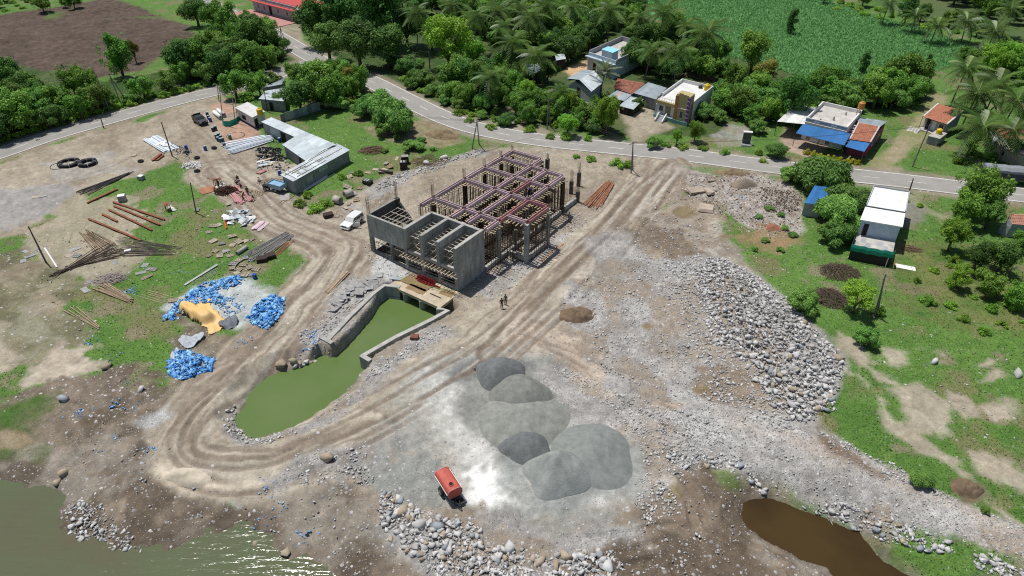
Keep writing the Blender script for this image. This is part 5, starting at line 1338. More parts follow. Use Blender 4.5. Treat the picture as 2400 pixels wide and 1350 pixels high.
def leaf_cloud(centres, radii, counts, size, rng, elong=1.6, up=0.35, droop=0.0, flat=1.0, shell=(0.55, 1.05), tint_sp=0.5):
 V = []; T = []
 for c, r, n in zip(centres, radii, counts):
  d = rng.normal(size=(n, 3)); d[:, 2] = d[:, 2] * 0.9 + up
  d /= np.linalg.norm(d, axis=1)[:, None]
  rr = r * rng.uniform(*shell, n)
  p = c + d * rr[:, None] * np.array([1, 1, flat])
  nrm = d + rng.normal(size=(n, 3)) * 0.55
  nrm[:, 2] += 0.35
  nrm /= np.linalg.norm(nrm, axis=1)[:, None]
  a = rng.normal(size=(n, 3)) + d * (1.2 if elong > 3 else 0)
  a[:, 2] -= droop
  t = a - nrm * (a * nrm).sum(1)[:, None]
  t /= np.linalg.norm(t, axis=1)[:, None] + 1e-9
  b = np.cross(nrm, t)
  l = size * rng.uniform(0.7, 1.35, n)[:, None]
  w = l / elong
  k = rng.uniform(-0.25, 0.25, (n, 1))
  V.append(np.stack([p + t * l * 0.6, p + b * w * 0.5 + t * l * k * 0.4, p - t * l * 0.5, p - b * w * 0.5 - t * l * k * 0.4], 1))
  tt = rng.uniform(0, 1) * tint_sp + rng.uniform(0, 1, n) * (1 - tint_sp)
  T.append(np.repeat(tt, 4))
 V = np.concatenate(V).reshape(-1, 3); T = np.concatenate(T)
 F = np.arange(len(V)).reshape(-1, 4)
 return V, F, np.stack([T, T, T], 1)
ZC = {'bushy': 1.05, 'dark': 1.25, 'bright': 1.45, 'feathery': 0.85, 'shrub': 0.5, 'column': 1.9, 'rusty': 1.1, 'hedge': 0.5}
def crown_proto(kind, seed):
 rng = np.random.default_rng(seed)
 zc = ZC[kind]
 if kind in ('bushy', 'bright', 'dark', 'rusty'):
  K = {'bushy': 20, 'bright': 24, 'dark': 26, 'rusty': 16}[kind]
  u = rng.normal(size=(K, 3)); u /= np.linalg.norm(u, axis=1)[:, None]
  rad = rng.uniform(0.35, 0.80, K)[:, None]
  vz = {'bushy': 0.82, 'bright': 0.95, 'dark': 0.75, 'rusty': 0.95}[kind]
  c = u * rad * np.array([1, 1, vz]) + [0, 0, zc]
  c[:, 2] = np.maximum(c[:, 2], zc - 0.62)
  c[:, :2] += rng.normal(size=(K, 2)) * 0.06
  r = rng.uniform(0.20, 0.40, K)
  n = (360 * (r / 0.3) ** 2).astype(int)
  sz = {'bushy': 0.082, 'bright': 0.076, 'dark': 0.078, 'rusty': 0.08}[kind]
  V, F, T = leaf_cloud(c, r, n, sz, rng, 1.5)
  m = 26
  e = rng.normal(size=(m, 3)); e /= np.linalg.norm(e, axis=1)[:, None]
  c2 = e * rng.uniform(0.85, 1.12, m)[:, None] * np.array([1, 1, vz]) + [0, 0, zc]
  V2, F2, T2 = leaf_cloud(c2, np.full(m, 0.12), np.full(m, 16), sz, rng, 1.8)
  V = np.concatenate([V, V2]); F = np.concatenate([F, F2 + len(T)]); T = np.concatenate([T, T2])
 elif kind == 'feathery':
  K = 26
  a = rng.uniform(0, 6.28, K); q = np.sqrt(rng.uniform(0, 1, K)) * 0.85
  c = np.stack([np.cos(a) * q, np.sin(a) * q, zc - 0.45 * q ** 2 + rng.uniform(-0.22, 0.16, K)], 1)
  r = rng.uniform(0.18, 0.34, K)
  n = (300 * (r / 0.26) ** 2).astype(int)
  V, F, T = leaf_cloud(c, r, n, 0.145, rng, 3.4, up=0.5, droop=0.8, flat=0.75)
 elif kind in ('shrub', 'hedge'):
  K = 14
  a = rng.uniform(0, 6.28, K); q = np.sqrt(rng.uniform(0, 1, K)) * 0.75
  c = np.stack([np.cos(a) * q, np.sin(a) * q, 0.12 + rng.uniform(0.1, 0.6, K) * (1.1 - q)], 1)
  r = rng.uniform(0.2, 0.36, K)
  n = (90 * (r / 0.28) ** 2).astype(int)
  V, F, T = leaf_cloud(c, r, n, 0.15, rng, 2.0, up=0.4)
 else:
  K = 18
  z = np.linspace(0.5, 3.3, K)
  q = 0.5 * np.sqrt(np.clip(1 - ((z - 1.6) / 1.9) ** 2, 0.05, 1))
  a = rng.uniform(0, 6.28, K)
  c = np.stack([np.cos(a) * q * 0.7, np.sin(a) * q * 0.7, z], 1)
  r = rng.uniform(0.3, 0.5, K)
  V, F, T = leaf_cloud(c, r, np.full(K, 130), 0.16, rng, 1.8)
 me = np_mesh(kind + "_crown", V, F, LEAF[kind], {"tint": T})
 tb = MB()
 if kind in ('shrub', 'hedge'):
  for k in range(4):
   a = rng.uniform(0, 6.28)
   tb.tube((0.05 * math.cos(a), 0.05 * math.sin(a), -0.08), (0.4 * math.cos(a), 0.4 * math.sin(a), 0.5), 0.03, 0.012, 4)
 else:
  h = zc * (0.75 if kind != 'column' else 1.5)
  tb.path([(0, 0, -0.15), (0.03, 0.02, h * 0.4), (-0.02, 0.04, h * 0.75), (0.02, 0, h)], [0.10, 0.075, 0.06, 0.04], 6)
  for k in range(6 if kind != 'column' else 2):
   cc = c[rng.integers(0, len(c))]
   tb.path([(0, 0.02, h * rng.uniform(0.4, 0.75)), (cc[0] * 0.5, cc[1] * 0.5, (h * 0.7 + cc[2]) / 2), tuple(cc)], [0.045, 0.03, 0.012], 5)
 tm = tb.mesh(kind + "_trunk", M_bark, True)
 return me, tm
PROTO = {k: [crown_proto(k, 100 + 17 * i + j) for j in range(n)] for i, (k, n) in enumerate({'bushy': 4, 'dark': 3, 'bright': 2, 'feathery': 3, 'shrub': 3, 'column': 2, 'rusty': 1, 'hedge': 1}.items())}
NAMES = {'bushy': 'broadleaf_tree', 'dark': 'banyan_tree', 'bright': 'neem_tree', 'feathery': 'acacia_tree', 'shrub': 'shrub', 'column': 'column_tree', 'rusty': 'tamarind_tree', 'hedge': 'hedge_plant'}
def plant(kind, base, Rm, label, group, cat=None, name=None, sz=1.0):
 me, tm = random.choice(PROTO[kind])
 t = thing(name or NAMES[kind], label, cat or ('shrub' if kind in ('shrub', 'hedge') else 'tree'), (base[0], base[1], float(hz(base[0], base[1])) - 0.05), random.uniform(0, 6.28), group)
 t.scale = (Rm * random.uniform(.82, 1.18), Rm * random.uniform(.82, 1.18), Rm * sz * random.uniform(.9, 1.15))
 link("trunk" if kind not in ('shrub', 'hedge') else "stem", tm, t)
 link("crown" if kind not in ('shrub', 'hedge') else "foliage", me, t)
 return t
def tree_px(px, py, rpx, kind, label, group, sz=None, **kw):
 """crown centre and crown half-width as seen in the photograph -> a tree standing on the ground below it"""
 sz = sz or random.uniform(0.88, 1.12)
 Rm = 3.0
 for _ in range(6):
  z = ZC[kind] * Rm * sz
  p = gxy([(px, py)], z)[0]
  Rm = rpx * depth_of(p[0], p[1], z) / FPX
 return plant(kind, p, Rm, label, group, sz=sz, **kw)
def fill(poly_px, spacing, kinds, rr, labels, group, n_try=4000, keepout=()):
 poly = gxy(poly_px)
 lo, hi = poly.min(0), poly.max(0)
 pts = []
 rng = np.random.default_rng(len(labels) + len(poly_px) * 7 + int(spacing * 10))
 c = rng.uniform(lo, hi, (n_try, 2))
 ok = sd_poly(c[:, 0], c[:, 1], poly, 5) < 0
 d1 = np.minimum(sd_line(c[:, 0], c[:, 1], road_main, 8)[0], sd_line(c[:, 0], c[:, 1], road_side, 8)[0])
 for p, o, d in zip(c, ok, d1):
  if not o or d < 4.6: continue
  sp = spacing * (0.75 + 0.5 * rng.random())
  if all((p[0] - q[0]) ** 2 + (p[1] - q[1]) ** 2 > sp * sp for q in pts):
   pts.append(p)
 for p in pts:
  k = rng.choice(list(kinds), p=np.array(list(kinds.values())) / sum(kinds.values()))
  random.seed(int(p[0] * 100) + int(p[1] * 37))
  plant(k, p, rng.uniform(*rr) * (0.6 if k == 'shrub' else 1), labels[k], group, sz=rng.uniform(0.85, 1.2))
# belt between the side road and the ploughed field
G_ = "trees of the belt along the ploughed field"
LB = {'bushy': "bushy mid green tree in the belt between side road and ploughed field", 'dark': "dark dense tree in the belt between side road and ploughed field",
 'feathery': "feathery spreading tree in the belt between side road and ploughed field", 'shrub': "low green shrub in the belt between side road and ploughed field"}
fill([(-120, 240), (0, 222), (110, 235), (200, 232), (260, 240), (240, 266), (120, 300), (0, 340), (-120, 380)], 3.9, {'bushy': 4, 'dark': 1.2, 'feathery': 3, 'shrub': 1.5}, (2.4, 4.2), LB, G_)
fill([(400, 195), (440, 160), (480, 130), (540, 95), (600, 92), (650, 112), (665, 140), (620, 172), (520, 198), (420, 212)], 4.0, {'bushy': 5, 'dark': 1.5, 'feathery': 3}, (2.8, 4.4), LB, G_)
fill([(250, 232), (330, 215), (400, 200), (410, 222), (330, 242), (255, 262)], 3.8, {'bushy': 2, 'feathery': 2, 'shrub': 3}, (1.8, 3.0), LB, G_)
tree_px(272, 130, 38, 'bushy', "tall bushy tree rising in front of the ploughed field behind the leaning poles", None, sz=1.3)
tree_px(312, 120, 16, 'rusty', "thin leaning tree top beside the tall tree before the ploughed field", None, sz=1.5)
tree_px(165, 190, 34, 'bushy', "rounded dark tree left of the leaning pole pair by the side road", None, sz=1.2)
tree_px(505, 40, 40, 'bushy', "tree at the upper end of the ploughed field beside the main road", None)
tree_px(455, 20, 32, 'dark', "dark tree at the top edge of the picture above the ploughed field", None)
tree_px(575, 40, 20, 'bushy', "small tree on the roadside opposite the low grey hall", None)
fill([(-80, 10), (60, 0), (90, 16), (0, 30), (-80, 40)], 5, {'shrub': 3, 'bushy': 1}, (1.8, 3), {'bushy': "bushy tree in the hedgerow above the ploughed field", 'shrub': "low shrub in the hedgerow above the ploughed field"}, "hedgerow above the ploughed field")
for x, y, r in ((95, 5, 22), (170, 2, 18), (150, 8, 12)):
 tree_px(x, y, r, 'bushy', "bushy tree in the hedgerow above the ploughed field", "hedgerow above the ploughed field")
# trees hiding the tin roofs by the junction
G2 = "trees around the tin roofs by the junction"
for x, y, r, k, l in [(545, 190, 27, 'bushy', "tree beside the pole tripod and green netting at the road bend"), (603, 192, 24, 'bushy', "tree in front of the side road above the pale tin roof"),
     (640, 190, 20, 'bushy', "small tree left of the pale tin roof"), (690, 170, 24, 'bushy', "tree between two tin roofs at the junction"), (742, 185, 40, 'bushy', "broad tree right of the bright tin roof"),
     (795, 165, 30, 'bushy', "tree at the road junction nearest the asphalt"), (820, 178, 22, 'rusty', "brownish upright tree at the junction edge"), (700, 222, 28, 'dark', "dark tree covering the wall right of the bright tin roof"),
     (650, 233, 17, 'bushy', "little round tree in front of the bright tin roof"), (765, 215, 34, 'bushy', "tree over the shaded sheet wall near the meadow"), (735, 160, 18, 'bushy', "small tree behind the brown hut roof"), (575, 225, 16, 'shrub', "bright shrub beside the pole tripod")]:
 tree_px(x, y, r * 1.3, k, l, G2)
for x, y, r, l in [(880, 222, 42, "large feathery bush on the inner verge of the road bend"), (922, 258, 46, "feathery bush hanging toward the meadow beside the road bend"), (850, 245, 26, "smaller feathery bush at the meadow edge of the road bend"), (945, 285, 22, "lowest feathery bush of the clump at the road bend"), (905, 290, 24, "feathery bush spilling over the dry grass by the road bend")]:
 tree_px(x, y, r * 1.25, 'feathery', l, None, cat="bush", name="thorn_bush")
fill([(780, 190), (850, 215), (860, 250), (780, 255), (720, 250), (700, 235)], 3.4, {'bushy': 3, 'feathery': 3, 'shrub': 1}, (2.0, 3.0), {'bushy': "bushy tree on the shaded meadow edge below the junction", 'feathery': "feathery tree on the shaded meadow edge below the junction", 'shrub': "shrub on the shaded meadow edge below the junction"}, "trees on the shaded meadow edge")
fill([(930, 190), (1010, 235), (1110, 280), (1250, 308), (1250, 290), (1120, 250), (1020, 205), (950, 170)], 2.6, {'shrub': 5, 'feathery': 2}, (1.3, 2.2), {'shrub': "leafy shrub on the far bank of the road bend", 'feathery': "feathery bush on the far bank of the road bend"}, "shrubs on the far bank of the road bend")
# great dark trees by the junction and the palm grove
G3 = "great dark trees over the junction"
for x, y, r, l in [(738, 45, 50, "dark tree next to the grey hall with red roof edge"), (800, 20, 62, "dark spreading tree behind the junction, upper left of its group"), (880, 22, 66, "dark spreading tree behind the junction, topmost in the middle"), (765, 92, 44, "dark tree leaning over the main road at the junction"), (838, 92, 56, "dark tree whose shade covers the road at the junction"), (905, 95, 52, "dark tree between the junction and the bright tree"), (950, 60, 40, "dark tree left of the first coconut palm")]:
 tree_px(x, y, r, 'dark', l, G3)
tree_px(1050, 90, 56, 'bright', "tall bright yellow green tree in the grove behind the road", None)
tree_px(1010, 70, 30, 'bright', "bright green side crown left of the tall bright tree", None)
tree_px(1110, 118, 32, 'bright', "bright green crown right of the tall bright tree", None)
tree_px(1065, 165, 44, 'bushy', "tree under the tall bright tree nearest the road", None)
for x, y, r, l in [(958, 140, 34, "feathery tree above the road verge by the thin pole"), (990, 172, 30, "feathery tree right of the thin pole on the verge"), (925, 135, 26, "feathery tree at the dark end of the verge"), (1010, 205, 22, "small feathery tree low on the road verge")]:
 tree_px(x, y, r, 'feathery', l, None)
G4 = "trees of the grove behind the road"
GB = {'bushy': "bushy tree among the palms of the grove behind the road", 'dark': "dark tree among the palms of the grove behind the road", 'feathery': "feathery tree among the palms of the grove behind the road", 'shrub': "shrub among the palms of the grove behind the road", 'bright': "bright green tree among the palms of the grove behind the road"}
fill([(930, 10), (1000, -30), (1380, -30), (1480, 20), (1500, 60), (1420, 90), (1340, 110), (1280, 120), (1180, 130), (1120, 90), (1000, 60)], 5.0, {'bushy': 4, 'dark': 3, 'feathery': 1.5, 'shrub': 1, 'bright': .5}, (2.3, 3.8), GB, G4)
fill([(1040, 215), (1120, 195), (1180, 180), (1230, 200), (1200, 240), (1140, 270), (1080, 255)], 3.6, {'bushy': 3, 'dark': 3, 'feathery': 2}, (2.2, 3.4), GB, G4)
fill([(1200, 250), (1280, 230), (1380, 270), (1430, 290), (1420, 315), (1300, 300), (1220, 290)], 3.3, {'bushy': 3, 'feathery': 1.5, 'shrub': 3, 'bright': 1}, (1.9, 2.9), {k: v.replace("among the palms of the grove behind the road", "in the thicket between road and tin barn") for k, v in GB.items()}, "thicket between road and tin barn")
fill([(1470, 90), (1560, 80), (1690, 140), (1700, 190), (1560, 190), (1480, 160)], 4.0, {'bushy': 3, 'dark': 2, 'shrub': 2, 'feathery': 1}, (2.2, 3.6), {k: v.replace("among the palms of the grove behind the road", "between the terraced houses below the palms") for k, v in GB.items()}, "trees between the terraced houses")
for x, y, r, k, l in [(1232, 205, 42, 'feathery', "flat topped feathery tree in front of the tin barn"), (1345, 110, 22, 'bushy', "round leafy tree left of the pale blue house"), (1285, 165, 24, 'dark', "dark tree left of the orange grain patch"), (1330, 285, 26, 'bright', "bright tree behind the roadside pole pair"), (1428, 268, 30, 'bright', "bright tree by the yard in front of the tin sheds"),
     (1497, 244, 18, 'bushy', "small round tree in front of the tin shed by the tan house"), (1395, 240, 16, 'bushy', "small tree in front of the collapsed tin roof"), (1480, 130, 26, 'dark', "dark tree between the date palm and the pale blue house"), (1655, 250, 36, 'feathery', "feathery tree hugging the right side of the tan and purple house"),
     (1632, 305, 22, 'bright', "bright young tree in front of the tan house, on the right"), (1588, 318, 15, 'bright', "bright bush in front of the tan house steps"), (1530, 330, 22, 'feathery', "feathery bush on the verge left of the tan house"),
     (1768, 120, 50, 'bushy', "broad tree at the corner of the crop field"), (1725, 185, 36, 'bushy', "tree behind the yard of the tan house"), (1800, 165, 30, 'rusty', "brownish tree at the crop field corner"), (1860, 45, 18, 'column', "narrow dark tree standing inside the crop field edge"), (1745, 245, 34, 'feathery', "feathery tree in the gap between tan house and blue awning house"),
     (1810, 250, 30, 'bushy', "tree left of the white lean-to of the blue awning house"), (1780, 290, 26, 'feathery', "feathery tree behind the grey pillar stone"), (1690, 270, 22, 'feathery', "feathery bush behind the rubble near the grey pillar")]:
 tree_px(x, y, r, k, l, None)
# belt behind the blue awning house
fill([(1840, 270), (1900, 230), (1980, 215), (2150, 205), (2170, 232), (2090, 262), (2040, 255), (1930, 262), (1850, 300)], 4.0, {'bushy': 4, 'feathery': 4, 'dark': .7, 'shrub': 1}, (2.6, 4.0), {k: v.replace("among the palms of the grove behind the road", "in the belt behind the blue awning house") for k, v in GB.items()}, "belt behind the blue awning house")
fill([(1860, 195), (2000, 190), (2150, 185), (2180, 200), (2000, 215), (1880, 225)], 3.6, {'shrub': 3, 'bushy': 1}, (2.0, 3.0), {k: v.replace("among the palms of the grove behind the road", "at the near edge of the crop field") for k, v in GB.items()}, "bushes at the near edge of the crop field")
tree_px(2028, 145, 17, 'column', "dark pointed tree rising before the crop field", None, sz=1.0)
tree_px(2174, 150, 12, 'column', "dark ivy clad trunk rising at the crop field edge", None, sz=1.1)
fill([(2230, 140), (2330, 150), (2480, 170), (2480, 240), (2420, 230), (2300, 190)], 4.5, {'bushy': 3, 'shrub': 3, 'bright': 1}, (2.2, 3.4), {k: v.replace("among the palms of the grove behind the road", "right of the crop field behind the palms") for k, v in GB.items()}, "trees right of the crop field")
fill([(1880, -20), (2000, 10), (2150, 40), (2240, 60), (2330, 90), (2260, 90), (2100, 55), (1940, 20)], 6.0, {'shrub': 3, 'dark': 2, 'bushy': 1}, (2.2, 3.6), {k: v.replace("among the palms of the grove behind the road", "on the far edge of the crop field") for k, v in GB.items()}, "trees on the far edge of the crop field")
fill([(2150, -30), (2300, -20), (2500, 30), (2500, 90), (2400, 70), (2250, 20)], 7.0, {'bushy': 2, 'dark': 2}, (3, 4.5), {k: v.replace("among the palms of the grove behind the road", "in the far top right corner") for k, v in GB.items()}, "trees in the far top right corner")
fill([(2290, 300), (2400, 330), (2480, 400), (2300, 395), (2230, 380)], 4.0, {'bushy': 1, 'shrub': 3, 'dark': 1}, (1.6, 2.6), {k: v.replace("among the palms of the grove behind the road", "in the thicket below the palms by the small tiled house") for k, v in GB.items()}, "thicket below the palms by the small tiled house")
# near side, right
G5 = "acacias beside the blue roofed shed"
for x, y, r, l in [(1862, 398, 34, "small acacia crown at the road above the blue roofed shed"), (1940, 395, 70, "acacia hanging over the road beside the blue roofed shed"), (1988, 440, 58, "acacia crown right of the blue roofed shed, second from the road"), (1975, 488, 64, "acacia covering the side of the blue roofed shed"), (1962, 532, 50, "lowest acacia of the row between shed and white house")]:
 tree_px(x, y, r, 'feathery', l, G5)
for x, y, r, k, l in [(2300, 445, 70, 'bushy', "big leafy tree before the parked truck"), (2265, 490, 44, 'bushy', "leafy crown below the big tree before the truck"), (2330, 490, 40, 'dark', "dark shaded tree left of the grey wall"), (2240, 545, 34, 'bright', "bright tree right of the path by the white house"), (2300, 590, 40, 'dark', "dark bush by the white rag"), (2355, 600, 38, 'dark', "dark thicket tree at the right edge below the grey wall"),
     (2255, 640, 28, 'bright', "bright bush in the tall grass right of the white house"), (2330, 655, 36, 'bushy', "green bush at the right edge of the tall grass"), (2385, 690, 34, 'bushy', "green bush at the right margin of the pasture"), (2400, 560, 30, 'bushy', "tree at the far right beside the grey wall"), (2120, 462, 12, 'shrub', "small bush at the road corner of the white house"), (2160, 475, 12, 'shrub', "small palm like bush by the path"),
     (2015, 690, 38, 'bright', "bright thorn bush between the dry brush and the wooden pole"), (2060, 720, 26, 'shrub', "low bush at the foot of the wooden pole"), (2310, 770, 16, 'shrub', "little bush alone in the pasture"), (2240, 600, 20, 'shrub', "small bush under the bright tree")]:
 tree_px(x, y, r, k, l, None)
for x, y, r, l in [(1885, 700, 44, "round feathery bush at the edge of the boulder bank"), (2035, 785, 36, "feathery bush in the pasture under the wooden pole"), (2165, 1128, 26, "blue green bush on the slope beside the stone causeway"), (2310, 1195, 14, "small bush low on the slope by the causeway")]:
 tree_px(x, y, r, 'feathery', l, None, cat="bush", name="thorn_bush", sz=1.0)
tree_px(1824, 350, 28, 'dark', "clipped round bush beside the drive of the blue awning house", None, cat="bush", name="round_bush", sz=0.62)
for i_, (x, y) in enumerate([(1893, 352), (1908, 356), (1924, 361), (1940, 366), (1955, 369), (1970, 372), (1986, 376), (2000, 376), (2012, 378)]):
 tree_px(x, y, 12, 'hedge', "yellow green plant of the clipped hedge in front of the blue awning", "hedge in front of the blue awning", cat="hedge plant")
SB = "leafy shrub on the verge of the main road"
for x, y, r in [(1075, 262, 14), (1100, 280, 12), (1150, 295, 16), (1175, 285, 18), (1240, 300, 18), (1290, 318, 14), (1330, 318, 18), (1380, 322, 14), (1395, 300, 18), (1560, 335, 16), (1600, 340, 18), (1650, 345, 14), (1700, 355, 14), (1120, 265, 12), (1790, 375, 12), (1780, 355, 14)]:
 tree_px(x, y, r, 'shrub', SB, "shrubs on the verge of the main road")
for x, y, r in [(1385, 370, 16), (1445, 380, 22), (1470, 384, 16), (1350, 365, 10)]:
 tree_px(x, y, r, 'shrub', "leafy weed clump between the road and the frame building", "weed clumps between road and frame building")
for x, y, r in [(965, 335, 26), (985, 325, 16), (930, 318, 12), (900, 350, 10), (1015, 345, 10)]:
 tree_px(x, y, r, 'feathery', "blue green weed bush in the meadow behind the long shed", "weed bushes in the meadow behind the long shed", cat="bush", name="weed_bush", sz=0.7)
for x, y, r in [(760, 375, 16), (735, 480, 24), (700, 470, 18), (760, 470, 20), (800, 410, 14), (840, 400, 14), (720, 450, 16)]:
 tree_px(x, y, r, 'shrub', "bright weed clump in the grass beside the long shed", "weed clumps beside the long shed")
for x, y, r in [(1805, 485, 14), (1830, 500, 12), (1780, 505, 12), (1840, 530, 12), (1860, 545, 14), (1795, 560, 12), (1770, 580, 12), (1830, 580, 12)]:
 tree_px(x, y, r, 'feathery', "low leafy weed at the edge of the rubbish tip", "weeds at the edge of the rubbish tip", cat="weed", name="weed_bush", sz=0.6)
for i_ in range(26):
 x = 5 + i_ * 19; y = np.interp(x, [0, 120, 240, 400, 510], [330, 292, 258, 218, 190])
 tree_px(x, y - 4 + random.uniform(-4, 3), random.uniform(10, 17), 'shrub', "low shrub on the upper verge of the side road", "shrubs on the upper verge of the side road")
G7 = {'bushy': "bushy tree behind the houses between tan house and blue awning house", 'feathery': "feathery tree between tan house and blue awning house", 'shrub': "shrub between tan house and blue awning house"}
fill([(1690, 215), (1740, 200), (1840, 225), (1850, 260), (1810, 290), (1760, 290), (1700, 270)], 3.9, {'bushy': 3, 'feathery': 4, 'shrub': 1}, (2.2, 3.6), G7, "trees between tan house and blue awning house")
fill([(1230, 60), (1380, 60), (1400, 110), (1330, 150), (1240, 120), (1180, 140)], 4.2, {'dark': 3, 'bushy': 3}, (2.4, 3.6), GB, G4)
fill([(2110, 640), (2230, 620), (2420, 700), (2480, 760), (2300, 760), (2150, 720)], 3.6, {'shrub': 6, 'feathery': 1}, (1.2, 2.0), {'shrub': "low weed shrub in the tall grass right of the white house", 'feathery': "feathery weed bush in the tall grass right of the white house"}, "weed shrubs in the tall grass")
# palms
def frond_mesh(name, L, m, seed, date=False):
 rng = np.random.default_rng(seed)
 V = []; F = []; T = []
 n = 20
 arc = 0.15 if date else 0.55
 s = np.linspace(0, 1, n + 1)
 X = L * s * (1 - 0.18 * arc * s); Z = L * (0.30 * s - arc * 1.05 * s ** 2.1)
 tint = rng.uniform(0.2, 0.9)
 for i in range(n + 1):
  if i < 2: continue
  w = (0.26 if not date else 0.14) * L * math.sin(math.pi * min(1, 0.12 + 0.86 * s[i])) ** 0.6 * rng.uniform(0.85, 1.1)
  for sd in (-1, 1):
   b = len(V)
   c = np.array([X[i], 0, Z[i]])
   dz = -0.45 * w if not date else 0.25 * w
   tip = c + np.array([w * 0.55, sd * w, dz + rng.normal() * 0.03])
   a = np.array([L / n * 0.42, 0, 0.0])
   V += [c - a, c + a, tip + a * 0.15, tip - a * 0.35]
   F.append((b, b + 1, b + 2, b + 3)); T += [tint + rng.uniform(-0.15, 0.15)] * 4
 for i in range(n):
  b = len(V); r = 0.035 * (1 - 0.7 * s[i])
  V += [(X[i], -r, Z[i] + 0.02), (X[i + 1], -r, Z[i + 1] + 0.02), (X[i + 1], r, Z[i + 1] + 0.02), (X[i], r, Z[i] + 0.02)]
  F.append((b, b + 1, b + 2, b + 3)); T += [1.0] * 4
 V = np.array([np.asarray(q, float) for q in V]); T = np.array(T)
 return np_mesh(name, V, np.array(F), m, {"tint": np.stack([T, T, T], 1)})
FROND = [frond_mesh("frond_leaf", 3.9, M_frond, 300 + k) for k in range(5)]
DFROND = [frond_mesh("date_leaf", 2.6, M_date, 320 + k, True) for k in range(3)]
M_coco = mat("coconut", (0.16, 0.14, 0.04), 0.6, 0.3)
cb = MB()
for k in range(7):
 a = k * 0.9
 cb.lathe([(0.02, 0), (0.12, 0.06), (0.13, 0.14), (0.05, 0.25)], 7, (0.28 * math.cos(a), 0.28 * math.sin(a), -0.35 - 0.1 * (k % 2)))
COCO = cb.mesh("coconuts", M_coco, True)
def palm(px, py, rpx, Hp, label, date=False, group=None):
 p = gxy([(px, py)], Hp)[0]
 zb = float(hz(*p))
 D = depth_of(p[0], p[1], Hp)
 sc = 1.12 * rpx * D / FPX / (3.6 if not date else 2.5)
 lean = random.uniform(0, 6.28); ln = random.uniform(0.2, 1.0)
 t = thing("coconut_palm" if not date else "date_palm", label, "palm", (p[0] - ln * math.cos(lean), p[1] - ln * math.sin(lean), zb - 0.05), 0, group)
 ox, oy = ln * math.cos(lean), ln * math.sin(lean)
 tb = MB()
 hh = Hp - zb
 tb.path([(0, 0, -0.2), (0.02 * ox, 0.02 * oy, 0.3), (0.35 * ox, 0.35 * oy, hh * 0.45), (0.8 * ox, 0.8 * oy, hh * 0.8), (ox, oy, hh)], [0.24, 0.17, 0.14, 0.12, 0.13], 8)
 tb.build("trunk", M_palmbark, t, True)
 nf = 19 if not date else 24
 for k in range(nf):
  az = k * 2.39996 + random.uniform(-0.2, 0.2)
  f = k / (nf - 1)
  pitch = R(68) - f * R(100) if not date else R(78) - f * R(95)
  o = link("frond", random.choice(DFROND if date else FROND), t, (ox, oy, hh), (random.uniform(-0.25, 0.25), -pitch + R(14), az), sc * random.uniform(0.85, 1.1) * (0.8 + 0.2 * min(1, f * 2)))
  o.rotation_mode = 'XYZ'
 if not date: link("coconut_bunch", COCO, t, (ox, oy, hh))
 return t
PALMS = [(977, 30, 42, 10, "coconut palm in front of the dark trees, first of the grove from the junction"), (1005, 75, 26, 9, "coconut palm half hidden behind the tall bright tree"), (1113, 38, 44, 10, "coconut palm rising behind the tall bright tree"), (1168, 25, 44, 10, "coconut palm in the grove, second right of the tall bright tree"), (1243, 40, 46, 10, "coconut palm in the middle of the grove above the half hidden tin roof"),
  (1278, 12, 42, 10, "coconut palm at the picture top in the middle of the grove"), (1216, 18, 36, 10, "coconut palm at the picture top behind the middle of the grove"), (1200, 100, 48, 8, "coconut palm between the bright tree and the half hidden tin roof"), (1255, 130, 50, 7, "coconut palm in front of the half hidden tin roof"), (1148, 180, 42, 7, "coconut palm low in the grove nearest the road bend"),
  (1316, 212, 40, 5.5, "young palm among bushes in front of the tin barn"), (1431, 22, 46, 10, "coconut palm behind the pale blue house"), (1556, 28, 52, 10, "coconut palm before the crop field above the tan house"), (1662, 75, 56, 9, "large coconut palm at the crop field edge right of the tan house"), (1588, 118, 52, 8, "coconut palm directly behind the tan and purple house"),
  (1528, 118, 40, 7, "coconut palm right of the pale blue house"), (1610, 60, 30, 8, "coconut palm between the two big palms at the crop field"), (2085, 8, 28, 6, "lone coconut palm on the far edge of the crop field"), (2147, 35, 32, 5, "coconut palm second on the far edge of the crop field"), (2198, 58, 32, 5, "short coconut palm third on the far edge of the crop field"), (2266, 48, 40, 6, "coconut palm fourth on the far edge of the crop field"), (2333, 72, 46, 6, "coconut palm last on the far edge of the crop field"),
  (2370, 20, 36, 8, "coconut palm in the top right corner"), (2266, 160, 52, 9, "coconut palm left of the three behind the small tiled house"), (2292, 218, 62, 8, "coconut palm right behind the small tiled house"), (2340, 195, 56, 9, "coconut palm behind the neighbours of the small tiled house"), (2385, 235, 56, 8, "coconut palm at the right edge above the brown tiled roof"),
  (2305, 298, 62, 6, "coconut palm leaning over the water tank block"), (2375, 305, 52, 6, "coconut palm in front of the brown tiled roof"), (1500, 40, 30, 9, "coconut palm thin at the crop field corner"), (1060, 12, 34, 10, "coconut palm at the picture top above the bright tree"), (1340, 15, 34, 9, "coconut palm shaded at the picture top left of the pale blue house"), (1180, 60, 34, 9, "coconut palm deep in the grove")]
for x, y, r, h, l in PALMS: palm(x, y, r, h, l, group="coconut palms")
palm(1418, 168, 36, 5.5, "grey green date palm between the tin barn and the red tiled roof", True)
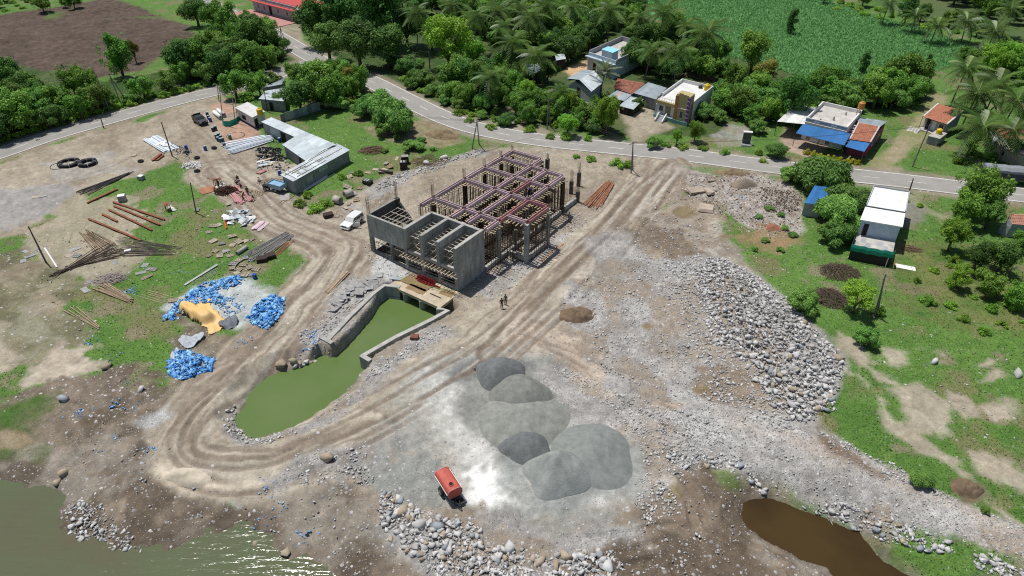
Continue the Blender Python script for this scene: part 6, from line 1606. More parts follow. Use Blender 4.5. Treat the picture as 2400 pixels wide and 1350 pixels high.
# crops and grass (too many to count)
def blades(poly_px, n, hmin, hmax, width, m, name, lean=0.5, mask_grass=False, zone=None, keep=None):
 rng = np.random.default_rng(n)
 poly = gxy(poly_px) if poly_px is not None else None
 if poly is not None:
  lo, hi = poly.min(0), poly.max(0)
  p = rng.uniform(lo, hi, (int(n * 2.2), 2))
  p = p[sd_poly(p[:, 0], p[:, 1], poly, 3) < -0.3][:n]
 else: p = zone
 n = len(p)
 z = hz(p[:, 0], p[:, 1])
 h = rng.uniform(hmin, hmax, n); az = rng.uniform(0, 6.28, n); a2 = rng.uniform(0, 6.28, n)
 w = width * rng.uniform(0.7, 1.3, n)
 base = np.c_[p, z - 0.05]
 s = np.stack([np.cos(az), np.sin(az), np.zeros(n)], 1) * w[:, None] / 2
 l1 = np.stack([np.cos(a2), np.sin(a2), np.zeros(n)], 1) * (h * lean)[:, None]
 up = np.stack([np.zeros(n), np.zeros(n), h], 1)
 mid = base + up * 0.68 + l1 * 0.35
 tip = base + up * 0.92 + l1
 V = np.stack([base - s, base + s, mid + s, mid - s, tip], 1).reshape(-1, 3)
 i = np.arange(n)[:, None] * 5
 F = np.concatenate([i + [[0, 1, 2]], i + [[0, 2, 3]], i + [[3, 2, 4]]])
 T = np.repeat(rng.uniform(0, 1, n), 5)
 return tag(link(name, np_mesh(name, V, F, m, {"tint": np.stack([T, T, T], 1)})), kind="stuff")
M_crop = leaf_mat("crop_leaf", (0.160, 0.380, 0.115), (0.380, 0.680, 0.260), 0.5, 0.45)
M_grass = leaf_mat("grass_blade", (0.075, 0.155, 0.028), (0.190, 0.300, 0.065), 0.6, 0.3)
blades(crop_px, 60000, 0.4, 0.85, 0.24, M_crop, "crop_field", 0.55)
_g = MSK[..., 0].ravel(); _xy = np.stack([GX.ravel(), GY.ravel()], 1)
_sel = np.nonzero((_g > 0.72) & (_xy[:, 1] > 26) & (_xy[:, 1] < 215) & (np.abs(_xy[:, 0]) < 30 + 0.8 * _xy[:, 1]))[0]
_sel = RNG.choice(_sel, 60000, replace=False)
_zone = _xy[_sel] + RNG.uniform(-0.25, 0.25, (len(_sel), 2))
_ok = (sd_poly(_zone[:, 0], _zone[:, 1], gxy(crop_px), 3) > 0)
_ok &= np.minimum(sd_line(_zone[:, 0], _zone[:, 1], road_main, 8)[0], sd_line(_zone[:, 0], _zone[:, 1], road_side, 8)[0]) > 4
blades(None, 1, 0.05, 0.22, 0.13, M_grass, "grass", 0.7, zone=_zone[_ok])
# VEHICLES
M_carw = mat("car_white", (0.74, 0.74, 0.73), 0.3, 0.04, 1, spec=0.5)
M_carg = mat("car_grey", (0.045, 0.047, 0.055), 0.35, 0.1, 1, spec=0.5)
M_tyre = mat("tyre_rubber", (0.025, 0.025, 0.027), 0.9, 0.25, 3)
M_rim = mat("wheel_rim", (0.35, 0.35, 0.36), 0.4, 0.1, 2, metal=0.4)
M_lamp = mat("lamp_glass", (0.65, 0.65, 0.62), 0.2, 0.05, 2)
M_tankred = mat("tanker_red", (0.50, 0.105, 0.075), 0.55, 0.18, 1.5)
M_ltblue = mat("trailer_blue", (0.30, 0.42, 0.50), 0.6, 0.15, 1.2)
M_canvas = mat("canvas_grey", (0.25, 0.27, 0.29), 0.85, 0.2, 1)
M_lorry = mat("lorry_dark", (0.03, 0.035, 0.05), 0.6, 0.2, 1)
def side_profile(prof, hw, top_in=0.0, zcut=1e9):
 """closed side outline (x,z) extruded across; points above zcut are drawn in by top_in"""
 mb = MB(); n = len(prof)
 vs = [(x, -(hw - (top_in if z > zcut else 0)), z) for x, z in prof] + [(x, (hw - (top_in if z > zcut else 0)), z) for x, z in prof]
 return mb.add(vs, [tuple(range(n)), tuple(range(2 * n - 1, n - 1, -1))] + [(i, n + i, n + (i + 1) % n, (i + 1) % n) for i in range(n)])
def wheel(parent, x, y, r=0.36, w=0.22):
 s = 1 if y > 0 else -1
 t = MB(); M = Matrix.Rotation(R(90), 3, 'X')
 t.torus((x, y, r), r - w * 0.42, w * 0.46, 18, 8, M=M); o = t.build("wheel", M_tyre, parent, True)
 rm = MB(); rm.tube((x, y - w * .38, r), (x, y + w * .38, r), r - w * 0.7, n=14); rm.tube((x, y + s * w * .4, r), (x, y + s * w * .52, r), 0.07, n=8); rm.build("rim", M_rim, o)
 return o
def pane(parent, pts, m=None, name="window"): return MB().add(pts, [tuple(range(len(pts)))]).build(name, m or M_glass, parent)
def bevel(o, w=0.04):
 md = o.modifiers.new("bevel", 'BEVEL'); md.width = w; md.segments = 2; md.limit_method = 'ANGLE'
 return o
def car(label, name, loc, rz, paint, pickup=False, door_open=False, cat="car"):
 t = thing(name, label, cat, loc, rz)
 low = [(-2.0, .48), (-1.62, .45), (-1.55, .72), (-1.35, .84), (-1.1, .84), (-.9, .72), (-.85, .42), (.92, .42), (.97, .72), (1.15, .84), (1.42, .84), (1.6, .72), (1.65, .48), (2.0, .5), (2.06, .78), (2.0, 1.02), (.88, 1.12), (-2.0, 1.1)]
 bevel(side_profile(low, 0.86).build("body", paint, t), .04)
 if pickup: cab = [(.85, 1.1), (.3, 1.66), (-.62, 1.68), (-.78, 1.1)]
 else: cab = [(.88, 1.1), (.42, 1.76), (-1.8, 1.80), (-1.98, 1.1)]
 cb_ = side_profile(cab, 0.84, 0.10, 1.3).build("cabin", paint, t); bevel(cb_, .03)
 x1, z1 = cab[1]; e = .012
 pane(t, [(.86 - .07 + e, -.74, 1.2), (.86 - .07 + e, .74, 1.2), (x1 + .03 + e, .66, z1 - .07), (x1 + .03 + e, -.66, z1 - .07)], None, "windscreen")
 xb = cab[2][0]
 for s in (-1, 1):
  def sw_(xa, xb_, xc, xd, z0=1.18, z1_=1.62):
   y0, y1 = s * (.828 + e), s * (.765 + e)
   pane(t, [(xa, y0, z0), (xb_, y0, z0), (xc, y1, z1_), (xd, y1, z1_)] if s < 0 else [(xb_, y0, z0), (xa, y0, z0), (xd, y1, z1_), (xc, y1, z1_)], None, "side_window")
  sw_(-.1, .72, .38, -.1, z1_=1.58 if pickup else 1.64)
  if pickup: sw_(-.68, -.18, -.18, -.56, z1_=1.58)
  else: sw_(-1.0, -.2, -.2, -1.0); sw_(-1.82, -1.1, -1.1, -1.72)
  for x in (-1.22, 1.28): wheel(t, x, s * .80)
  MB().box((2.04, s * .62, .86), (.08, .26, .16)).build("headlight", M_lamp, t)
  MB().box((.62, s * .95, 1.24), (.1, .16, .14)).build("mirror", M_black, t)
 MB().box((2.045, 0, .86), (.06, .86, .2)).build("grille", M_black, t)
 bevel(MB().box((2.08, 0, .56), (.16, 1.66, .18)).build("bumper", paint if not pickup else M_black, t), .03)
 bevel(MB().box((-2.05, 0, .56), (.12, 1.6, .16)).build("bumper", M_black, t), .03)
 if pickup:
  MB().bx(-1.94, -.84, -.74, .74, 1.102, 1.106).build("bed_floor", M_black, t)
  for s in (-1, 1): MB().bx(-2.0, -.82, s * .80 - .04, s * .80 + .04, 1.08, 1.42).build("bed_side", paint, t)
  MB().bx(-2.0, -1.93, -.76, .76, 1.08, 1.42).build("tailgate", paint, t)
  MB().box((-.86, 0, 1.5), (.06, 1.5, .9)).build("bed_frame", M_black, t)
 else:
  pane(t, [(-1.965, .7, 1.25), (-1.965, -.7, 1.25), (-1.85, -.62, 1.7), (-1.85, .62, 1.7)], None, "rear_window")
  tag_ = MB(); tag_.torus((-2.1, 0, .95), .27, .09, 14, 6, M=Matrix.Rotation(R(90), 3, 'Y')); tag_.build("spare_wheel", M_tyre, t)
 if door_open:
  d = thing("door", None, None, (.78, .86, 0), R(-62)); d.parent = t
  dm = MB().box((-.5, .03, .82), (1.0, .06, .68)); o = link("door_panel", dm.mesh("door_panel", paint), d); bevel(o, .02)
  fr_ = MB(); fr_.tube((-.98, .03, 1.16), (-.9, .0, 1.6), .03, n=5); fr_.tube((-.9, .0, 1.6), (-.35, .0, 1.6), .03, n=5); fr_.tube((-.35, .0, 1.6), (-.02, .03, 1.16), .03, n=5); link("door_frame", fr_.mesh("door_frame", paint), d)
  MB().box((.3, .842, .95), (.8, .03, .9)).build("doorway_shade", M_black, t)  # black panel painted as the unlit cabin behind the open door
 return t
def heading(a, b): return math.atan2(b.y - a.y, b.x - a.x)
f_, r_ = at(812, 541), at(842, 522)
_c = (f_ + r_) / 2 + Vector((-.1, .5, 0)); _c.z = float(hz(_c.x, _c.y))
car("white off road car with one front door open, parked left of the concrete frame building", "parked_car", _c, heading(r_, f_), M_carw, door_open=True)
f_, r_ = at(484, 300), at(455, 281)
_c = (f_ + r_) / 2 + Vector((0, .3, 0))
car("dark grey pickup parked by the barrels near the side road", "pickup", _c, heading(r_, f_), M_carg, pickup=True, cat="pickup")
tk = thing("tanker_trailer", "red water tanker trailer standing on the grey stone dust", "tanker trailer", at(1060, 1172) + Vector((-.35, .9, 0)), 0)
f_, r_ = gxy([(1065, 1150)], 2.0)[0], gxy([(1038, 1108)], 2.0)[0]
tk.rotation_euler = (0, 0, math.atan2(f_[1] - r_[1], f_[0] - r_[0]))
cs = []
for k in range(20):
 a = 2 * math.pi * k / 20; c_, s_ = math.cos(a), math.sin(a)
 cs.append((0.74 * math.copysign(abs(c_) ** 0.62, c_), 1.45 + 0.58 * math.copysign(abs(s_) ** 0.72, s_)))
mb = MB(); xs = [(-1.42, .93), (-1.36, 1), (1.36, 1), (1.42, .93)]
for x, q in xs: mb.v += [(x, y * q, 1.45 + (z - 1.45) * q) for y, z in cs]
for i in range(3): mb.f += [(i * 20 + k, i * 20 + (k + 1) % 20, (i + 1) * 20 + (k + 1) % 20, (i + 1) * 20 + k) for k in range(20)]
mb.f += [tuple(range(19, -1, -1)), tuple(range(60, 80))]; mb.m = [0] * len(mb.f)
mb.build("tank", M_tankred, tk)
rimm = MB()
for x in (-1.40, 1.40):
 for k in range(20):
  y0, z0 = cs[k]; y1, z1 = cs[(k + 1) % 20]; rimm.tube((x, y0, z0), (x, y1, z1), .035, n=4)
rimm.build("tank_rim", M_form_red, tk)
MB().lathe([(.24, 0), (.24, .14), (.2, .14), (.2, .05)], 14, (.75, -.08, 2.0)).build("hatch_collar", M_tankred, tk)
MB().lathe([(.2, 0), (.2, .02)], 14, (.75, -.08, 2.06)).build("hatch_shade", M_dark, tk)  # dark disc coloured as the unlit inside of the tank
MB().box((0, 0, .74), (3.0, 1.0, .14)).build("chassis", M_black, tk)
for s in (-1, 1):
 wheel(tk, -.1, s * .82, .48, .3); MB().tube((-1.35, s * .79, 1.5), (1.35, s * .79, 1.5), .035, n=5).build("side_rail", M_white, tk)
 MB().tube((1.5, s * .3, .7), (2.4, 0, .6), .06, n=5).build("drawbar", M_black, tk)
MB().box((1.75, .3, .42), (.7, .7, .08)).build("step_plate", M_black, tk); MB().tube((1.6, -.2, 0), (1.6, -.2, .75), .05).build("stand", M_black, tk)
MB().tube((-1.5, .45, .9), (-1.5, .45, 2.0), .03).build("ladder_rail", M_white, tk)
tr_ = thing("farm_trailer", "pale blue box trailer parked against the end of the long shed", "trailer", at(652, 447), R(-28))
for y0, y1 in ((-.85, -.79), (.79, .85)): MB().bx(-1.5, 1.5, y0, y1, .85, 1.55).build("side_board", M_ltblue, tr_)
for x0, x1 in ((-1.5, -1.44), (1.44, 1.5)): MB().bx(x0, x1, -.78, .78, .85, 1.55).build("end_board", M_ltblue, tr_)
MB().bx(-1.5, 1.5, -.85, .85, .76, .848).build("bed", M_ltblue, tr_); MB().bx(-1.44, 1.44, -.78, .78, 1.3, 1.34).build("load_sheet", mat("load_blue", (.20, .36, .50), .7, .15, 1), tr_)
for s in (-1, 1): wheel(tr_, .2, s * .7, .4, .24)
MB().tube((-1.5, 0, .7), (-2.6, 0, .55), .06).build("drawbar", M_black, tr_)
eg = thing("power_tiller", "black two wheeled tractor unit in front of the pale blue trailer", "tractor", at(626, 446), R(-28))
wheel(eg, 0, .42, .42, .22); wheel(eg, 0, -.42, .42, .22); bevel(MB().box((-.1, 0, .75), (1.2, .5, .45)).build("engine", M_black, eg)); MB().tube((-.5, .2, .95), (.7, .5, 1.2), .03).build("handlebar", M_black, eg); MB().tube((-.5, -.2, .95), (.7, -.5, 1.2), .03).build("handlebar", M_black, eg); MB().tube((-.3, .1, .95), (-.3, .1, 1.5), .05).build("exhaust", M_prop, eg)
ly = thing("lorry", "long dark lorry with a grey canvas roof on the verge at the right edge", "lorry", at(2385, 440) + Vector((1.5, 1.5, 0)), 0)
a_, b_ = gxy([(2312, 384)], 3.2)[0], gxy([(2400, 392)], 3.2)[0]
ly.rotation_euler = (0, 0, math.atan2(b_[1] - a_[1], b_[0] - a_[0]))
ly.location = (a_[0] + (b_[0] - a_[0]) / np.hypot(*(b_ - a_)) * 4.6 + .2, a_[1] - .9, 0)
MB().bx(-4.6, 4.6, -1.2, 1.2, 1.0, 2.55).build("cargo_body", M_lorry, ly)
mb = MB(); n = 12
for i in range(n + 1):
 x = -4.7 + 9.4 * i / n; zz = .06 * math.sin(i * 2.1)
 mb.v += [(x, -1.28, 2.2), (x, -1.24, 2.6 + zz), (x, -.6, 3.02 + zz), (x, .6, 3.04 + zz), (x, 1.24, 2.6 + zz), (x, 1.28, 2.2)]
for i in range(n): mb.f += [(i * 6 + j, i * 6 + 6 + j, i * 6 + 7 + j, i * 6 + 1 + j) for j in range(5)]
mb.f += [(0, 1, 2, 3, 4, 5), tuple(n * 6 + j for j in (5, 4, 3, 2, 1, 0))]; mb.m = [0] * len(mb.f); mb.build("canvas_roof", M_canvas, ly)
bevel(MB().bx(4.9, 6.9, -1.15, 1.15, .6, 2.7).build("cab", M_lorry, ly), .1); pane(ly, [(6.91, -.95, 1.6), (6.91, .95, 1.6), (6.91, .95, 2.4), (6.91, -.95, 2.4)], None, "windscreen")
MB().bx(-4.5, 6.6, -.5, .5, .7, .96).build("chassis", M_black, ly)
for x in (-3.6, -2.4, 5.9):
 for s in (-1, 1): wheel(ly, x, s * 1.0, .5, .32)
mc = thing("motorcycle", "motorcycle parked in the shade at the junction kerb", "motorcycle", at(787, 130), R(50))
for x in (-.62, .62): MB().torus((x, 0, .3), .25, .05, 16, 6, M=Matrix.Rotation(R(90), 3, 'X')).build("wheel", M_tyre, mc)
mb = MB(); mb.tube((-.55, 0, .35), (.1, 0, .55), .05); mb.tube((.1, 0, .55), (.45, 0, .85), .05); mb.tube((.62, 0, .3), (.42, 0, .95), .04); mb.box((0, 0, .42), (.4, .22, .3)); mb.build("frame", M_black, mc)
bevel(MB().box((.18, 0, .78), (.5, .26, .2)).build("fuel_tank", M_redst, mc)); bevel(MB().box((-.4, 0, .8), (.7, .24, .1)).build("seat", M_black, mc)); MB().tube((.38, -.35, 1.0), (.38, .35, 1.0), .02).build("handlebar", M_prop, mc)
# POLES AND WIRES
M_pole = mat("pole_concrete", (0.20, 0.19, 0.18), 0.9, .2, 2); M_pole_w = mat("pole_wood", (0.12, .095, .075), .95, .3, 3); M_wire = mat("wire", (.06, .06, .065), .6, .1, 3)
def pole(base, top, label, arm=True, brace=None, m=None, r=.13, group=None):
 B_ = at(*base); lo, hi = 1.0, 14.0
 for _ in range(40):
  mid = (lo + hi) / 2; z = B_.z + mid; D = depth_of(B_.x, B_.y, z)
  py = 675 + FPX * ((CAM_H - z) * CP - B_.y * SP) / D
  if py < top[1]: hi = mid
  else: lo = mid
 h = min(10.5, (lo + hi) / 2)
 tp_ = gxy([top], B_.z + h)[0] - np.array([B_.x, B_.y]); q = min(1.0, 1.2 / (np.hypot(*tp_) + 1e-6)); tp_ = tp_ * q
 t = thing("utility_pole", label, "pole", B_, 0, group)
 MB().path([(0, 0, -.3), (tp_[0] * .5, tp_[1] * .5, h * .5), (tp_[0], tp_[1], h)], [r, r * .85, r * .65], 7).build("shaft", m or M_pole, t)
 if arm:
  for k, zz in enumerate((h - .35,)):
   MB().box((tp_[0], tp_[1], zz), (1.5, .09, .09), .5).build("cross_arm", M_prop, t)
   for s in (-.65, 0, .65): MB().lathe([(.03, 0), (.06, .05), (.06, .12), (.03, .18)], 7, (tp_[0] + s * math.cos(.5), tp_[1] + s * math.sin(.5), zz + .05)).build("insulator", M_ridge, t)
 if brace: b2 = at(*brace) - B_; MB().path([(b2.x, b2.y, b2.z - .3), (tp_[0], tp_[1], h - .6)], [r, r * .7], 6).build("brace", m or M_pole, t)
 t["h"] = h
 return B_ + Vector((tp_[0], tp_[1], h - .15))
PT = {}
PT['a'] = pole((285, 249), (255, 171), "braced pole with cross arm beside the side road, in front of the ploughed field", brace=(301, 241), arm=True)
PT['b'] = pole((256, 258), (224, 173), "bare leaning pole left of the braced pole beside the side road", arm=False)
pole((243, 300), (234, 271), "short dark post on the near verge of the side road", arm=False, m=M_pole_w, r=.12)
PT['c'] = pole((404, 366), (378, 286), "dark leaning pole through the silver pipe bundle in the yard", arm=False, m=M_pole_w)
PT['d'] = pole((460, 500), (446, 428), "slim dark pole in the grass below the red stacks", arm=False, m=M_pole_w, r=.11)
PT['e'] = pole((108, 615), (66, 530), "dark leaning pole in the muddy grass near the left edge", arm=False, m=M_pole_w)
PT['f'] = pole((523, 293), (521, 203), "tall thin pole in front of the green netting", arm=False, r=.1)
pole((551, 288), (541, 198), "bamboo pole behind the green netting, right of the thin pole", arm=False, m=M_wood, r=.09)
pole((513, 238), (509, 196), "left pole of the tripod at the bend of the side road", arm=False, m=M_pole_w, r=.1)
pole((556, 278), (549, 212), "slanting timber beside the bamboo pole at the green netting", arm=False, m=M_wood, r=.09)
PT['g'] = pole((1106, 349), (1119, 282), "A shaped double pole on the rubble behind the frame building", brace=(1123, 337))
PT['h'] = pole((1282, 303), (1286, 229), "double pole among the bushes on the far verge of the road", brace=(1290, 296))
PT['i'] = pole((1479, 406), (1484, 332), "double pole at the junction of road and site track", brace=(1483, 398))
PT['j'] = pole((2138, 391), (2180, 292), "pale leaning pole on the verge before the small tiled house", arm=False)
PT['k'] = pole((2050, 741), (2076, 642), "grey leaning pole in the pasture below the white house", arm=False, brace=(2056, 737))
PT['l'] = pole((663, 118), (656, 60), "braced pole beside the main road near the grey hall", brace=(677, 124))
PT['m'] = pole((975, 188), (973, 135), "thin pole on the far verge left of the bright tree", arm=False, r=.1)
PT['n'] = pole((2130, 452), (2141, 418), "short dark pole behind the white house at the road edge", arm=False, m=M_pole_w)
PT['o'] = pole((626, 262), (620, 216), "dark lattice pole behind the yellow tank", arm=True, m=M_pole_w)
def wires(a, b, n, label, sag=.9, sp=.6):
 t = thing("power_line", label, "wires", a, 0)
 for k in range(n):
  o_ = Vector((.8, .45, 0)) * sp * (k - (n - 1) / 2)
  pts = [a.lerp(b, f) + o_ - Vector((0, 0, sag * 4 * f * (1 - f))) - a for f in np.linspace(0, 1, 15)]
  MB().path(pts, .018, 4).build("wire", M_wire, t)
wires(PT['o'], PT['g'], 3, "wires across the meadow behind the long shed"); wires(PT['g'], PT['h'], 3, "wires over the road from the A pole to the bushes"); wires(PT['h'], PT['i'], 3, "wires along the road between the two double poles")
wires(PT['i'], PT['j'], 2, "wires along the road in front of the blue awning house"); wires(PT['a'], PT['f'], 2, "wires crossing the side road above the yard"); wires(PT['l'], PT['m'], 2, "wires over the junction"); wires(PT['a'], PT['a'] + Vector((-70, -28, 1)), 3, "wires leaving the braced pole to the left edge")
# HEAPS
M_sand_d = mat("aggregate_dark", (0.150, 0.158, 0.156), 0.95, .22, 1.6, bump=.06, bscale=7)
M_sand_o = mat("aggregate_olive", (0.22, 0.225, 0.20), 0.95, .22, 1.2, bump=.06, bscale=7)
M_sand_l = mat("aggregate_pale", (0.235, 0.25, 0.235), 0.95, .2, 1.2, bump=.06, bscale=7)
M_soil = mat("soil_brown", (0.165, .115, .075), .95, .3, 1.4, bump=.05, bscale=6)
def heap(name, label, cat, px, rpx, h, m, ry=1.0, rot=0.0, seed=1, rough=.22, flat=0.0, kind=None):
 c = at(*px); Rr = rpx * depth_of(c.x, c.y, 0) / FPX
 n, k = 56, 18; vs = []; fs = []
 for j in range(k + 1):
  q = j / k
  for i in range(n):
   a = 2 * math.pi * i / n
   rr = Rr * q * (1 + .20 * (vnoise(np.array([math.cos(a) * 1.2 + seed * 5.1]), np.array([math.sin(a) * 1.2]), seed)[0] - .5) * 2)
   x, y = rr * math.cos(a), rr * math.sin(a) * ry
   x, y = x * math.cos(rot) - y * math.sin(rot), x * math.sin(rot) + y * math.cos(rot)
   pf = max(0, 1 - q) * (1 + .05 * (vnoise(np.array([a * 3.2]), np.array([q * 1.5]), seed + 9)[0] - .5)); prof = .22 * (1 - q * q) + .78 * (1 - math.sqrt(q * q + .012) + .06) * (1 - .10 * math.exp(-((q - .0) * 5) ** 2))
   z = h * prof * (.72 + .56 * fbm(np.array([x * 1.0 + seed * 9.0]), np.array([y * 1.0]), .42, 2, seed + 3)[0]) + rough * (fbm(np.array([x + seed * 9.0]), np.array([y]), 1.3, 3, seed)[0] - .5) * min(1, pf * 5)
   vs.append((x, y, float(hz(c.x + x, c.y + y)) - c.z + z + .12 - .2 * q ** 4))
 for j in range(k):
  for i in range(n): fs.append((j * n + i, j * n + (i + 1) % n, (j + 1) * n + (i + 1) % n, (j + 1) * n + i))
 o = link(name, np_mesh(name, np.array(vs), np.array(fs), m, smooth=True)); o.location = c
 return tag(o, label, cat, kind=kind)
heap("aggregate_heap", "dark grey gravel heap, topmost of the row on the stone dust yard", "gravel heap", (1172, 878), 60, 2.4, M_sand_d, .85, 0, 3, .14)
heap("aggregate_heap", "olive grey gravel heap just below the dark grey one", "gravel heap", (1222, 926), 74, 2.5, M_sand_o, .8, -.5, 5, .14)
heap("aggregate_heap", "low wide olive heap in the middle of the row", "gravel heap", (1226, 990), 100, 1.5, M_sand_o, .95, .3, 7, .3, .1)
heap("aggregate_heap", "dark rounded heap under the low wide olive heap", "gravel heap", (1232, 1046), 66, 1.7, M_sand_d, .75, 0, 9, .16, .1)
heap("aggregate_heap", "largest pale grey green gravel heap nearest the red tanker", "gravel heap", (1308, 1108), 84, 2.6, M_sand_l, .9, .4, 12, .12, .1)
heap("aggregate_heap", "flat pale spread of gravel right of the largest heap", "gravel heap", (1384, 1066), 96, 1.6, M_sand_l, .95, 0, 14, .2, .25)
heap("soil_heap", "dark brown lumpy soil heap on the gravel beside the site track", "soil heap", (1350, 740), 46, .8, M_soil, .8, 0, 15, .9, .3)
heap("soil_heap", "small dark soil heap on the slope beyond the stone causeway", "soil heap", (2265, 1148), 36, .7, M_soil, .8, 0, 17, .7, .2)
heap("soil_heap", "brown earth heap beside the road behind the frame building", "soil heap", (1040, 318), 45, .9, mat("earth_dry", (.21, .155, .09), .95, .35, 1.2), .5, -.3, 19, .9, .2)
heap("soil_heap", "ochre earth bank at the roadside above the rubbish tip", "soil heap", (1715, 405), 42, .7, mat("earth_ochre", (.25, .185, .11), .95, .3, 1.2), .35, -.1, 21, .6, .2)
heap("soil_heap", "reddish earth heap in the weeds of the rubbish tip", "soil heap", (1812, 535), 20, .6, mat("earth_red", (.33, .15, .09), .95, .3, 1.2), .8, 0, 23, .5, .1)
heap("soil_heap", "cream sand bank on the outside of the track bend by the river", "sand bank", (440, 1118), 66, .5, mat("sand_cream", (.50, .44, .34), .95, .15, 1), .4, -.15, 25, .35, .4)
heap("hay_heap", "straw grey hay heap on the rubbish tip near the road", "hay heap", (1742, 434), 36, 1.3, mat("hay", (.27, .22, .165), .95, .3, 3, streak=(1, 6, 1), bump=.05, bscale=12), .6, .2, 27, .3, .35)
def sticks(name, label, cat, px, rpx, n, L, r, m, hmax=.8, dirn=None, spread=3.14, ry=.7, group=None):
 """pile of thin sticks, too fine to pick apart: one thing"""
 c = at(*px); Rr = rpx * depth_of(c.x, c.y, 0) / FPX; mb = MB()
 for k in range(n):
  q = math.sqrt(random.random()); a = random.uniform(0, 6.28)
  x, y = Rr * q * math.cos(a), Rr * q * math.sin(a) * ry
  z = float(hz(c.x + x, c.y + y)) - c.z + hmax * (1 - q * q) * random.uniform(.3, 1) + .03
  d = (dirn if dirn is not None else 0) + random.uniform(-spread, spread); e = random.uniform(-.25, .35); l = L * random.uniform(.5, 1.2)
  v = Vector((math.cos(d) * math.cos(e), math.sin(d) * math.cos(e), math.sin(e))) * l / 2
  p = Vector((x, y, z)); mid = p + Vector((random.uniform(-.1, .1), random.uniform(-.1, .1), .06)) * l
  mb.path([p - v, mid, p + v], [r, r * .8, r * .4], 4)
 o = mb.build(name, m); o.location = c; return tag(o, label, cat, group)
M_brush = mat("dead_brush", (.12, .085, .065), .95, .35, 3); M_branch = mat("cut_branch", (.25, .165, .11), .95, .3, 3)
sticks("brush_pile", "dead thorn brush pile, upper one at the boulder bank edge", "brush pile", (1968, 640), 44, 420, 1.3, .035, M_brush, 1.1, ry=.8)
sticks("brush_pile", "dead thorn brush pile, lower one beside the round feathery bush", "brush pile", (1945, 700), 36, 420, 1.3, .035, M_brush, 1.0, ry=1.1)
sticks("branch_pile", "reddish cut branch pile in the meadow behind the long shed", "branch pile", (873, 354), 28, 160, 1.8, .05, M_branch, .8, .2, .7)
sticks("branch_pile", "long poles lying on the rubble edge behind the frame building", "pole pile", (1012, 378), 42, 45, 3.6, .05, M_branch, .3, .35, .25)
sticks("branch_pile", "scattered sticks in the grass right of the white house", "branch pile", (2138, 585), 18, 60, 1.6, .035, M_branch, .3, -.5, .5)
sticks("lumber_scatter", "pale offcuts and laths strewn where the red stacks are sorted", "lumber", (590, 455), 28, 90, 1.4, .045, M_wood_l, .2, ry=.7)
sticks("lumber_scatter", "pale laths scattered before the corner of the long shed", "lumber", (635, 428), 30, 60, 1.8, .04, M_wood_l, .15, .5, .6)
sticks("bar_heap", "dark brown heap of tangled bars between the red stacks", "bar heap", (532, 450), 26, 300, 1.2, .05, mat("tangle_brown", (.085, .045, .03), .9, .3, 3), 1.0)
sticks("bar_heap", "tangled pale rods beside the bent bar fan", "rod heap", (262, 655), 34, 130, 2.0, .045, mat("rod_pale", (.36, .31, .27), .9, .25, 3), .4, .3, .9)
sticks("scrap_heap", "tangle of white plastic strips in the grass beside the yard track", "scrap heap", (452, 388), 22, 110, 1.6, .06, M_white, .5, 1.6, .9)
sticks("scrap_heap", "black tangle of old tyres, tubes and wire in front of the long shed", "scrap heap", (648, 372), 22, 120, 1.0, .06, M_black, .7)
sticks("dry_palm_litter", "dry palm leaf litter behind the tan house", "palm litter", (1655, 185), 24, 110, 1.8, .07, M_deadfrond, .7)
sticks("dry_palm_litter", "dry palm leaf litter under the palms left of the tan house terrace", "palm litter", (1610, 178), 20, 80, 1.8, .07, M_deadfrond, .5)
# PIPES, BARS, STACKS
M_galv = mat("galvanised", (.60, .65, .70), .45, .14, 2, metal=.1); M_rust = mat("girder_rust", (.22, .085, .045), .9, .35, 2.5); M_rust_p = mat("pipe_rust", (.34, .155, .085), .85, .3, 2.5)
def lay(name, label, cat, group, n, A, B, spread, r, m, layers=2, box=None, jit=.25, fan=0.0):
 """n separate bars lying side by side between two places of the photograph"""
 a, b = at(*A), at(*B); d = b - a; d.z = 0; L = d.length; d.normalize(); nr = Vector((-d.y, d.x, 0))
 for k in range(n):
  o_ = (k / max(1, n - 1) - .5) * spread; ly_ = random.randrange(layers)
  fa = o_ * (1 + fan) + random.uniform(-.08, .08); fb = o_ * (1 - fan) + random.uniform(-.08, .08)
  s0, s1 = random.uniform(-jit, jit), random.uniform(-jit, jit)
  p = a + d * s0 + nr * fa; q = b + d * s1 + nr * fb
  p.z = float(hz(p.x, p.y)) + r * (1 + 1.9 * ly_) + .02; q.z = float(hz(q.x, q.y)) + r * (1 + 1.9 * ly_) + .02
  mb = MB()
  if box:
   v = q - p; ang = math.atan2(v.y, v.x); mb.box(v / 2, (v.length, box[0], box[1]), ang, ry=-math.asin(max(-1, min(1, v.z / v.length))))
   if box[1] > .14:
    for s in (-1, 1): mb.box(v / 2 + Vector((0, 0, s * box[1] / 2)), (v.length, box[0] * 2.2, .03), ang, ry=-math.asin(max(-1, min(1, v.z / v.length))))
  else: mb.tube((0, 0, 0), q - p, r, n=7)
  o = mb.build(name, m); o.location = p; tag(o, label, cat, group)
lay("steel_pipe", "galvanised pipe in the wide bundle in front of the long shed", "pipe", "galvanised pipes before the long shed", 34, (532, 352), (634, 326), 4.2, .085, M_galv, 3, fan=.25, jit=.6)
lay("steel_pipe", "silver sheet pile strip beside the dark leaning pole in the yard", "pipe", "silver strips by the dark leaning pole", 18, (352, 324), (402, 354), 3.0, .08, M_galv, 2, box=(.24, .06))
lay("steel_pipe", "rusty brown pipe in the fan beside the frame building", "pipe", "rusty pipes beside the frame building", 15, (1385, 485), (1432, 428), 2.3, .075, M_rust_p, 2, fan=.35, jit=.7)
